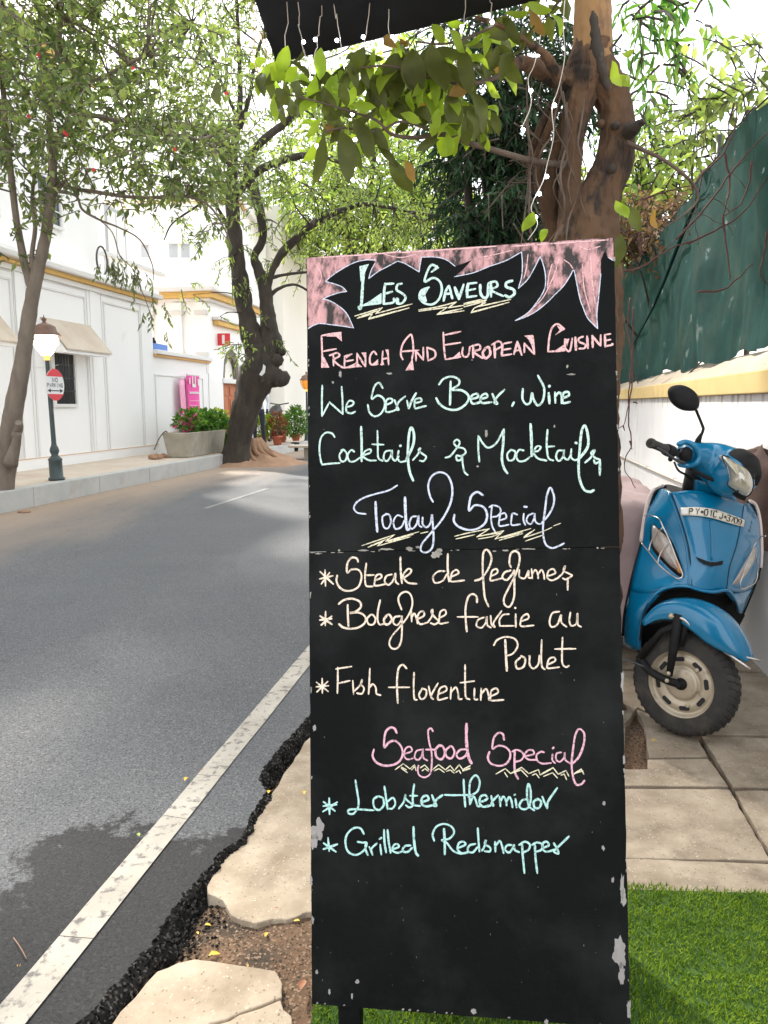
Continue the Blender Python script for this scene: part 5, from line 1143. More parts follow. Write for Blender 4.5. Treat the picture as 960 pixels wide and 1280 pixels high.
MB().grid(rows).build('net_sheet', MT['net'], NT)
def netp(px, py, off=-.03): 
    s, z = T(px, py, TN + off); return R(s, TN + off, z)
MB().tube([netp(x, y, -.045) for x, y in ((878, 218), (872, 250), (870, 285), (877, 320), (875, 350), (880, 390), (884, 425), (882, 447), (858, 470))], .006, 5).build('seam_cord', MT['dark'], NT)
MB().tube([netp(x, y, -.055) for x, y in ((876, 232), (866, 262), (850, 300), (833, 345), (816, 385), (795, 425), (786, 440))], [.004, .012, .016, .014, .012, .008, .003], 5).build('net_fold', MT['net'], NT)
for px, py0, py1 in ((877, 200, 470), (1000, 40, 440)):
    s, z0 = T(px, py1, TN + .06); z1 = T(px, py0, TN + .06)[1]
    MB().tube([R(s, TN + .09, z0), R(s, TN + .09, z1 + .05)], .018, 8).build('net_post', MT['iron'], NT)
MB().tube([q + Vector((0, 0, .01)) for q in rows[0][::6]], .006, 5).build('top_rope', MT['dark'], NT)
# ================================================================== cloth covers
def cover(px_pts, label, mt, c, rx, ry, h, seed, nm='vehicle_cover', z0=.12, fold=.05, sq=3.0, peak=0):
    r = thing(nm, Vector((c[0], c[1], 0)), label, 'cover'); rows = []; n = 72
    for j in range(15):
        v = j / 14; row = []
        for i in range(n):
            a = 2 * math.pi * i / n; ca, sa = math.cos(a), math.sin(a)
            k = (abs(ca) ** sq + abs(sa) ** sq) ** (-1 / sq)
            rr = (v * 3.0) if v < .33 else 1 + .10 * (v - .33)
            zz = h - .10 * (v / .33) ** 2 * h * .3 if v < .33 else (h * .97) - (h * .97 - z0) * ((v - .33) / .67) ** .9
            f = 1 + (fold * math.sin(a * 9 + seed) + fold * .7 * math.sin(a * 17 + seed * 2 + v * 2)) * max(0, v - .2)
            f += fold * 1.5 * noise.noise(Vector((ca * 2, sa * 2, v * 2 + seed)))
            row.append(Vector((c[0] + ca * k * rx * rr * f, c[1] + sa * k * ry * rr * f, zz + peak * (1 - v) * sa + .05 * noise.noise(Vector((ca * 2, sa * 3, seed + v * 3))))))
        rows.append(row)
    MB().grid(rows, close=True).build('cloth', MT[mt], r); return r
MT['pinkcloth'] = mat('mauve_cover_cloth', (.34, .24, .24), (.44, .33, .32), rough=.85, scale=5, bump=.3, bscale=14)
MT['browncloth'] = mat('brown_cover_cloth', (.055, .03, .024), (.10, .058, .046), rough=.9, scale=6, bump=.5, bscale=16)
cover(None, 'mauve cloth cover over a parked motorbike between board and blue scooter', 'pinkcloth', (1.16, 4.3), .33, .55, .83, 2)
cover(None, 'dark brown cloth cover draped over a vehicle at the right, behind the scooter headlight', 'browncloth', (1.83, 3.72), .15, .36, 1.04, 5, z0=.62, fold=.07)
# ================================================================== overhead black canopy panel
zA = 2.62
def top_at(px, py, z): return G(px, py, z)
c1, c2 = top_at(345, 80, zA), top_at(690, -3, zA)
d12 = (c2 - c1)
CN = thing('canopy_panel', Vector((c1.x, c1.y, zA)), 'black canopy panel hung with fairy lights at the top of the picture', 'canopy')
MT['canopy'] = mat('black_canopy', (.010, .010, .012), (.016, .016, .018), rough=.8, scale=8, spec=.15)
c0 = top_at(316, -6, zA)
far_r = c1 + d12 * 1.02
mb = MB(); pts = [c1, far_r, far_r + Vector((.0, -1.7, 0)), Vector((c0.x + .02, c1.y - 2.1, zA)), c0]; mb.prism([(p.x, p.y) for p in pts], zA, zA + .05); mb.build('panel', MT['canopy'], CN, bevel=.004)
MB().tube([c1 + Vector((.01, -.01, .02)), far_r + Vector((0, 0, .02))], .013, 6).build('edge_rail', MT['canopy'], CN)
MT['wire_w'] = mat('pale_wire', (.55, .50, .44), rough=.5, trans=0); MT['wire_g'] = mat('amber_wire', (.62, .45, .22), rough=.45)
MT['bulb'] = mat('lit_fairy_bulb', (.9, .9, 1), rough=.3, emit=((.78, .86, 1.0), 12))
r7 = random.Random(17)
specs = [(318, -2, [(320, 30), (316, 60), (322, 90), (328, 118)], 'g'), (330, 10, [(326, 45), (336, 75), (345, 105), (352, 124), (360, 132)], 'g'), (352, 77, [(352, 40), (360, 18), (372, 10), (360, 8)], 'w'), (358, 76, [(356, 95), (352, 110), (350, 118)], 'g'),
         (372, 72, [(375, 40), (373, 8), (376, 45), (382, 72), (388, 95)], 'w'), (395, 66, [(398, 35), (402, 8), (397, 50), (393, 80), (396, 130), (392, 160), (396, 190)], 'w'), (426, 58, [(424, 30), (417, 5), (425, 45), (430, 85), (436, 118), (440, 150), (446, 170), (443, 184), (440, 205), (446, 222)], 'w'),
         (457, 50, [(460, 28), (463, 6), (458, 40), (452, 70), (458, 96)], 'w'), (487, 44, [(486, 20), (487, 45), (497, 80), (502, 120), (506, 158), (500, 185)], 'w'), (579, 20, [(582, 5), (579, 35), (573, 65), (567, 100), (570, 135), (563, 165)], 'w'), (613, 12, [(613, -4), (614, 30)], 'w')]
for i, (x0, y0, pts, kd) in enumerate(specs):
    k0 = min(range(len(pts)), key=lambda q: pts[q][1]); pts = [(pts[k0][0], pts[k0][1] - 3)] + pts[k0 + 1:] + ([(x0 + 2, y0 + 26), (x0 - 3, y0 + 52)] if k0 == len(pts) - 1 else [])
    st = G(pts[0][0], pts[0][1], zA)
    if x0 < 345: st = c0.lerp(c1, (x0 - 316) / 29) + Vector((-.01, 0, 0)); pts = [(x0, y0)] + specs[i][2]
    yy = st.y
    P = [Vector((st.x, st.y, zA - .001))] + [Y(x, y, yy) for x, y in pts[1:]]
    P = crom(P, 5)
    P = [p + Vector((r7.gauss(0, .0012), r7.gauss(0, .02), 0)) for p in P]
    u = thing('fairy_light_string', P[0], ['amber tangled wire of fairy lights at the far left corner of the canopy', 'second amber wire loop hanging left of the canopy corner', 'pale wire looped up under the canopy corner', 'short amber wire below the canopy corner', 'pale wire dropping just right of the canopy corner', 'pale fairy light wire over the sagging branch tip', 'longest fairy light wire, ending in two bulbs above the hanging leaves', 'fairy light wire left of the orange leaf', 'fairy light wire hanging by the orange leaf', 'fairy light wire near the middle right of the canopy edge', 'short fairy light wire at the right end of the canopy edge'][i], 'string lights', 'fairy light wires under the canopy')
    MB().tube(P, .0017 if kd == 'w' else .0024, 5).build('wire', MT['wire_' + kd], u)
    k = 5; 
    while k < len(P):
        c = P[k]
        MB().ball(c + Vector((r7.uniform(-.012, .012), -.01, -.012)), .0065, 8).build('bulb', MT['bulb'], u); k += r7.randint(4, 8)

for j, (pts, lab) in enumerate((([(708, -20), (704, 30), (706, 70), (698, 110), (690, 135), (692, 170), (684, 205), (679, 226), (668, 248), (664, 262), (672, 280), (660, 300)], 'fairy light wire trailing down the left side of the tan trunk'), ([(672, 5), (676, 40), (668, 80), (660, 100), (664, 130), (652, 160)], 'fairy light wire hanging in the dark branch tangle left of the trunk'))):
    P = crom([Y(x, y, 2.94) for x, y in pts], 5)
    u = thing('fairy_light_string', P[0], lab, 'string lights', 'fairy light wires on the tree'); MB().tube(P, .0017, 5).build('wire', MT['wire_w'], u)
    for k in ((19, 33, 38, 47) if j == 0 else (8, 17, 25)): MB().ball(P[min(k, len(P) - 1)] + Vector((.004, -.012, -.01)), .0075, 8).build('bulb', MT['bulb'], u)
# ================================================================== blue scooter
from mathutils.bvhtree import BVHTree
SC0 = G(866, 918)
SCT = thing('scooter', SC0, 'bright blue scooter with white number plate parked by the yellow coped wall', 'scooter')
MT['blue_p'] = mat('blue_scooter_paint', (.0, .13, .265), (.0, .15, .30), rough=.27, scale=5, coat=.45, spec=.4, c3=(.10, .13, .15), s3=16, th3=(.70, .85), detail=10)
MT['plastic'] = mat('black_plastic_trim', (.007, .007, .008), (.013, .013, .013), rough=.68, scale=30, spec=.2)
MT['chrome'] = mat('dull_chrome', (.62, .58, .55), (.45, .40, .36), rough=.28, metal=.9, scale=30)
MT['bead'] = mat('pale_beading', (.60, .50, .47), rough=.45)
MT['lens'] = mat('hazy_lens', (.50, .48, .40), (.34, .32, .26), rough=.16, scale=18, coat=1, metal=.3)
MT['lens_i'] = mat('indicator_lens', (.42, .40, .38), (.30, .22, .17), rough=.15, scale=22, coat=.8, c3=(.48, .16, .05), s3=9, th3=(.55, .7))
MT['amber'] = mat('amber_reflector', (.62, .22, .03), rough=.25)
MT['plate'] = mat('number_plate', (.74, .70, .60), (.66, .61, .50), rough=.5, scale=15)
MT['rubber'] = mat('dusty_rubber', (.022, .021, .02), (.045, .04, .036), rough=.9, scale=12, bump=.5, bscale=60, c3=(.085, .07, .055), s3=6, th3=(.5, .8))
MT['rim'] = mat('champagne_rim', (.40, .33, .24), (.50, .43, .33), rough=.38, metal=.35, scale=12, c3=(.16, .10, .06), s3=14, th3=(.58, .75))
def SB(rows, m, name, nu=4, nv=4, solid=.006, par=None, off=1, **k):
    g = surf([[Y(*p) for p in r_] for r_ in rows], nu, nv)
    return MB().grid(g).build(name, MT[m], par or SCT, solid=solid, solid_off=off, **k), g
def rowsY(rows, ys):
    return [[(x, y, yy) for (x, y), yy in zip(r_, yr)] for r_, yr in zip(rows, ys)]
col_d = [3.13, 3.05, 2.985, 2.965, 2.955, 2.965, 2.99, 3.06, 3.14]
R0 = [(822, 612), (830, 611), (839, 615), (862, 613), (885, 616), (908, 622), (930, 630), (936, 629), (941, 632)]
R1 = [(806, 645), (825, 643), (849, 643), (868, 640), (888, 644), (908, 652), (926, 655), (938, 652), (949, 652)]
R2 = [(801, 678), (828, 680), (859, 676), (874, 678), (890, 682), (905, 685), (920, 684), (936, 684), (951, 684)]
R3 = [(793, 708), (826, 710), (863, 702), (876, 708), (889, 712), (901, 712), (912, 709), (932, 710), (950, 708)]
R4 = [(787, 738), (812, 741), (838, 735), (859, 734), (876, 739), (893, 741), (909, 739), (926, 741), (941, 736)]
ys = [[d + q for d in col_d] for q in (.10, .05, .02, -.01, -.02)]
ap, apg = SB(rowsY([R0, R1, R2, R3, R4], ys), 'blue_p', 'front_apron', 5, 6, .008)
v_ = [p for r_ in apg for p in r_]; nc_ = len(apg[0]); tri = []
for i in range(len(apg) - 1):
    for j in range(nc_ - 1): tri.append((i * nc_ + j, i * nc_ + j + 1, (i + 1) * nc_ + j + 1, (i + 1) * nc_ + j))
bvh = BVHTree.FromPolygons(v_, tri)
def AP(px, py, lift=.012):
    d = ray(px, py).normalized(); o = Vector((0, 0, H)); h = bvh.ray_cast(o, d)
    if h[0] is None: return Y(px, py, 3.08)
    return h[0] - d * lift
# lower legs of the apron
SB(rowsY([[(793, 708), (804, 709), (815, 709.5), (826, 710)], [(787, 738), (800, 740), (812, 741), (826, 738)], [(781, 765), (789, 766), (796, 764), (805, 766)], [(779, 785), (786, 787), (793, 786), (800, 786)], [(779, 806), (786, 810), (792, 812), (799, 812)]],
         [[3.126, 3.097, 3.068, 3.046], [3.116, 3.074, 3.034, 3.004], [3.12, 3.07, 3.04, 3.02], [3.13, 3.09, 3.06, 3.04], [3.15, 3.11, 3.08, 3.06]]), 'blue_p', 'apron_leg', 4, 4, .012)
SB(rowsY([[(909, 739), (920, 741), (931, 739), (941, 736)], [(920, 752), (926, 753), (931, 751), (935, 750)], [(924, 766), (926, 767), (928, 766), (929, 765)]],
         [[2.97, 3.02, 3.07, 3.12], [3.0, 3.05, 3.09, 3.13], [3.06, 3.08, 3.1, 3.12]]), 'blue_p', 'apron_leg', 4, 4, .012)
# soft rolled lip round the wheel arch
lip = [(799, 812, 3.05), (800, 785, 3.03), (805, 766, 3.01), (815, 748, 2.99), (826, 738, 2.975), (842, 733, 2.96), (859, 733, 2.945), (876, 738, 2.935), (893, 740, 2.93), (909, 738, 2.95), (918, 748, 2.99), (924, 764, 3.05)]
MB().tube(crom([Y(*p) for p in lip], 5), .007, 6).build('arch_lip', MT['blue_p'], SCT)
# dark inner wheel well
wl = [Y(790, 800, 3.2), Y(806, 735, 3.17), Y(860, 720, 3.16), Y(925, 725, 3.18), Y(931, 770, 3.22), Y(915, 800, 3.3), Y(880, 815, 3.32), Y(800, 820, 3.25)]
MB().ext(wl, Vector((0, .02, 0))).build('wheel_well', MT['plastic'], SCT)
MB().grid(surf([[Y(x, y, 2.99), Y(x + 2, y + 3, 3.18)] for x, y in ((800, 800), (806, 764), (826, 741), (860, 736), (893, 743), (912, 742), (922, 764))], 2, 4)).build('wheel_arch_liner', MT['plastic'], SCT, solid=.004)
# inner leg shield + side returns (behind the apron)
SB(rowsY([[(824, 616), (862, 618), (905, 626), (938, 634)], [(806, 680), (860, 680), (910, 688), (946, 686)], [(792, 740), (850, 738), (905, 742), (938, 738)], [(783, 800), (800, 808), (800, 812), (799, 812)]],
         [[3.24, 3.22, 3.22, 3.25], [3.18, 3.16, 3.16, 3.18], [3.16, 3.14, 3.14, 3.16], [3.2, 3.18, 3.16, 3.12]]), 'plastic', 'leg_shield', 4, 4, .01)
# creases
for pl in ([(839, 616), (849, 643), (859, 676), (863, 702), (865, 733)], [(930, 631), (926, 655), (920, 684), (912, 709), (908, 737)]):
    MB().tube(crom([AP(x, y, .0005) for x, y in pl], 6), .0022, 5).build('panel_gap', MT['plastic'], SCT)
MB().tube(crom([AP(x, y, .003) for x, y in ((836, 617), (846, 643), (856, 676), (860, 702), (861, 733))], 6), .004, 6).build('panel_ridge', MT['blue_p'], SCT)
MB().tube(crom([AP(x, y, .003) for x, y in ((888, 650), (890, 675), (890, 700))], 4), .004, 6).build('panel_ridge', MT['blue_p'], SCT)
# chrome/rubber edge bead
for pl in ([(829, 607, 3.2), (819, 611, 3.22), (812, 621, 3.21), (806, 645, 3.18), (801, 678, 3.15), (793, 708, 3.12), (786, 738, 3.11), (780, 768, 3.12), (778, 795, 3.14)], [(937, 626, 3.2), (945, 632, 3.22), (950, 652, 3.2), (952, 684, 3.17), (951, 710, 3.15), (942, 737, 3.13), (930, 766, 3.13)]):
    MB().tube(crom([Y(*p) for p in pl[:5]], 6), .0075, 7).build('guard_bar', MT['bead'], SCT)
    MB().tube(crom([Y(*p) for p in pl[4:]], 6), .004, 6).build('edge_bead', MT['plastic'], SCT)
    MB().tube(crom([Y(p[0] + (4 if p[0] < 850 else -3), p[1] + 1, p[2] + .0) for p in pl[:5]], 6), .005, 6).build('guard_bar_shadow_gap', MT['plastic'], SCT)
# indicators
def lens(pts, m, name, lift=.010, par=SCT, th=.012):
    P = [AP(x, y, lift) for x, y in crom([Vector((*p, 0)) for p in pts], 4, True) and [(q.x, q.y) for q in crom([Vector((*p, 0)) for p in pts], 4, True)]]
    c = sum(P, Vector()) / len(P); cc = sum((Vector((*p, 0)) for p in pts), Vector()) / len(pts)
    top_ = AP(cc.x, cc.y, lift + th); mb = MB(); n = len(P)
    mid = [p.lerp(top_, .35) + (top_ - c) * .55 for p in P]
    base_ = [p + Vector((0, .03, 0)) for p in P]
    mb.v = [tuple(q) for q in base_ + P + mid] + [tuple(top_)]
    for a in (0, n):
        for i in range(n): mb.f.append((a + i, a + (i + 1) % n, a + n + (i + 1) % n, a + n + i)); mb.sm.append(True)
    for i in range(n): mb.f.append((2 * n + i, 2 * n + (i + 1) % n, 3 * n)); mb.sm.append(True)
    return mb.build(name, MT[m], par)
lens([(815, 653), (823, 660), (836, 670), (847, 692), (855, 720), (846, 719), (829, 703), (815, 686), (812, 668)], 'plastic', 'indicator_bezel', .0005, th=.002)
iL = lens([(817, 657), (824, 663), (834, 672), (844, 692), (852, 716), (846, 714), (831, 700), (818, 683), (816, 668)], 'lens_i', 'indicator', .004)
lens([(845, 698), (850, 706), (853, 717), (847, 713)], 'amber', 'reflector', .012, iL, .003)
iR = lens([(945, 684), (938, 692), (930, 705), (922, 719), (916, 731), (925, 728), (934, 718), (942, 704), (946, 692)], 'lens_i', 'indicator', .006)
for pl in ([(805, 644), (816, 645), (824, 649), (829, 659), (837, 676), (845, 697), (853, 717), (850, 723), (844, 722), (834, 715), (822, 704), (811, 690), (802, 679)], [(829, 659), (819, 669), (813, 680), (811, 689)], [(838, 677), (829, 686), (824, 696), (822, 704)],
           [(952, 671), (944, 680), (938, 694), (931, 712), (925, 731), (928, 736), (936, 733), (944, 728), (947, 716), (946, 700), (943, 688)], [(950, 671), (957, 670)]):
    MB().tube(crom([AP(x, y, .028) for x, y in pl], 6), .0028, 6).build('indicator_guard', MT['chrome'], SCT)
# smile emblem, side lettering
P = [AP(x, y, .012) for x, y in ((870, 696), (873, 700), (880, 705), (890, 708), (903, 706), (904, 703), (904, 701), (897, 703), (889, 703), (880, 700))]
MB().ext(P, Vector((0, .006, 0))).build('air_slot', MT['plastic'], SCT)
mb = MB(); LFs = .0
def fap(u, v): return AP(934 + 0.25 * v * 1.0 + u * 1.5, 668 - v * 1.0, .0022)
sn = (Vector((0, 0, H)) - AP(935, 655)).normalized()
for st in ('0,0 1,2;.2,4 2,3 0,6 2,6', '0,8 2,7 1,10;0,11 2,12', '0,14 2,13 1,16 0,17;0,19 2,18', '0,21 2,20 1,23;1,25 2,26 0,28'):
    for s_1 in st.split(';'):
        pts = [tuple(map(float, q.split(','))) for q in s_1.split()]; stroke_flat(mb, pts, .0028, fap, sn, .0006)
mb.build('model_lettering', MT['plastic'], SCT)
# number plate (bent sheet)
tpx = crom([Vector((x, y, 0)) for x, y in ((851, 634.5), (872, 634), (893, 636.5), (912, 642.5), (931, 650))], 5); bpx = crom([Vector((x, y, 0)) for x, y in ((851, 644), (871, 644.5), (891, 647.5), (910, 653), (930, 658.5))], 5)
prow = [[AP(a.lerp(b, v).x, a.lerp(b, v).y, .020) for a, b in zip(tpx, bpx)] for v in (0, .33, .66, 1)]
# smooth plate depth
for r_ in prow:
    n = len(r_); y0, y1, ym = r_[0].y, r_[-1].y, min(p.y for p in r_)
pl_ = MB().grid(prow).build('number_plate', MT['plate'], SCT, solid=.004, solid_off=1)
def pf(u, v):
    k = u * (len(tpx) - 1); i = int(min(k, len(tpx) - 2)); f = k - i
    a = tpx[i].lerp(tpx[i + 1], f); b = bpx[i].lerp(bpx[i + 1], f); q = b.lerp(a, v); return AP(q.x, q.y, .0255)
mb = MB(); sn = (Vector((0, 0, H)) - AP(890, 645)).normalized()
for ch_, u in (('P', .155), ('Y', .255), ('*', .325), ('0', .385), ('1', .462), ('C', .525), ('J', .625), ('*', .695), ('3', .745), ('7', .805), ('0', .865), ('9', .93)):
    for st in STK[ch_].split(';'):
        pts = [tuple(map(float, q.split(','))) for q in st.split()]
        stroke_flat(mb, [(u + (a - .5) * .05, .16 + b * .68) for a, b in pts], .0052 if ch_ != '*' else .006, pf, sn, .0004)
mb.build('lettering', MT['black'], pl_)
q0 = [pf(.02, .2), pf(.11, .2), pf(.11, .8), pf(.02, .8)]; MB().add(q0, [(0, 1, 2, 3)]).build('plate_sticker', MT['grey_trim'], pl_)
# ---------------- handlebar cowl (pod loft), headlight, visor
path = [(849, 565, 3.03, 5, .03), (853, 566, 3.03, 11, .045), (863, 567, 3.04, 15, .06), (876, 572, 3.06, 20, .075), (889, 577, 3.06, 25, .085), (901, 583, 3.05, 28, .09), (913, 590, 3.02, 30.5, .095), (925, 596, 2.98, 29, .09), (933, 601, 2.955, 21, .065), (937, 604, 2.94, 11, .04), (939, 605, 2.94, 2, .01)]
NS = 20; secs = []
cpath = [Y(x, y, d) for x, y, d, _, _ in path]
pcc = crom(cpath, 3); rr_ = crom([Vector((h, w_, 0)) for _, _, _, h, w_ in path], 3)
for i, p in enumerate(pcc):
    d = (pcc[min(i + 1, len(pcc) - 1)] - pcc[max(i - 1, 0)]).normalized()
    dep = Vector((d.y, -d.x, 0)).normalized(); dep = dep if dep.y < 0 else -dep
    up = dep.cross(d).normalized(); up = up if up.z > 0 else -up
    hh = rr_[i].x * p.y / F; ww = max(.004, rr_[i].y)
    row = []
    for j in range(NS):
        a = 2 * math.pi * j / NS; ca, sa = math.cos(a), math.sin(a)
        row.append(p + up * hh * (abs(sa) ** .85) * (1 if sa > 0 else -1) + dep * ww * (abs(ca) ** .8) * (1 if ca > 0 else -1))
    secs.append(row)
def part_faces(sel, m, name, lift=0, **k):
    mb = MB(); mb.v = [tuple(p) for r_ in secs for p in r_]
    if lift: 
        mb.v = []
        for i, r_ in enumerate(secs):
            c = pcc[i]; mb.v += [tuple(p + (p - c).normalized() * lift) for p in r_]
    for i in range(len(secs) - 1):
        for j in range(NS):
            if sel(i, j): mb.f.append((i * NS + j, i * NS + (j + 1) % NS, (i + 1) * NS + (j + 1) % NS, (i + 1) * NS + j)); mb.sm.append(True)
    us = sorted({i for f in mb.f for i in f}); ix = {a: b for b, a in enumerate(us)}; mb.v = [mb.v[a] for a in us]; mb.f = [tuple(ix[a] for a in f) for f in mb.f]
    return mb.build(name, MT[m], SCT, **k)
nsec = len(secs)
# j = 0 faces the camera, NS/4 top, 3NS/4 bottom
isv = lambda i, j: (i >= 17 and 3 <= j <= 10)
def isl(i, j):
    if isv(i, j): return False
    jj = j if j < NS // 2 else j - NS
    return i >= 18 and -4 <= jj <= 10
part_faces(lambda i, j: not isv(i, j), 'blue_p', 'handlebar_cowl')
part_faces(isv, 'plastic', 'headlight_visor', .004)
ho = [(903, 570.5, 2.945), (910, 571, 2.95), (918, 575.5, 2.945), (928, 581, 2.93), (936, 588, 2.912), (940.5, 597, 2.895), (941.5, 607, 2.888), (938, 617, 2.898), (931, 620.5, 2.908), (920, 614, 2.915), (910, 606.5, 2.932), (911, 598, 2.932), (908.5, 584, 2.938)]
hp = [Y(*q) for q in ho]; hp = crom(hp, 4, True); hc = Y(925, 597, 2.862); hb_ = sum(hp, Vector()) / len(hp)
rings = [[q + Vector((0, .03, 0)) for q in hp], hp]
for f_ in (.12, .3, .52, .75, .93): rings.append([q.lerp(hb_, f_) + (hc - hb_) * math.sin(math.acos(1 - f_)) for q in hp])
hl = MB().grid(rings, close=True).add([rings[-1][k] for k in range(len(hp))], [tuple(range(len(hp)))], True).build('headlight', MT['lens'], SCT)
MB().tube(hp + hp[:1], .0028, 6).build('lens_gasket', MT['plastic'], hl)
MB().tube(crom([Y(905.5, 574, 2.937), Y(910, 583, 2.925), Y(912.5, 592, 2.918), Y(913.5, 600, 2.918)], 5), [.002, .003] + [.0042] * 12 + [.003, .001], 6).build('lens_glint', MT['white'], hl)  # highlight along the lens edge, laid on as a white stripe
MB().ball(Y(933, 611, 2.879), .010, 10, (1.3, .4, .7)).build('headlight_bulb', MT['amber'], hl)
for dx, dy in ((921, 601), (922, 614)): MB().ball(Y(dx, dy, 2.872), .005, 8, (1, .4, 1)).build('lens_screw', MT['plastic'], hl)
# light blue collar round the grip opening
colr = [(846, 556), (856, 552.5), (865, 555), (872, 563), (874, 572), (870, 579), (860, 582), (847, 580)]
MB().tube(crom([Y(x, y, 2.985 - (.02 if 860 < x < 875 else 0)) for x, y in colr], 5), [.004] + [.011] * 34 + [.004], 7).build('grip_collar', MT['blue_p'], SCT)
MB().ball(Y(857, 568, 2.985), .032, 10, (.9, .7, .95)).build('switch_housing', MT['plastic'], SCT)
gA, gB = Y(812.5, 553.5, 2.83), Y(850, 569, 3.0)
gd = (gB - gA)
MB().lathe([(.0165, 0), (.019, .004), (.019, .014), (.0165, .018), (.0165, .11), (.019, .115), (.019, .125)], gA, 14, axis=gd).build('grip', MT['rubber'], SCT)
MB().tube([gA, gB], .011, 8).build('handlebar', MT['iron'], SCT)
MB().lathe([(.022, 0), (.024, .01), (.024, .05), (.02, .06)], gA + gd.normalized() * .13, 12, axis=gd).build('switchgear', MT['plastic'], SCT)
MB().tube(crom([Y(856, 579, 2.96), Y(845, 575, 2.93), Y(832, 566, 2.87), Y(822, 560, 2.82)], 5), [.007] * 5 + [.005] * 8 + [.004] * 3, 6).build('brake_lever', MT['iron'], SCT)
MB().ball(Y(838, 574, 2.93), .010, 8).build('lever_pivot', MT['plastic'], SCT)
MB().tube(crom([Y(843, 578, 2.96), Y(848, 588, 3.0), Y(858, 594, 3.03), Y(864, 600, 3.06)], 5), .0045, 6).build('brake_cable', MT['plastic'], SCT)
# other side of the bars
g2a, g2b = Y(905, 575, 3.15), Y(938, 583, 3.42)
MB().tube([g2a, g2b], .012, 8).build('handlebar', MT['iron'], SCT)
MB().lathe([(.0165, 0), (.0165, .10), (.019, .115)], g2a.lerp(g2b, .55), 12, axis=(g2b - g2a)).build('grip', MT['rubber'], SCT)
# mirror
mo = crom([Vector((x, y, 0)) for x, y in ((836, 489), (840, 483), (850, 481), (861, 484.5), (870, 492), (873.5, 501), (872.5, 509), (867, 513.5), (855, 513), (844, 507), (837.5, 498))], 3, True)
mb = MB(); ym = 3.0
mf = [Y(p.x, p.y, ym + .0) for p in mo]; mc = sum(mf, Vector()) / len(mf); n = len(mf)
rim_ = [p + Vector((0, -.006, 0)) for p in mf]; r2_ = [mc + (p - mc) * .8 + Vector((0, -.022, 0)) for p in mf]; r3_ = [mc + (p - mc) * .4 + Vector((0, -.028, 0)) for p in mf]
mb.grid([[p + Vector((0, .012, 0)) for p in mf], mf, rim_, r2_, r3_, [mc + Vector((0, -.029, 0))] * n], close=True)
mr_ = mb.build('mirror', MT['plastic'], SCT)
MB().add([p + Vector((0, .0125, 0)) for p in mf], [tuple(range(n))]).build('mirror_glass', MT['glass'], mr_)
MB().tube(crom([Y(868, 508, 3.02), Y(872, 517, 3.02), Y(878, 532, 3.02), Y(879, 537, 3.02), Y(876, 545, 3.03), Y(872, 553, 3.04)], 5), .0055, 7).build('mirror_stem', MT['plastic'], mr_)
MB().tube([Y(877, 542, 3.02), Y(873, 550, 3.03), Y(870, 562, 3.05)], [.006, .012, .017], 8).build('mirror_boot', MT['plastic'], mr_)
# steering neck
MB().tube([Y(872, 585, 3.13), Y(866, 625, 3.2)], [.045, .05], 10).build('steering_neck', MT['plastic'], SCT)
MB().grid(surf([[Y(868, 599, 3.12), Y(876, 600, 3.08), Y(890, 606, 3.07), Y(905, 613, 3.08), (Y(918, 622, 3.12))], [Y(866, 618, 3.15), Y(876, 618, 3.11), Y(892, 621, 3.1), Y(908, 626, 3.11), Y(925, 632, 3.14)]], 4, 4)).build('inner_cowl', MT['blue_p'], SCT, solid=.006)
MB().tube(crom([Y(862, 585, 3.0), Y(880, 595, 2.99), Y(897, 602, 2.98), (Y(912, 612, 2.97)), Y(924, 621, 2.95), Y(932, 624, 2.94)], 5), .008, 7).build('cowl_under_lip', MT['plastic'], SCT)
# ---------------- front wheel, fender, fork
AZW = rad(134); Wd = Vector((math.sin(AZW), math.cos(AZW), 0)); Ax = Vector((math.sin(AZW + math.pi / 2), math.cos(AZW + math.pi / 2), 0))
LN = rad(6); Ax2 = (Ax * math.cos(LN) + Vector((0, 0, 1)) * math.sin(LN)).normalized(); Up = (Vector((0, 0, 1)) * math.cos(LN) - Ax * math.sin(LN)).normalized()
TR_ = .203
hubf = G(852, 849, .230); WC = hubf - Ax2 * .035
WC.z = TR_ * math.cos(LN) + .006
print('wheel centre', WC, 'contact', WC - Up * TR_)
def wl_(prof, n, m, name, par=SCT, smooth=True):
    return MB().lathe(prof, WC, n, axis=Ax2, smooth=smooth, cap=False).build(name, MT[m], par)
r_o = TR_; r_i = .128
ty = []
for k in range(17):
    a = math.pi * k / 16; ty.append((r_i + (r_o - r_i) * (math.sin(a) ** .62), -.048 * math.cos(a)))
WH = wl_(ty, 56, 'rubber', 'front_tyre')
# tread cuts: shallow curved bars on the crown
mb = MB()
for k in range(44):
    for sgn in (-1, 1):
        a0 = 2 * math.pi * k / 44 + (.07 if sgn > 0 else 0); pts = []
        for q in range(4):
            w_ = sgn * (.006 + q * .0115); a = a0 + q * .035 * 1.0; rad_ = r_i + (r_o - r_i) * (math.sin(math.acos(max(-1, min(1, -w_ / .048)))) ** .62) + .0012
            pts.append(WC + (Wd * math.cos(a) + Up * math.sin(a)) * rad_ + Ax2 * w_)
        mb.tube(pts, .0032, 4)
mb.build('tread', MT['blackpot'], WH, kind='stuff')
wl_([(.130, -.030), (.130, .028), (.133, .036), (.129, .042), (.124, .038), (.118, .026), (.110, .022), (.106, .026), (.096, .030), (.076, .032), (.072, .026), (.064, .024), (.062, .031), (.05, .036), (.02, .038), (.0, .038)], 48, 'rim', 'wheel_rim', WH)
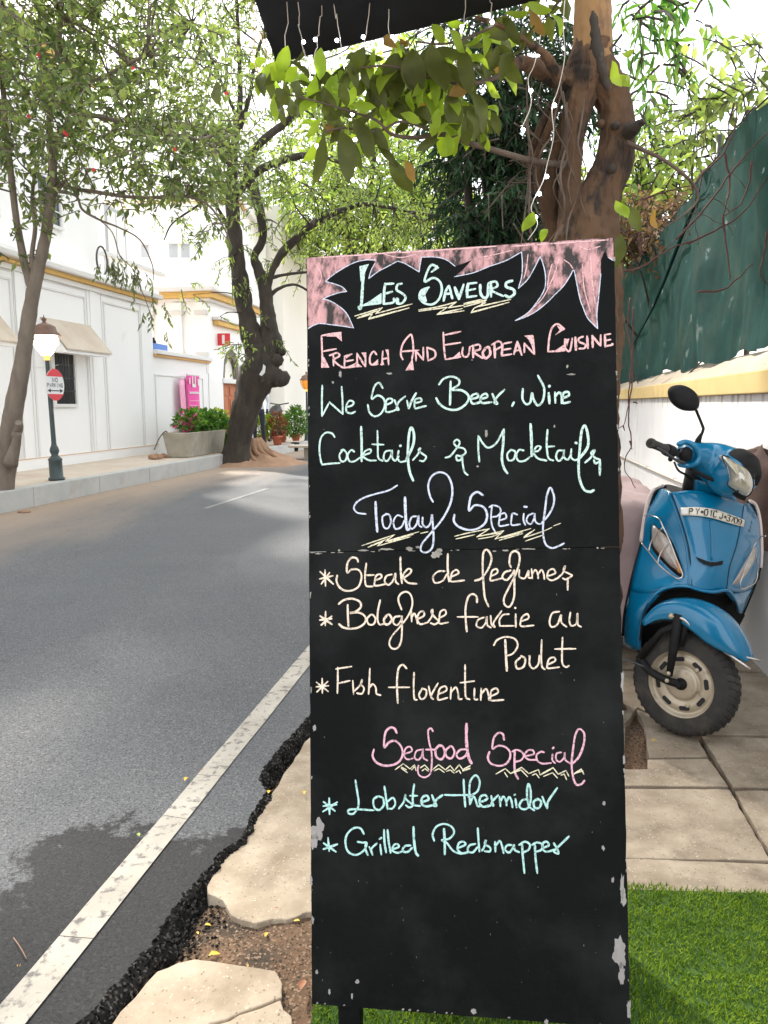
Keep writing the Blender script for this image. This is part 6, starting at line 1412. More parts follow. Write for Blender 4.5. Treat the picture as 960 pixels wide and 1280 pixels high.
for k in range(8):
    a = 2 * math.pi * k / 8 + .2; c = WC + (Wd * math.cos(a) + Up * math.sin(a)) * .0935 + Ax2 * .0315
    tdir = (-Wd * math.sin(a) + Up * math.cos(a)); rdir = (Wd * math.cos(a) + Up * math.sin(a)); pts = []
    for q in range(14):
        b = 2 * math.pi * q / 14; u_, v_2 = math.cos(b), math.sin(b)
        pts.append(c + tdir * (.013 * (1 if u_ > 0 else -1) + .007 * u_) + rdir * .0085 * v_2 - rdir * .0015 * abs(u_))
    MB().ext([p + Ax2 * .0012 for p in pts], -Ax2 * .004).build('rim_slot', MT['dark'], WH)
for k in range(3):
    a = 2 * math.pi * k / 3 + .9; c = WC + (Wd * math.cos(a) + Up * math.sin(a)) * .083 + Ax2 * .031
    MB().lathe([(.009, 0), (.009, .004), (.005, .007)], c, 8, axis=Ax2).build('rim_bolt', MT['rim'], WH)
MB().lathe([(.024, 0), (.022, .012), (.012, .014), (.012, .03), (.009, .032)], WC + Ax2 * .037, 12, axis=Ax2).build('hub_nut', MT['plastic'], WH)
# fender in the wheel's frame
ph = [128, 112, 95, 79, 64, 51, 40, 32]; rt = [.278, .312, .322, .318, .308, .292, .278, .268]; rs = [.250, .252, .244, .220, .209, .218, .240, .262]; hw = [.062, .068, .074, .078, .078, .070, .056, .03]
rows = []
for p_a, a_, b_, h_ in zip(ph, rt, rs, hw):
    c, s = math.cos(rad(p_a)), math.sin(rad(p_a)); d = Wd * c + Up * s; row = []
    for a, r_ in ((h_, b_), (h_ * 1.03, b_ * .6 + a_ * .4), (h_ * .86, b_ * .2 + a_ * .8), (h_ * .55, a_ * .985), (h_ * .2, a_), (-h_ * .2, a_), (-h_ * .55, a_ * .985), (-h_ * .86, b_ * .2 + a_ * .8), (-h_ * 1.03, b_ * .6 + a_ * .4), (-h_, b_)):
        row.append(WC + Ax2 * a + d * r_)
    rows.append(row)
fg = surf(rows, 4, 5); MB().grid(fg).build('front_fender', MT['blue_p'], SCT, solid=.004)
MB().grid([[p - (p - WC).normalized() * .008 for p in r_] for r_ in fg[2:-2]]).build('fender_liner', MT['plastic'], SCT)
crs = [fg[i][9] + (fg[i][9] - WC).normalized() * .0005 for i in range(4, len(fg) - 3)]
MB().tube(crs, .0035, 5).build('fender_crease', MT['plastic'], SCT)
def fr(px, py, y): return Y(px, py, y)
# bumper bars along the fender
eb = [fg[i][0] + Ax2 * .012 for i in range(8, len(fg), 3)] 
st_ = WC + Ax2 * .082 + Wd * -.035 + Up * .258
en_ = WC + Ax2 * .05 + Wd * .245 + Up * .118
MB().tube(crom([st_ - Wd * .012, st_, st_ + Wd * .04 - Up * .004, st_.lerp(en_, .35), st_.lerp(en_, .7), en_], 4), .0055, 7).build('fender_bar', MT['chrome'], SCT)
up2 = [st_.lerp(en_, .42), st_.lerp(en_, .46) + Up * .035, st_.lerp(en_, .52) + Up * .04 - Ax2 * .004, st_.lerp(en_, .8) + Up * .018 - Ax2 * .012, en_ + Up * .03 - Ax2 * .04 + Wd * .02]
MB().tube(crom(up2, 4), .0035, 6).build('fender_bar', MT['chrome'], SCT)
MB().ball(st_ - Wd * .01, .012, 8).build('bar_bolt', MT['rim'], SCT)
# fork leg and trailing link
fk0 = WC + Ax2 * .075 + Wd * -.02 + Up * .27; fk1 = WC + Ax2 * .07 + Wd * -.035 + Up * .03
MB().tube([fk0, fk0.lerp(fk1, .55), fk1], [.018, .017, .012], 10).build('fork_leg', MT['plastic'], SCT)
MB().tube([fk0.lerp(fk1, .45), fk1 - Up * .005], .0085, 8).build('fork_rod', MT['chrome'], SCT)
MB().tube([fk0 + Wd * .035 - Ax2 * .01 + Up * .01, fk1 + Wd * .03 + Up * .12 - Ax2 * .01], .012, 8).build('fork_tube', MT['plastic'], SCT)
lk = [WC + Ax2 * .05, WC + Ax2 * .07 + Wd * -.05 + Up * .01, WC + Ax2 * .065 + Wd * -.12 + Up * .03, WC + Ax2 * .05 + Wd * -.17 + Up * .07]
MB().tube(crom(lk, 5), .016, 8).build('trailing_link', MT['plastic'], SCT)
MB().tube([WC + Ax2 * .06 + Wd * -.16 + Up * .07, WC + Ax2 * .07 + Wd * -.08 + Up * .19, fk0 - Up * .04], .014, 8).build('fork_brace', MT['plastic'], SCT)
for q in (WC + Ax2 * .088 + Wd * -.035 + Up * .012, WC + Ax2 * .088 + Wd * -.032 + Up * .04): MB().ball(q, .009, 8).build('link_bolt', MT['rim'], SCT)
MB().tube(crom([WC + Ax2 * .07 + Wd * -.1 + Up * .035, WC + Ax2 * .08 + Wd * -.2 + Up * .05, WC + Ax2 * .08 + Wd * -.26 + Up * .05], 4), .004, 6).build('brake_rod', MT['iron'], SCT)
MB().ball(WC + Ax2 * .08 + Wd * -.26 + Up * .05, .007, 6).build('rod_nut', MT['rim'], SCT)
# ---------------- rest of the machine behind the shield
bk = Vector((math.sin(rad(15)), math.cos(rad(15)), 0)); sdv = Vector((bk.y, -bk.x, 0)); O = Vector((1.24, 3.18, 0))
def L3(f, s, z): return O + bk * f + sdv * (s + .06 * z) + Vector((0, 0, z))
MB().grid(surf([[L3(f, s, z) for s in (-.17, 0, .17)] for f, z in ((.0, .34), (.12, .28), (.35, .27), (.5, .30))], 3, 3)).build('floorboard', MT['plastic'], SCT, solid=.03)
rows = []
for f, h_, w_ in ((.42, .52, .10), (.5, .66, .15), (.7, .72, .17), (.95, .74, .16), (1.15, .78, .10), (1.25, .80, .04)):
    zc_ = h_ - .12; rows.append([L3(f, math.cos(a * math.pi / 6) * w_, zc_ + math.sin(a * math.pi / 6) * (.22 if math.sin(a * math.pi / 6) < 0 else .11)) for a in range(12)])
MB().grid([crom(r_, 2, True) for r_ in rows], close=True).build('rear_body', MT['blue_p'], SCT)
rows = []
for f, h_, w_ in ((.42, .70, .05), (.46, .76, .11), (.65, .78, .14), (.85, .80, .14), (1.05, .82, .10), (1.12, .82, .03)):
    rows.append([L3(f, math.cos(a * math.pi / 5) * w_, h_ - .03 + math.sin(a * math.pi / 5) * .04) for a in range(10)])
MB().grid(rows, close=True).build('seat', MT['plastic'], SCT)
rw = L3(.98, 0, .215)
MB().lathe([(.13, -.04), (.18, -.048), (.212, -.03), (.218, 0), (.212, .03), (.18, .048), (.13, .04)], rw, 32, axis=sdv).build('rear_tyre', MT['rubber'], SCT)
MB().lathe([(.13, -.03), (.13, .03), (.05, .035), (.02, .04)], rw, 24, axis=sdv).build('wheel_rim', MT['rim'], SCT)
MB().tube([L3(.35, .12, .26), L3(.40, .26, .0)], .01, 6).build('side_stand', MT['iron'], SCT)
# ================================================================== trees
MT['lf_a'] = mat('frangipani_like_leaves', (.11, .15, .065), (.18, .23, .11), rough=.55, scale=2.5, island=.45, transl=.45, spec=.35)
MT['lf_b'] = mat('rain_tree_leaves', (.125, .18, .06), (.21, .27, .11), rough=.6, scale=1.5, island=.4, transl=.42, spec=.3)
MT['lf_bright'] = mat('bright_green_leaves', (.17, .25, .06), (.25, .33, .10), rough=.6, scale=1.2, island=.4, transl=.45, spec=.3)  # brighter green than the rain tree leaves
MT['lf_dark'] = mat('dark_conifer_leaves', (.012, .035, .02), (.03, .065, .03), rough=.6, scale=2, island=.5, transl=.15, spec=.2)
MT['lf_c'] = mat('broad_olive_leaves', (.05, .058, .014), (.10, .115, .026), rough=.5, scale=6, transl=.38, spec=.35, bump=.2, bscale=30)
MT['lf_c2'] = mat('broad_lime_leaves', (.20, .30, .025), (.28, .36, .045), rough=.5, scale=6, transl=.5, spec=.3)
MT['lf_c3'] = mat('withered_leaves', (.30, .17, .04), (.20, .12, .04), rough=.7, scale=8, transl=.4)
MT['trunk_c'] = mat('tan_bark', (.070, .038, .020), (.15, .082, .042), rough=.95, scale=5, bump=1, bscale=40, stretch=(1, 1, .3), c3=(.022, .015, .011), s3=13, th3=(.50, .62), detail=9)
MT['dry'] = mat('dry_brown_leaves', (.12, .075, .045), (.22, .14, .08), rough=.8, scale=5, island=.5, transl=.2)
MT['root'] = mat('aerial_roots', (.06, .04, .03), (.13, .095, .07), rough=.95, scale=15)
MT['creeper'] = mat('dark_red_creeper', (.07, .022, .022), (.12, .05, .04), rough=.8, scale=20)
def limb(mb, pts, y, n=9, nz=.12, sub=5, bk_=0):
    """pts: (px,py,width px[,dy])"""
    P = [Y(p[0], p[1], y + (p[3] if len(p) > 3 else 0)) for p in pts]; W_ = [p[2] * (q.y) / F / 2 for p, q in zip(pts, P)]
    PP = crom(P, sub); WW = [v.x for v in crom([Vector((w_, 0, 0)) for w_ in W_], sub)]
    b = len(mb.v); mb.tube(PP, WW, n); stp = (PP[0] - PP[-1]).length / len(PP); rm = max(.02, sum(WW) / len(WW))
    for i in range(len(PP)):
        for j in range(n):
            k = b + i * n + j; v = Vector(mb.v[k]); c = PP[i]; r_ = WW[i]
            f = 1 + (bk_ * (.8 - 2.4 * abs(noise.noise(Vector((math.cos(6.2832 * j / n) * 3.2, math.sin(6.2832 * j / n) * 3.2 + W_[0] * 50, i * stp * 5))))) + bk_ * .5 * noise.noise(Vector((math.cos(6.2832 * j / n) * 9, math.sin(6.2832 * j / n) * 9, i * stp * 14))) if bk_ else 0) + nz * noise.noise(v * (1.1 / rm) * .6) + nz * .5 * noise.noise(v * (3 / rm))
            mb.v[k] = tuple(c + (v - c) * f)
    return PP, WW
def sprig(lmb, tmb, p, d, l, nleaf, L_, W_, r_, droop=.3, four=True):
    q = [p]; c = p; dd = d.normalized(); steps = 3
    for i in range(steps):
        dd = (dd + Vector((r_.gauss(0, .15), r_.gauss(0, .15), -droop * .5 + r_.gauss(0, .12)))).normalized(); c = c + dd * l / steps; q.append(c)
    tmb.tube(q, [.006 * (L_ / .1)] * (len(q) - 1) + [.002], 3, cap=False)
    for i in range(nleaf):
        f = (i + .6) / nleaf; k = f * (len(q) - 1); a = int(min(k, len(q) - 2)); pp = q[a].lerp(q[a + 1], k - a)
        ax = (q[a + 1] - q[a]).normalized(); sd_ = ax.orthogonal().normalized(); sd_ = Matrix.Rotation(r_.uniform(0, 6.28), 3, ax) @ sd_
        ld = (sd_ + ax * .6 + Vector((0, 0, -droop))).normalized()
        nr = Vector((r_.gauss(0, .5), r_.gauss(0, .5), 1))
        if four: lmb.leaf4(pp, ld, nr, L_ * r_.uniform(.6, 1.15), W_ * r_.uniform(.7, 1.15))
        else: lmb.leaf(pp, ld, nr, L_ * r_.uniform(.6, 1.15), W_ * r_.uniform(.7, 1.15))
def clumps(lmb, tmb, skel, data, L_, W_, seed, l=.35, nleaf=8, droop=.3, conn=True, thr=-.15, fr=3.0):
    r_ = random.Random(seed)
    for (px, py, rx, ry, y, dy, n) in data:
        c = Y(px, py, y); k = y / F; ex = Vector((rx * k, dy, ry * k)); cnt = 0; g = 0
        while cnt < n and g < n * 6:
            g += 1
            v = Vector((r_.gauss(0, .5), r_.gauss(0, .5), r_.gauss(0, .5)))
            if v.length > 1.25: continue
            p = c + Vector((v.x * ex.x, v.y * ex.y, v.z * ex.z))
            if noise.noise(p * fr + Vector((seed, 0, 0))) < thr: continue
            d = Vector((v.x, v.y * .6, v.z * .5)) + Vector((r_.gauss(0, .5), r_.gauss(0, .5), r_.gauss(0, .3)))
            sprig(lmb, tmb, p, d, l * r_.uniform(.6, 1.3), nleaf, L_, W_, r_, droop); cnt += 1
            if conn and cnt % 6 == 1 and skel:
                s_ = min(skel, key=lambda q: (q - p).length_squared)
                if (s_ - p).length < 3.0 * max(1, y / 10):
                    m = s_.lerp(p, .5) + Vector((r_.gauss(0, .12), r_.gauss(0, .12), r_.uniform(-.05, .2))) * (s_ - p).length * .6
                    tmb.tube(crom([s_, m, p], 4), [.016 * y / 14] * 3 + [.012 * y / 14] * 3 + [.006 * y / 14] * 3, 4, cap=False)
# ---------------- tree by the lamp post
bA = G(-2, 612, KH); yA = bA.y
TA = thing('street_tree', bA, 'slender forked tree at the far left kerb with small red flowers in its crown', 'tree')
mb = MB(); skA = []
for pts in ([(-4, 616, 40), (4, 590, 30), (10, 560, 27), (18, 510, 23), (27, 460, 20), (33, 420, 18), (40, 375, 17), (45, 350, 16), (52, 320, 14), (59, 285, 13), (64, 245, 12), (66, 205, 10), (62, 160, 8), (66, 110, 7), (74, 50, 6), (80, -40, 5), (84, -160, 4)],
            [(42, 362, 14), (32, 335, 10), (26, 305, 9), (20, 270, 8), (14, 220, 8), (8, 170, 7), (4, 110, 6), (-6, 30, 5), (-20, -80, 4)],
            [(62, 250, 9), (74, 232, 6), (92, 236, 5), (120, 240, 4.5), (160, 246, 4), (200, 247, 3.5), (235, 246, 3), (262, 258, 2.5), (280, 285, 2), (290, 310, 1.5)],
            [(66, 200, 8), (80, 160, 7), (105, 145, 6), (135, 148, 5.5), (170, 160, 5), (210, 168, 4), (250, 175, 3), (275, 190, 2.5)],
            [(70, 238, 5), (95, 245, 3), (103, 262, 3), (125, 275, 2.5), (150, 285, 2), (175, 300, 2), (190, 330, 1.5), (192, 350, 1)],
            [(64, 140, 6), (90, 110, 5), (120, 100, 4), (160, 80, 4), (200, 60, 3)], [(66, 100, 5), (40, 70, 4), (20, 40, 3), (5, 10, 3)],
            [(44, 350, 8), (40, 320, 6), (44, 285, 5), (40, 250, 4), (46, 200, 4)], [(20, 545, 13, -.1), (24, 533, 10, -.2), (23, 528, 8, -.25)], [(12, 580, 20, -.1), (20, 556, 12, -.15), (22, 540, 10, -.2)]):
    pp, ww = limb(mb, pts, yA); skA += pp[::3]
mb.build('trunk', MT['bark'], TA)
l_, t_ = MB(), MB()
dA = [(30, 60, 80, 75, yA, 1.6, 190), (100, 60, 90, 70, yA + .4, 1.6, 170), (60, 140, 80, 50, yA - .5, 1.4, 130), (150, 130, 95, 55, yA + .3, 1.5, 150), (215, 95, 90, 60, yA + .5, 1.5, 130), (200, 200, 100, 40, yA, 1.3, 110), (260, 185, 75, 45, yA + .5, 1.2, 90), (30, 200, 50, 45, yA - .4, 1, 60), (150, 200, 70, 30, yA, 1, 60), (240, 235, 60, 25, yA, .9, 36),
      (10, 10, 90, 60, yA - 1, 2, 150), (170, 20, 90, 50, yA + 1, 2, 110), (-60, 100, 70, 150, yA, 2, 150), (260, 260, 35, 25, yA, .5, 14), (60, 290, 14, 30, yA, .3, 10), (12, 330, 12, 40, yA, .3, 8), (205, 255, 50, 14, yA, .5, 14)]
dA = [q[:6] + (int(q[6] * .64),) for q in dA]
clumps(l_, t_, skA, dA, .12, .055, 41, l=.34, nleaf=8, droop=.15)
dA2 = [(40, -90, 150, 90, yA, 2.2, 200), (160, -120, 120, 90, yA, 2.2, 140)]
clumps(l_, t_, skA, dA2, .13, .055, 42, l=.4, nleaf=8, droop=.15)
# hanging sprays in front of the cornice
for x, y, n in ((140, 338, 5), (160, 345, 6), (172, 355, 5), (190, 398, 4), (130, 345, 4), (168, 372, 3), (186, 412, 3), (152, 352, 4)):
    r_ = random.Random(x); p = Y(x, y - 14, yA + .1)
    for k in range(n): sprig(l_, t_, p + Vector((r_.gauss(0, .1), 0, r_.gauss(0, .07))), Vector((r_.gauss(0, .4), 0, -1)), .16, 5, .085, .035, r_, .6)
t_.tube(crom([Y(118, 270, yA), Y(140, 290, yA), Y(150, 320, yA), Y(165, 335, yA), Y(176, 360, yA)], 5), .007, 4); t_.tube(crom([Y(165, 335, yA), Y(182, 375, yA), Y(190, 400, yA)], 5), .005, 4)
l_.build('crown', MT['lf_a'], TA, kind='stuff'); t_.build('twigs', MT['bark'], TA, kind='stuff')
f_ = MB(); r_ = random.Random(77)
for x, y in ((48, 74), (168, 83), (284, 115), (75, 168), (87, 172), (36, 144), (218, 189), (118, 213)):
    for k in range(1): f_.leaf4(Y(x + r_.gauss(0, 2), y + r_.gauss(0, 2), yA - .9), Vector((r_.gauss(0, 1), -.4, r_.gauss(0, 1))), Vector((0, -1, .2)), .05, .045)
f_.build('red_flowers', mat('red_blossom', (.65, .04, .05), rough=.6, transl=.3), TA, kind='stuff')
# ---------------- big leaning tree on its mound
yB_ = G(300, 582, 0).y
TB = thing('leaning_tree', G(300, 580, 0), 'thick dark trunked tree leaning out over the road from a soil mound', 'tree')
mb = MB(); skB = []
for pts in ([(294, 588, 48), (296, 572, 37), (300, 548, 32), (306, 520, 34), (314, 492, 39), (324, 468, 50), (327, 450, 44), (322, 432, 34)],
            [(322, 440, 34), (313, 415, 25), (306, 385, 21), (299, 345, 20), (294, 305, 19), (291, 265, 17), (290, 225, 14), (293, 180, 10), (300, 130, 7), (299, 70, 5), (296, 10, 4), (290, -60, 3)],
            [(330, 452, 38), (339, 432, 30), (336, 405, 21), (333, 380, 17), (330, 355, 15), (322, 335, 12), (318, 320, 10), (328, 300, 10), (326, 270, 11), (318, 240, 12), (310, 210, 12), (316, 190, 10), (335, 170, 9), (358, 152, 8), (378, 130, 7), (392, 100, 5), (400, 60, 4)],
            [(332, 375, 11), (338, 345, 8), (350, 320, 10), (368, 300, 10), (385, 285, 9), (405, 272, 8), (430, 262, 7), (460, 255, 5), (500, 262, 4), (540, 270, 3)],
            [(326, 460, 34), (340, 470, 30), (353, 472, 22), (361, 468, 10)], [(335, 440, 24), (347, 432, 14), (351, 425, 6)],
            [(291, 250, 10), (306, 232, 8), (325, 212, 9), (345, 203, 9), (370, 196, 8), (395, 194, 5), (430, 205, 4)], [(292, 215, 9), (280, 185, 8), (272, 170, 7), (255, 165, 5), (230, 160, 4), (190, 158, 3)],
            [(292, 300, 8), (278, 270, 4), (262, 250, 3), (240, 262, 2.5), (215, 280, 2), (205, 300, 1.5)], [(300, 160, 6), (312, 120, 5), (318, 80, 4), (330, 40, 3)], [(330, 350, 7), (348, 345, 4), (365, 342, 3.5), (385, 340, 3)], [(334, 372, 6), (350, 360, 4), (370, 356, 3), (392, 368, 2.5)],
            [(298, 150, 5), (280, 110, 4), (262, 70, 3), (240, 30, 3)]):
    pp, ww = limb(mb, pts, yB_, n=10, nz=.22); skB += pp[::3]
for x, y, w_ in ((345, 450, 20), (336, 462, 24), (352, 440, 12), (318, 452, 24), (310, 500, 20)):
    mb.ball(Y(x, y, yB_ - .15), w_ * yB_ / F * .5, 8, (1, .8, .9))
mb.build('trunk', MT['bark_d'], TB)
MB().add([Y(327, 470, yB_ - .62), Y(331, 466, yB_ - .62), Y(332, 458, yB_ - .62), Y(329, 455, yB_ - .62), Y(328, 462, yB_ - .62), Y(324, 468, yB_ - .62)], [(0, 1, 2, 3, 4, 5)]).build('pale_scar', MT['trim'], TB, solid=.01)
l_, t_ = MB(), MB()
dB = [(230, 60, 90, 70, yB_ + 1, 2.5, 230), (300, 90, 70, 70, yB_, 2.5, 200), (370, 110, 60, 60, yB_, 2.2, 120), (255, 180, 60, 45, yB_, 2, 110), (320, 215, 60, 45, yB_ - 1, 1.6, 60), (380, 240, 60, 35, yB_, 2, 100), (440, 265, 70, 35, yB_, 2, 150), (520, 285, 70, 30, yB_ + 1, 2, 150), (440, 180, 70, 40, yB_ + 1, 2, 70), (290, 10, 110, 50, yB_, 2.5, 170),
      (400, 30, 70, 60, yB_ + 2, 2, 110), (150, 120, 70, 70, yB_ + 2, 2, 120), (290, 290, 14, 60, yB_ - .5, .5, 22), (320, 430, 26, 20, yB_ - .8, .4, 26), (350, 330, 40, 25, yB_, 1, 22), (335, 275, 16, 25, yB_ - .3, .5, 14), (395, 320, 30, 20, yB_ + 1, 1, 20), (225, 265, 50, 30, yB_, 1, 24), (290, 205, 20, 30, yB_ - .5, .6, 22), (230, 355, 10, 14, yB_ - 1, .3, 5), (262, 395, 12, 8, yB_ - 1, .3, 5)]
dB = [q[:6] + (int(q[6] * .62),) for q in dB]
clumps(l_, t_, skB, dB, .125, .042, 51, l=.45, nleaf=9, droop=.55, fr=1.6)
clumps(l_, t_, skB, [(220, -110, 140, 80, yB_, 3, 160), (380, -90, 130, 70, yB_, 3, 110)], .16, .07, 52, l=.6, nleaf=8, droop=.4)
l_.build('crown', MT['lf_b'], TB, kind='stuff'); t_.build('twigs', MT['bark_d'], TB, kind='stuff')
# mound of earth and roots
mo_ = thing('soil_mound', G(310, 585, 0), 'brown earth mound with surface roots at the foot of the leaning tree', 'mound')
rows = []; cM = G(303, 581, 0) + Vector((.15, .35, 0))
for j in range(12):
    v = j / 11; row = []
    for i in range(36):
        a = 2 * math.pi * i / 36; rr = v * (1.35 + .25 * noise.noise(Vector((math.cos(a) * 2, math.sin(a) * 2, 0))))
        p = cM + Vector((math.cos(a) * rr * .95, math.sin(a) * rr * .85, 0)); h = .46 * (1 - v) ** 1.3 * (1 + .5 * noise.noise(p * 5)) + .03 * noise.noise(p * 14) * (1 - v)
        row.append(Vector((p.x, p.y, max(-.03, h - .015))))
    rows.append(row)
MB().grid(rows, close=True).build('earth', MT['soil_tan'], mo_)
for i in range(9):
    a = -2.9 + i * .34; p0 = cM + Vector((math.cos(a) * .15, math.sin(a) * .2, .5)); p1 = cM + Vector((math.cos(a) * .42, math.sin(a) * .42, .26)); p2 = cM + Vector((math.cos(a + .3) * .8, math.sin(a + .3) * .7, .03))
    MB().tube(crom([p0, p1, p2], 5), [.10, .09, .08, .07, .06, .05, .045, .04, .03, .02, .012], 7).build('surface_root', MT['soil_tan'], mo_)
# ---------------- distant and middle distance foliage behind the board
def simple_tree(nm, base, label, crown, m, L_, W_, seed, trunk_r=.18, skel=None, l=.5, nleaf=8, droop=.3, mt='bark_d', thr=-.15, fr=1.5, top=None):
    r = thing(nm, base, label, 'tree'); mb = MB(); cs_ = [Y(c[0], c[1], c[4]) for c in crown]; sk = []
    mid = sum(cs_, Vector()) / len(cs_); fork = base.lerp(Vector((mid.x, mid.y, mid.z)), .55); rr = random.Random(seed)
    P = crom([base, base.lerp(fork, .5) + Vector((rr.gauss(0, .1), rr.gauss(0, .1), 0)), fork], 5); mb.tube(P, [trunk_r * (1 - .4 * i / len(P)) for i in range(len(P))], 8)
    for c in cs_:
        q = fork.lerp(c, .5) + Vector((rr.gauss(0, .2), rr.gauss(0, .2), .15)); P = crom([fork, q, c], 5); mb.tube(P, [trunk_r * .5 * (1 - .8 * i / len(P)) for i in range(len(P))], 6); sk += P[3:]
    mb.build('trunk', MT[mt], r); a, b = MB(), MB(); clumps(a, b, sk, crown, L_, W_, seed, l=l, nleaf=nleaf, droop=droop, thr=thr, fr=fr)
    a.build('crown', MT[m], r, kind='stuff'); b.build('twigs', MT[mt], r, kind='stuff'); return r
simple_tree('far_tree', Vector((-1.75, 27, 0)), 'bright light green tree over the road, seen above the left part of the board', [(410, 250, 60, 45, 26, 3, 190), (470, 285, 60, 35, 27, 3, 200), (540, 262, 55, 50, 27, 3, 210), (500, 220, 60, 35, 28, 3, 120), (390, 300, 40, 30, 28, 3, 90), (570, 300, 50, 30, 27, 3, 130), (430, 190, 70, 40, 28, 3, 130), (480, 130, 80, 50, 29, 3, 130), (400, 120, 60, 50, 29, 3, 90), (560, 190, 50, 50, 29, 3, 90), (500, 60, 70, 40, 29, 3, 60)], 'lf_bright', .26, .12, 61, .3, l=.8)
simple_tree('dark_fir_tree', Vector((2.1, 13.5, 0)), 'dense dark evergreen tree behind the tan trunk', [(640, 70, 50, 50, 12.5, 1, 130), (610, 130, 50, 50, 12.5, 1.2, 150), (650, 180, 45, 60, 13, 1.2, 170), (600, 215, 40, 30, 13, 1.2, 110), (605, 260, 42, 38, 13, 1.2, 170), (660, 260, 45, 50, 13, 1.2, 170), (690, 120, 40, 60, 13, 1, 110), (580, 285, 30, 22, 13, 1, 60), (570, 30, 50, 40, 13, 1, 50)], 'lf_dark', .20, .05, 62, .22, l=.5, nleaf=10, droop=.5, fr=1.4, thr=-.05)
simple_tree('lime_shrub_tree', Vector((3.6, 9.6, 0)), 'bright lime leaved small tree behind the wall between trunk and net', [(800, 230, 28, 28, 9.3, .6, 34), (840, 228, 28, 20, 9.3, .6, 30), (790, 262, 26, 28, 9.3, .6, 34), (825, 205, 24, 16, 9.3, .5, 10)], 'lf_bright', .17, .09, 63, .03, l=.35, nleaf=5, droop=.5, fr=3)
simple_tree('brown_hedge', Vector((3.25, 8.8, 0)), 'dry brownish hedge bush low behind the net beside the trunk', [(800, 285, 35, 22, 8.5, .6, 110), (840, 270, 30, 18, 8.5, .6, 60), (785, 305, 25, 25, 8.2, .6, 80), (830, 300, 40, 20, 9, .6, 60)], 'dry', .08, .045, 64, .03, l=.25, nleaf=6, fr=3)
simple_tree('garden_tree', Vector((3.6, 7.2, 0)), 'light green leafy tree rising behind the net at the upper right', [(905, 130, 45, 26, 6.4, .5, 22), (870, 155, 26, 22, 6.4, .5, 12), (945, 105, 35, 24, 6.2, .5, 16), (880, 180, 30, 14, 6.4, .4, 12), (950, 60, 25, 14, 6.4, .5, 4), (1010, 80, 60, 60, 6.2, .8, 30), (862, 120, 14, 14, 6.4, .4, 4)], 'lf_b', .12, .06, 65, .035, l=.3, nleaf=6, droop=.2, fr=3)
simple_tree('willow_leaved_tree', Vector((3.5, 9.2, 0)), 'tree with thin hanging grey green leaves right of the tan trunk', [(800, 45, 36, 30, 9.2, .5, 9), (845, 70, 24, 20, 9.2, .4, 4), (800, 10, 40, 20, 9.2, .5, 8), (815, 125, 24, 30, 9.2, .4, 4), (790, 150, 20, 40, 9.3, .4, 7), (870, 25, 24, 20, 9.2, .4, 5), (800, 190, 20, 20, 9.3, .3, 6)], 'g_mid', .27, .055, 66, .03, l=.4, nleaf=6, droop=.8, fr=3)
simple_tree('street_tree_far', Vector((6.0, 19, 0)), 'mid green tree beyond the wall, far right behind the net', [(790, 320, 50, 30, 16, 1.6, 90), (720, 260, 40, 40, 17, 1.6, 60)], 'lf_b', .2, .09, 67, .2, l=.5)
# ---------------- near tree behind the board
yC = 3.15
bC = Vector((Y(728, 600, yC).x, yC, 0))
TC = thing('trunk_tree', bC, 'tan barked tree with twin stems and big olive leaves, rising behind the board', 'tree')
mb = MB()
gz = 905
pxg = 480 + F * bC.x / (yC * cP + H * sP)
for pts in ([(pxg, 890, 120), (pxg - 2, 840, 100), (728, 700, 88), (730, 500, 84), (733, 380, 84), (734, 320, 78), (738, 285, 70), (751, 240, 48), (766, 205, 42), (772, 170, 38), (769, 135, 40), (758, 108, 44), (745, 85, 46)],
            [(722, 330, 46), (716, 290, 34), (713, 250, 27), (714, 205, 24), (718, 160, 27), (726, 120, 36), (736, 85, 46), (741, 55, 44)],
            [(706, 320, 34, .12), (692, 280, 24, .12), (688, 240, 22, .1), (696, 195, 20, .1), (712, 150, 22, .06), (722, 120, 24)],
            [(735, 110, 30), (712, 100, 26), (690, 95, 22), (668, 84, 18, -.1), (650, 78, 14, -.15), (634, 88, 10, -.2)],
            [(700, 100, 14, -.1), (682, 70, 10, -.2), (655, 50, 7, -.3), (620, 30, 5, -.4), (594, 22, 4, -.4)],
            [(718, 300, 20, .1), (700, 268, 18, .14), (675, 240, 15, .2), (664, 210, 12, .2), (672, 170, 10, .1), (690, 130, 9, .1)],
            [(705, 290, 24, .1), (680, 252, 14, .1), (672, 200, 10, .1), (690, 150, 9, .05), (700, 110, 8)]):
    limb(mb, pts, yC, n=44, nz=.15, sub=22, bk_=.09)
for x, y, w_ in ((751, 155, 12), (748, 82, 22), (718, 285, 30)): mb.ball(Y(x, y, yC - .02), w_ * yC / F * .5, 10, (1, 1, .9))
mb.build('trunk', MT['trunk_c'], TC)
mb = MB(); limb(mb, [(783, 166, 17, -.05), (792, 160, 15, -.1), (803, 153, 8, -.15), (806, 151, 5, -.16)], yC, n=14, nz=.5, sub=6, bk_=.1); mb.build('dead_stub', MT['bark_d'], TC)
MT['sunlit_bark'] = mat('sunlit_ochre_bark', (.30, .17, .06), (.22, .12, .05), rough=.85, scale=6, bump=.4, bscale=30, stretch=(1, 1, .3), c3=(.09, .05, .03), s3=6, th3=(.58, .7))  # warm sunlight on the upper trunk is put into this bark colour
mb = MB(); limb(mb, [(739, 100, 44), (741, 60, 45.5), (741, 30, 43), (741, 0, 42), (742, -60, 42), (740, -200, 40), (730, -420, 36)], yC, n=44, nz=.06, sub=22, bk_=.02); mb.build('upper_trunk', MT['sunlit_bark'], TC)
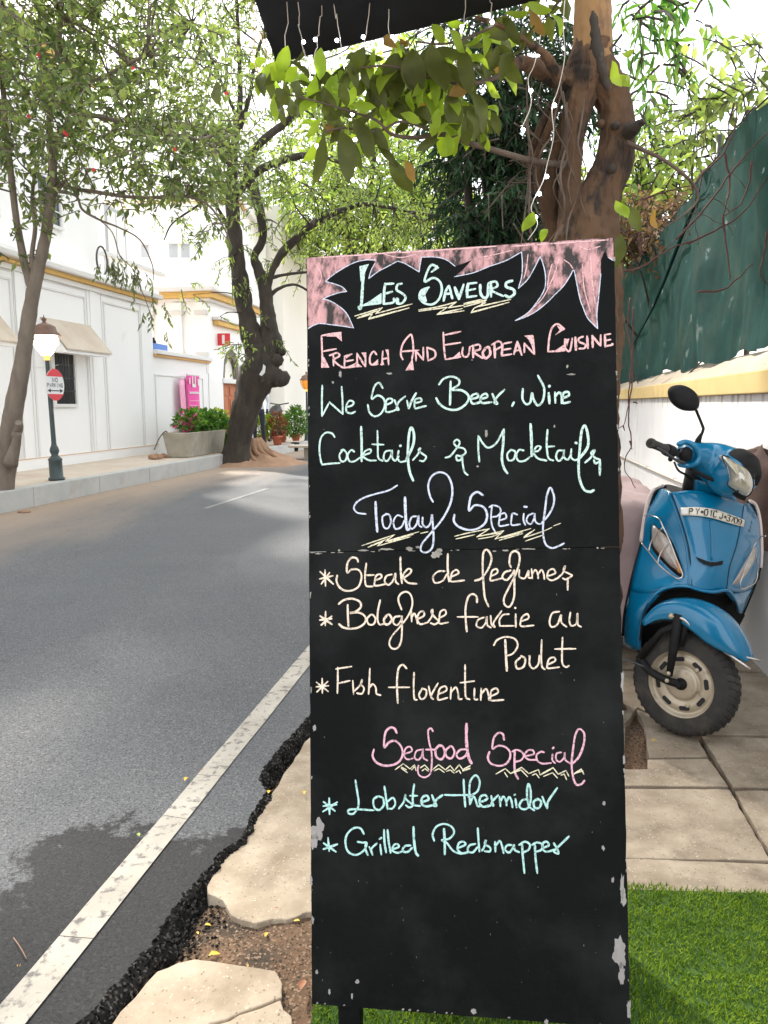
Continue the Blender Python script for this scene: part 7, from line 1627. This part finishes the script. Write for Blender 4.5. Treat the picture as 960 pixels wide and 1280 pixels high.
mb = MB(); limb(mb, [(741, 14, 4, -.065), (742, 24, 9, -.065), (744, 42, 11, -.066), (746, 60, 14, -.07), (751, 84, 13, -.07), (759, 108, 9, -.06), (764, 118, 3, -.05)], yC, n=9, nz=.4, sub=5); mb.build('bark_canker', MT['bark_d'], TC)
for x, y, w_, h_ in ((771, 155, 11, 9), (766, 210, 12, 12)):      # cankers, dark
    c = Y(x, y, yC - (.085 if y > 100 else .10)); MB().ball(c + Vector((0, .02, 0)), 1, 10, (w_ * yC / F / 2, .03, h_ * yC / F / 2)).build('knot', MT['bark_d'], TC)
def br(pts, m='trunk_c', name='branch', y=yC): 
    mb = MB(); pp, ww = limb(mb, pts, y, n=7, nz=.1); mb.build(name, MT[m], TC); return pp
b1 = br([(712, 205, 9), (690, 205, 8, -.05), (660, 200, 7.5, -.12), (625, 190, 7, -.2), (590, 180, 6.5, -.3), (555, 168, 6, -.35), (520, 172, 5, -.4), (490, 168, 4, -.45), (470, 150, 3, -.45), (440, 140, 2.5, -.45), (400, 128, 2, -.45), (360, 118, 1.6, -.45)], 'root')
b2 = br([(634, 88, 7, -.2), (612, 100, 5, -.3), (580, 105, 4, -.4), (548, 100, 3.5, -.45), (520, 90, 3, -.45), (485, 82, 2.5, -.45), (450, 85, 2, -.45)], 'root')
b3 = br([(620, 30, 4, -.4), (590, 45, 3, -.4), (555, 55, 2.5, -.4), (520, 52, 2, -.4)], 'root')
b4 = br([(555, 168, 4, -.35), (530, 160, 3, -.4), (500, 152, 3, -.42), (470, 165, 2.5, -.45), (430, 160, 2.5, -.45), (405, 165, 2, -.45)], 'root')
b5 = br([(783, 178, 6, -.1), (805, 188, 5, -.1), (830, 200, 4.5, -.1), (852, 216, 4, -.1), (868, 232, 3.5, -.1), (872, 250, 3, -.1), (855, 268, 2.5, -.1), (830, 285, 2, -.1)], 'root')
# aerial roots and vines hugging the stems
r_ = random.Random(91)
for i in range(10):
    x = r_.choice([r_.uniform(655, 722), r_.uniform(685, 765)]); y0 = r_.uniform(40, 140); y1 = r_.uniform(230, 320); pts = []
    n = 6
    for k in range(n): pts.append((x + r_.gauss(0, 5) + (k / n) * r_.uniform(-14, 14), y0 + (y1 - y0) * k / (n - 1), r_.uniform(1.0, 3.2), -.10 + r_.gauss(0, .03)))
    br(pts, 'root', 'aerial_root')
for i in range(16):
    a = (r_.uniform(600, 700), r_.uniform(90, 300)); b = (a[0] + r_.uniform(-50, 60), a[1] + r_.uniform(-30, 50)); br([(a[0], a[1], 2, .1), ((a[0] + b[0]) / 2, (a[1] + b[1]) / 2 + r_.uniform(-10, 18), 1.6, .05), (b[0], b[1], 1.2, 0)], 'root', 'aerial_root')
# broad leaves: each one an object
leaf_meshes = {}
def bigleaf(x0, y0, x1, y1, wpx, y, m='lf_c', facing=None):
    a, b = Y(x0, y0, y), Y(x1, y1, y + r_.uniform(-.05, .03)); mb = MB(); L_ = (b - a).length; d = (b - a).normalized()
    nr = facing or Vector((r_.gauss(0, .35), -1, r_.gauss(0, .35))); W_ = wpx * y / F
    sd_ = d.cross(nr).normalized(); nn2 = sd_.cross(d); A = []; n = 7; prof = [.05, .55, .88, 1.0, .92, .62, .03]
    rows = []
    for i in range(n):
        f = i / (n - 1); c = a + d * L_ * f - Vector((0, 0, 1)) * L_ * .10 * f * f + nn2 * .012 * math.sin(f * 5 + x0); w_ = W_ * .5 * prof[i]
        rows.append([c + sd_ * w_ + nn2 * w_ * .28, c + sd_ * w_ * .5 + nn2 * w_ * .06, c, c - sd_ * w_ * .5 + nn2 * w_ * .06, c - sd_ * w_ + nn2 * w_ * .28])
    mb.grid(rows); o = mb.build('leaf', MT[m], TC)
    return o
yl = yC - .45
for t in ((427, 163, 437, 222, 26), (407, 168, 392, 226, 17), (442, 148, 470, 192, 22), (452, 160, 462, 196, 16), (486, 200, 516, 238, 22), (506, 200, 519, 226, 12, 'lf_c3'), (515, 60, 522, 116, 32), (537, 55, 556, 112, 32), (500, 88, 492, 128, 20), (497, 68, 482, 100, 22), (578, 62, 588, 112, 20), (602, 30, 607, 66, 15, 'lf_c2'), (583, 68, 612, 82, 12, 'lf_c2'), (560, 118, 572, 158, 26), (590, 112, 606, 160, 20), (598, 138, 604, 182, 16),
          (378, 158, 402, 146, 9, 'lf_c2'), (380, 172, 402, 150, 12, 'lf_c2'), (470, 135, 440, 128, 12, 'lf_c2'), (500, 142, 528, 150, 12, 'lf_c2'), (548, 138, 540, 168, 14, 'lf_c2'), (556, 150, 568, 170, 11, 'lf_c2'), (460, 90, 470, 125, 20), (455, 60, 440, 92, 20), (480, 96, 455, 108, 16), (548, 96, 580, 96, 14), (560, 40, 582, 62, 15, 'lf_c2'), (640, 62, 625, 96, 16), (610, 48, 640, 40, 13), (436, 170, 452, 210, 12), (470, 178, 498, 205, 10),
          (476, 45, 496, 56, 12, 'lf_c3'), (500, 46, 510, 60, 12, 'lf_c3'), (540, 30, 556, 52, 14, 'lf_c2'), (662, 12, 680, 44, 15, 'lf_c3'), (630, 20, 662, 12, 10, 'lf_c2'), (655, 8, 690, 10, 14, 'lf_c2'), (690, 14, 702, 44, 11, 'lf_c2'), (770, 92, 788, 108, 16, 'lf_c2'), (762, 78, 776, 106, 18, 'lf_c2'), (775, 70, 792, 62, 10, 'lf_c2'), (770, 250, 784, 272, 16, 'lf_c2'), (776, 292, 768, 335, 22), (786, 260, 800, 285, 16), (812, 262, 822, 284, 12, 'lf_c3'),
          (655, 290, 668, 262, 16, 'lf_c2'), (360, 60, 348, 90, 18, 'lf_c2'), (355, 82, 338, 100, 22, 'lf_c2'), (268, 100, 276, 130, 16), (345, 110, 360, 130, 16), (372, 84, 356, 100, 14, 'lf_c2'), (684, 285, 676, 300, 10, 'lf_c2')):
    bigleaf(*t[:4], t[4] * .95, yl + r_.uniform(-.08, .10), *(t[5:6]))
cl = [(530, 90, 70, 34, 70), (460, 100, 60, 36, 46), (600, 70, 34, 34, 22), (575, 140, 44, 30, 34), (400, 100, 50, 26, 26), (425, 150, 50, 20, 16), (640, 40, 40, 25, 10), (355, 90, 36, 26, 14), (500, 130, 60, 26, 22)]
for cx, cy, rx, ry, n in cl:
    for k in range(n):
        x, y = cx + r_.gauss(0, .55) * rx, cy + r_.gauss(0, .55) * ry
        if y < 22 + max(0, (620 - x)) * .16 and x < 640: y += 30
        a = r_.gauss(math.pi / 2, .9); l = r_.uniform(20, 42); m_ = r_.choices(['lf_c', 'lf_c2', 'lf_c3'], [.62, .33, .05])[0]
        bigleaf(x, y, x + math.cos(a) * l, y + math.sin(a) * l, l * r_.uniform(.36, .5), yl + r_.uniform(.0, .35), m_, Vector((r_.gauss(0, .7), -1, r_.gauss(0, .7))))
# unseen leaves added overhead, above the picture, to shade the pavement
a, b = MB(), MB(); rr = random.Random(5)
cnt = 0
while cnt < 750:
    p = Vector((rr.uniform(-3.4, 1.4), rr.uniform(2.0, 7.6), rr.uniform(3.6, 5.8)))
    q = p - Vector((0, 0, H)); zc_ = q.y * cP - q.z * sP
    if zc_ > .1 and 640 + F * (-(q.z * cP + q.y * sP)) / zc_ > -30: continue
    if noise.noise(p * 1.1) < -.02 or (Vector((p.x, p.y, 0)) - Vector((.9 - .627 * p.z, 2.0 + .965 * p.z, 0))).length < .95: continue  # opening left along the sun ray so the turf is lit
    sprig(a, b, p, Vector((rr.gauss(0, 1), rr.gauss(0, 1), rr.gauss(0, .3))), .4, 5, .19, .085, rr, .2); cnt += 1
for k in range(9):
    e = Vector((rr.uniform(-3, 1.2), rr.uniform(2.5, 7), rr.uniform(4.2, 5.4))); s_ = Y(730, -420, yC); b.tube(crom([s_, s_.lerp(e, .5) + Vector((0, 0, .4)), e], 5), [.05] * 4 + [.03] * 4 + [.012] * 3, 6)
a.build('crown', MT['lf_c'], TC, kind='stuff'); b.build('twigs', MT['root'], TC, kind='stuff')
# ---------------- creepers over the net, hanging red vine
def creeper(paths, label, y, m='creeper', r0=.004):
    r = thing('creeper', Y(paths[0][0][0], paths[0][0][1], y), label, 'vine')
    for p in paths:
        mb = MB(); P = crom([Y(a, b_, y + .02 * math.sin(i * 2.1)) for i, (a, b_) in enumerate(p)], 5); P = [q + Vector((noise.noise(q * 30) * .006, 0, noise.noise(q * 30 + Vector((9, 0, 0))) * .006)) for q in P]
        mb.tube(P, [r0 * (1 - .6 * i / len(P)) for i in range(len(P))], 5); mb.build('stem', MT[m], r)
    return r
creeper([[(788, 372), (785, 410), (789, 450), (786, 490), (784, 515), (780, 531), (772, 536)], [(792, 385), (791, 430), (790, 475), (786, 520), (788, 545), (789, 558), (782, 572), (781, 590), (789, 600), (795, 611)], [(787, 552), (790, 562)], [(779, 533), (781, 538)], [(792, 503), (797, 504)], [(788, 460), (798, 479)]], 'thin dark red creeper stems hanging against the wall beside the board', 3.6)
creeper([[(845, 300), (880, 262), (915, 215), (945, 180), (975, 150)], [(905, 190), (912, 225), (908, 255), (903, 270)], [(903, 268), (907, 300), (912, 340), (912, 350)], [(860, 305), (900, 285), (930, 265), (958, 222)], [(868, 232), (880, 215), (905, 190), (918, 160), (922, 128)], [(918, 128), (912, 150), (910, 175)], [(800, 250), (830, 240), (862, 232)], [(940, 200), (936, 230), (925, 255), (905, 270)], [(873, 365), (905, 362), (925, 345), (940, 330)], [(775, 340), (800, 335), (840, 310), (870, 300)], [(800, 320), (800, 280), (803, 250)], [(958, 290), (955, 320), (950, 340), (958, 355)]], 'tangle of bare dark creeper stems sprawling over the shade net', 4.05, r0=.006)
for i in range(1):
    r_2 = random.Random(44); paths = []
    for k in range(26):
        x, y = r_2.uniform(780, 960), r_2.uniform(150, 330); a = r_2.uniform(-2.6, -.3); p = [(x, y)]
        for q in range(4): a += r_2.gauss(0, .35); x += math.cos(a) * r_2.uniform(10, 24); y += math.sin(a) * r_2.uniform(8, 20); p.append((x, y))
        paths.append(p)
    creeper(paths, 'fine leafless twigs rising above the top edge of the net', 4.9, 'root', .003)
# ================================================================== fallen leaves and litter
MT['yl'] = mat('yellow_leaf', (.75, .50, .04), (.65, .38, .04), rough=.6, scale=40); MT['gl'] = mat('green_leaf', (.30, .45, .04), rough=.6); MT['bl'] = mat('brown_leaf', (.35, .15, .07), (.25, .1, .05), rough=.7, scale=40)
fl = [(233, 975, 10, 'yl', 'yellow fallen leaf curled on the asphalt just left of the white line'), (173, 1045, 8, 'gl', 'small green leaf on the white line by the dark stain'), (336, 991, 9, 'yl', 'yellow leaf at the crumbled asphalt edge beside the large slab'), (380, 992, 9, 'yl', 'orange yellow leaf on the large slab against the board'), (260, 1161, 8, 'yl', 'yellow petal in the brown earth gap, upper one'), (247, 1167, 6, 'yl', 'tiny yellow petal left of the other in the earth gap'), (268, 1195, 14, 'yl', 'long yellow leaf at the top edge of the lower slab'),
      (333, 1174, 9, 'yl', 'yellow petal on damp earth between the two slabs'), (371, 1157, 8, 'yl', 'yellow petal on damp earth next to the board'), (24, 1209, 8, 'yl', 'small yellow leaf on dark asphalt at the lower left'), (310, 1209, 4, 'yl', 'very small yellow petal at the slab corner'), (378, 1233, 20, 'bl', 'brown curled leaf lying against the foot of the board'), (231, 1140, 8, 'bl', 'reddish brown leaf in the dark gutter gap'), (346, 1137, 5, 'bl', 'tiny brown leaf on the lower edge of the large slab'), (352, 1000, 5, 'bl', 'tiny dark leaf on the large slab'),
      (793, 924, 9, 'bl', 'pink brown dried leaf inside the broken slab pit'), (787, 915, 8, 'bl', 'dried leaf at the back of the broken slab pit'), (818, 927, 7, 'yl', 'pale curled leaf on the slab right of the pit'), (828, 940, 5, 'bl', 'short twig like leaf near the pit'), (253, 893 + 70, 5, 'bl', 'tiny brown leaf on the asphalt left of the line')]
for x, y, sz, m, lab in fl:
    p = G(x, y, .006 if (x < 300 and y < 1110) or x > 780 else (-.03 if y > 1140 and 245 < x < 300 or x in (333, 371) else -.006)); k = sz * p.y / F * 1.15; mb = MB()
    if x in (333, 371, 260, 247, 231): p = G(x, y, -.035); p.z = vh(p) + .006
    if x in (793, 787): p = G(x, y, ZD + .02)
    a = r_.uniform(0, 3.1); mb.leaf(p + Vector((-math.cos(a) * k / 2, -math.sin(a) * k / 2, .004)), Vector((math.cos(a), math.sin(a), .15)), Vector((0, 0, 1)), k, k * .5, .35, .1)
    mb.build('fallen_leaf', MT[m], label=lab, cat='leaf', group='fallen leaves on the ground')
tw = [G(17, 1172, .006), G(26, 1185, .012), G(33, 1198, .006)]
MB().tube(crom(tw, 5), .0012, 5).build('straw', MT['soil_tan'], label='thin pale straw lying on the dark asphalt at the lower left', cat='twig')
r_3 = random.Random(12)
mb = MB()
for i in range(420):
    x, y = r_3.uniform(190, 385), r_3.uniform(1100, 1250); c = G(x, y, -.045); c.z = vh(c) + .002; q = r_3.uniform(.0008, .0035); mb.ball(c, q, 5, (1, r_3.uniform(.6, 1.3), .6))
mb.build('earth_pebbles', MT['soil_tan'], label='small pebbles and grit scattered over the bare brown earth', cat='gravel', kind='stuff')
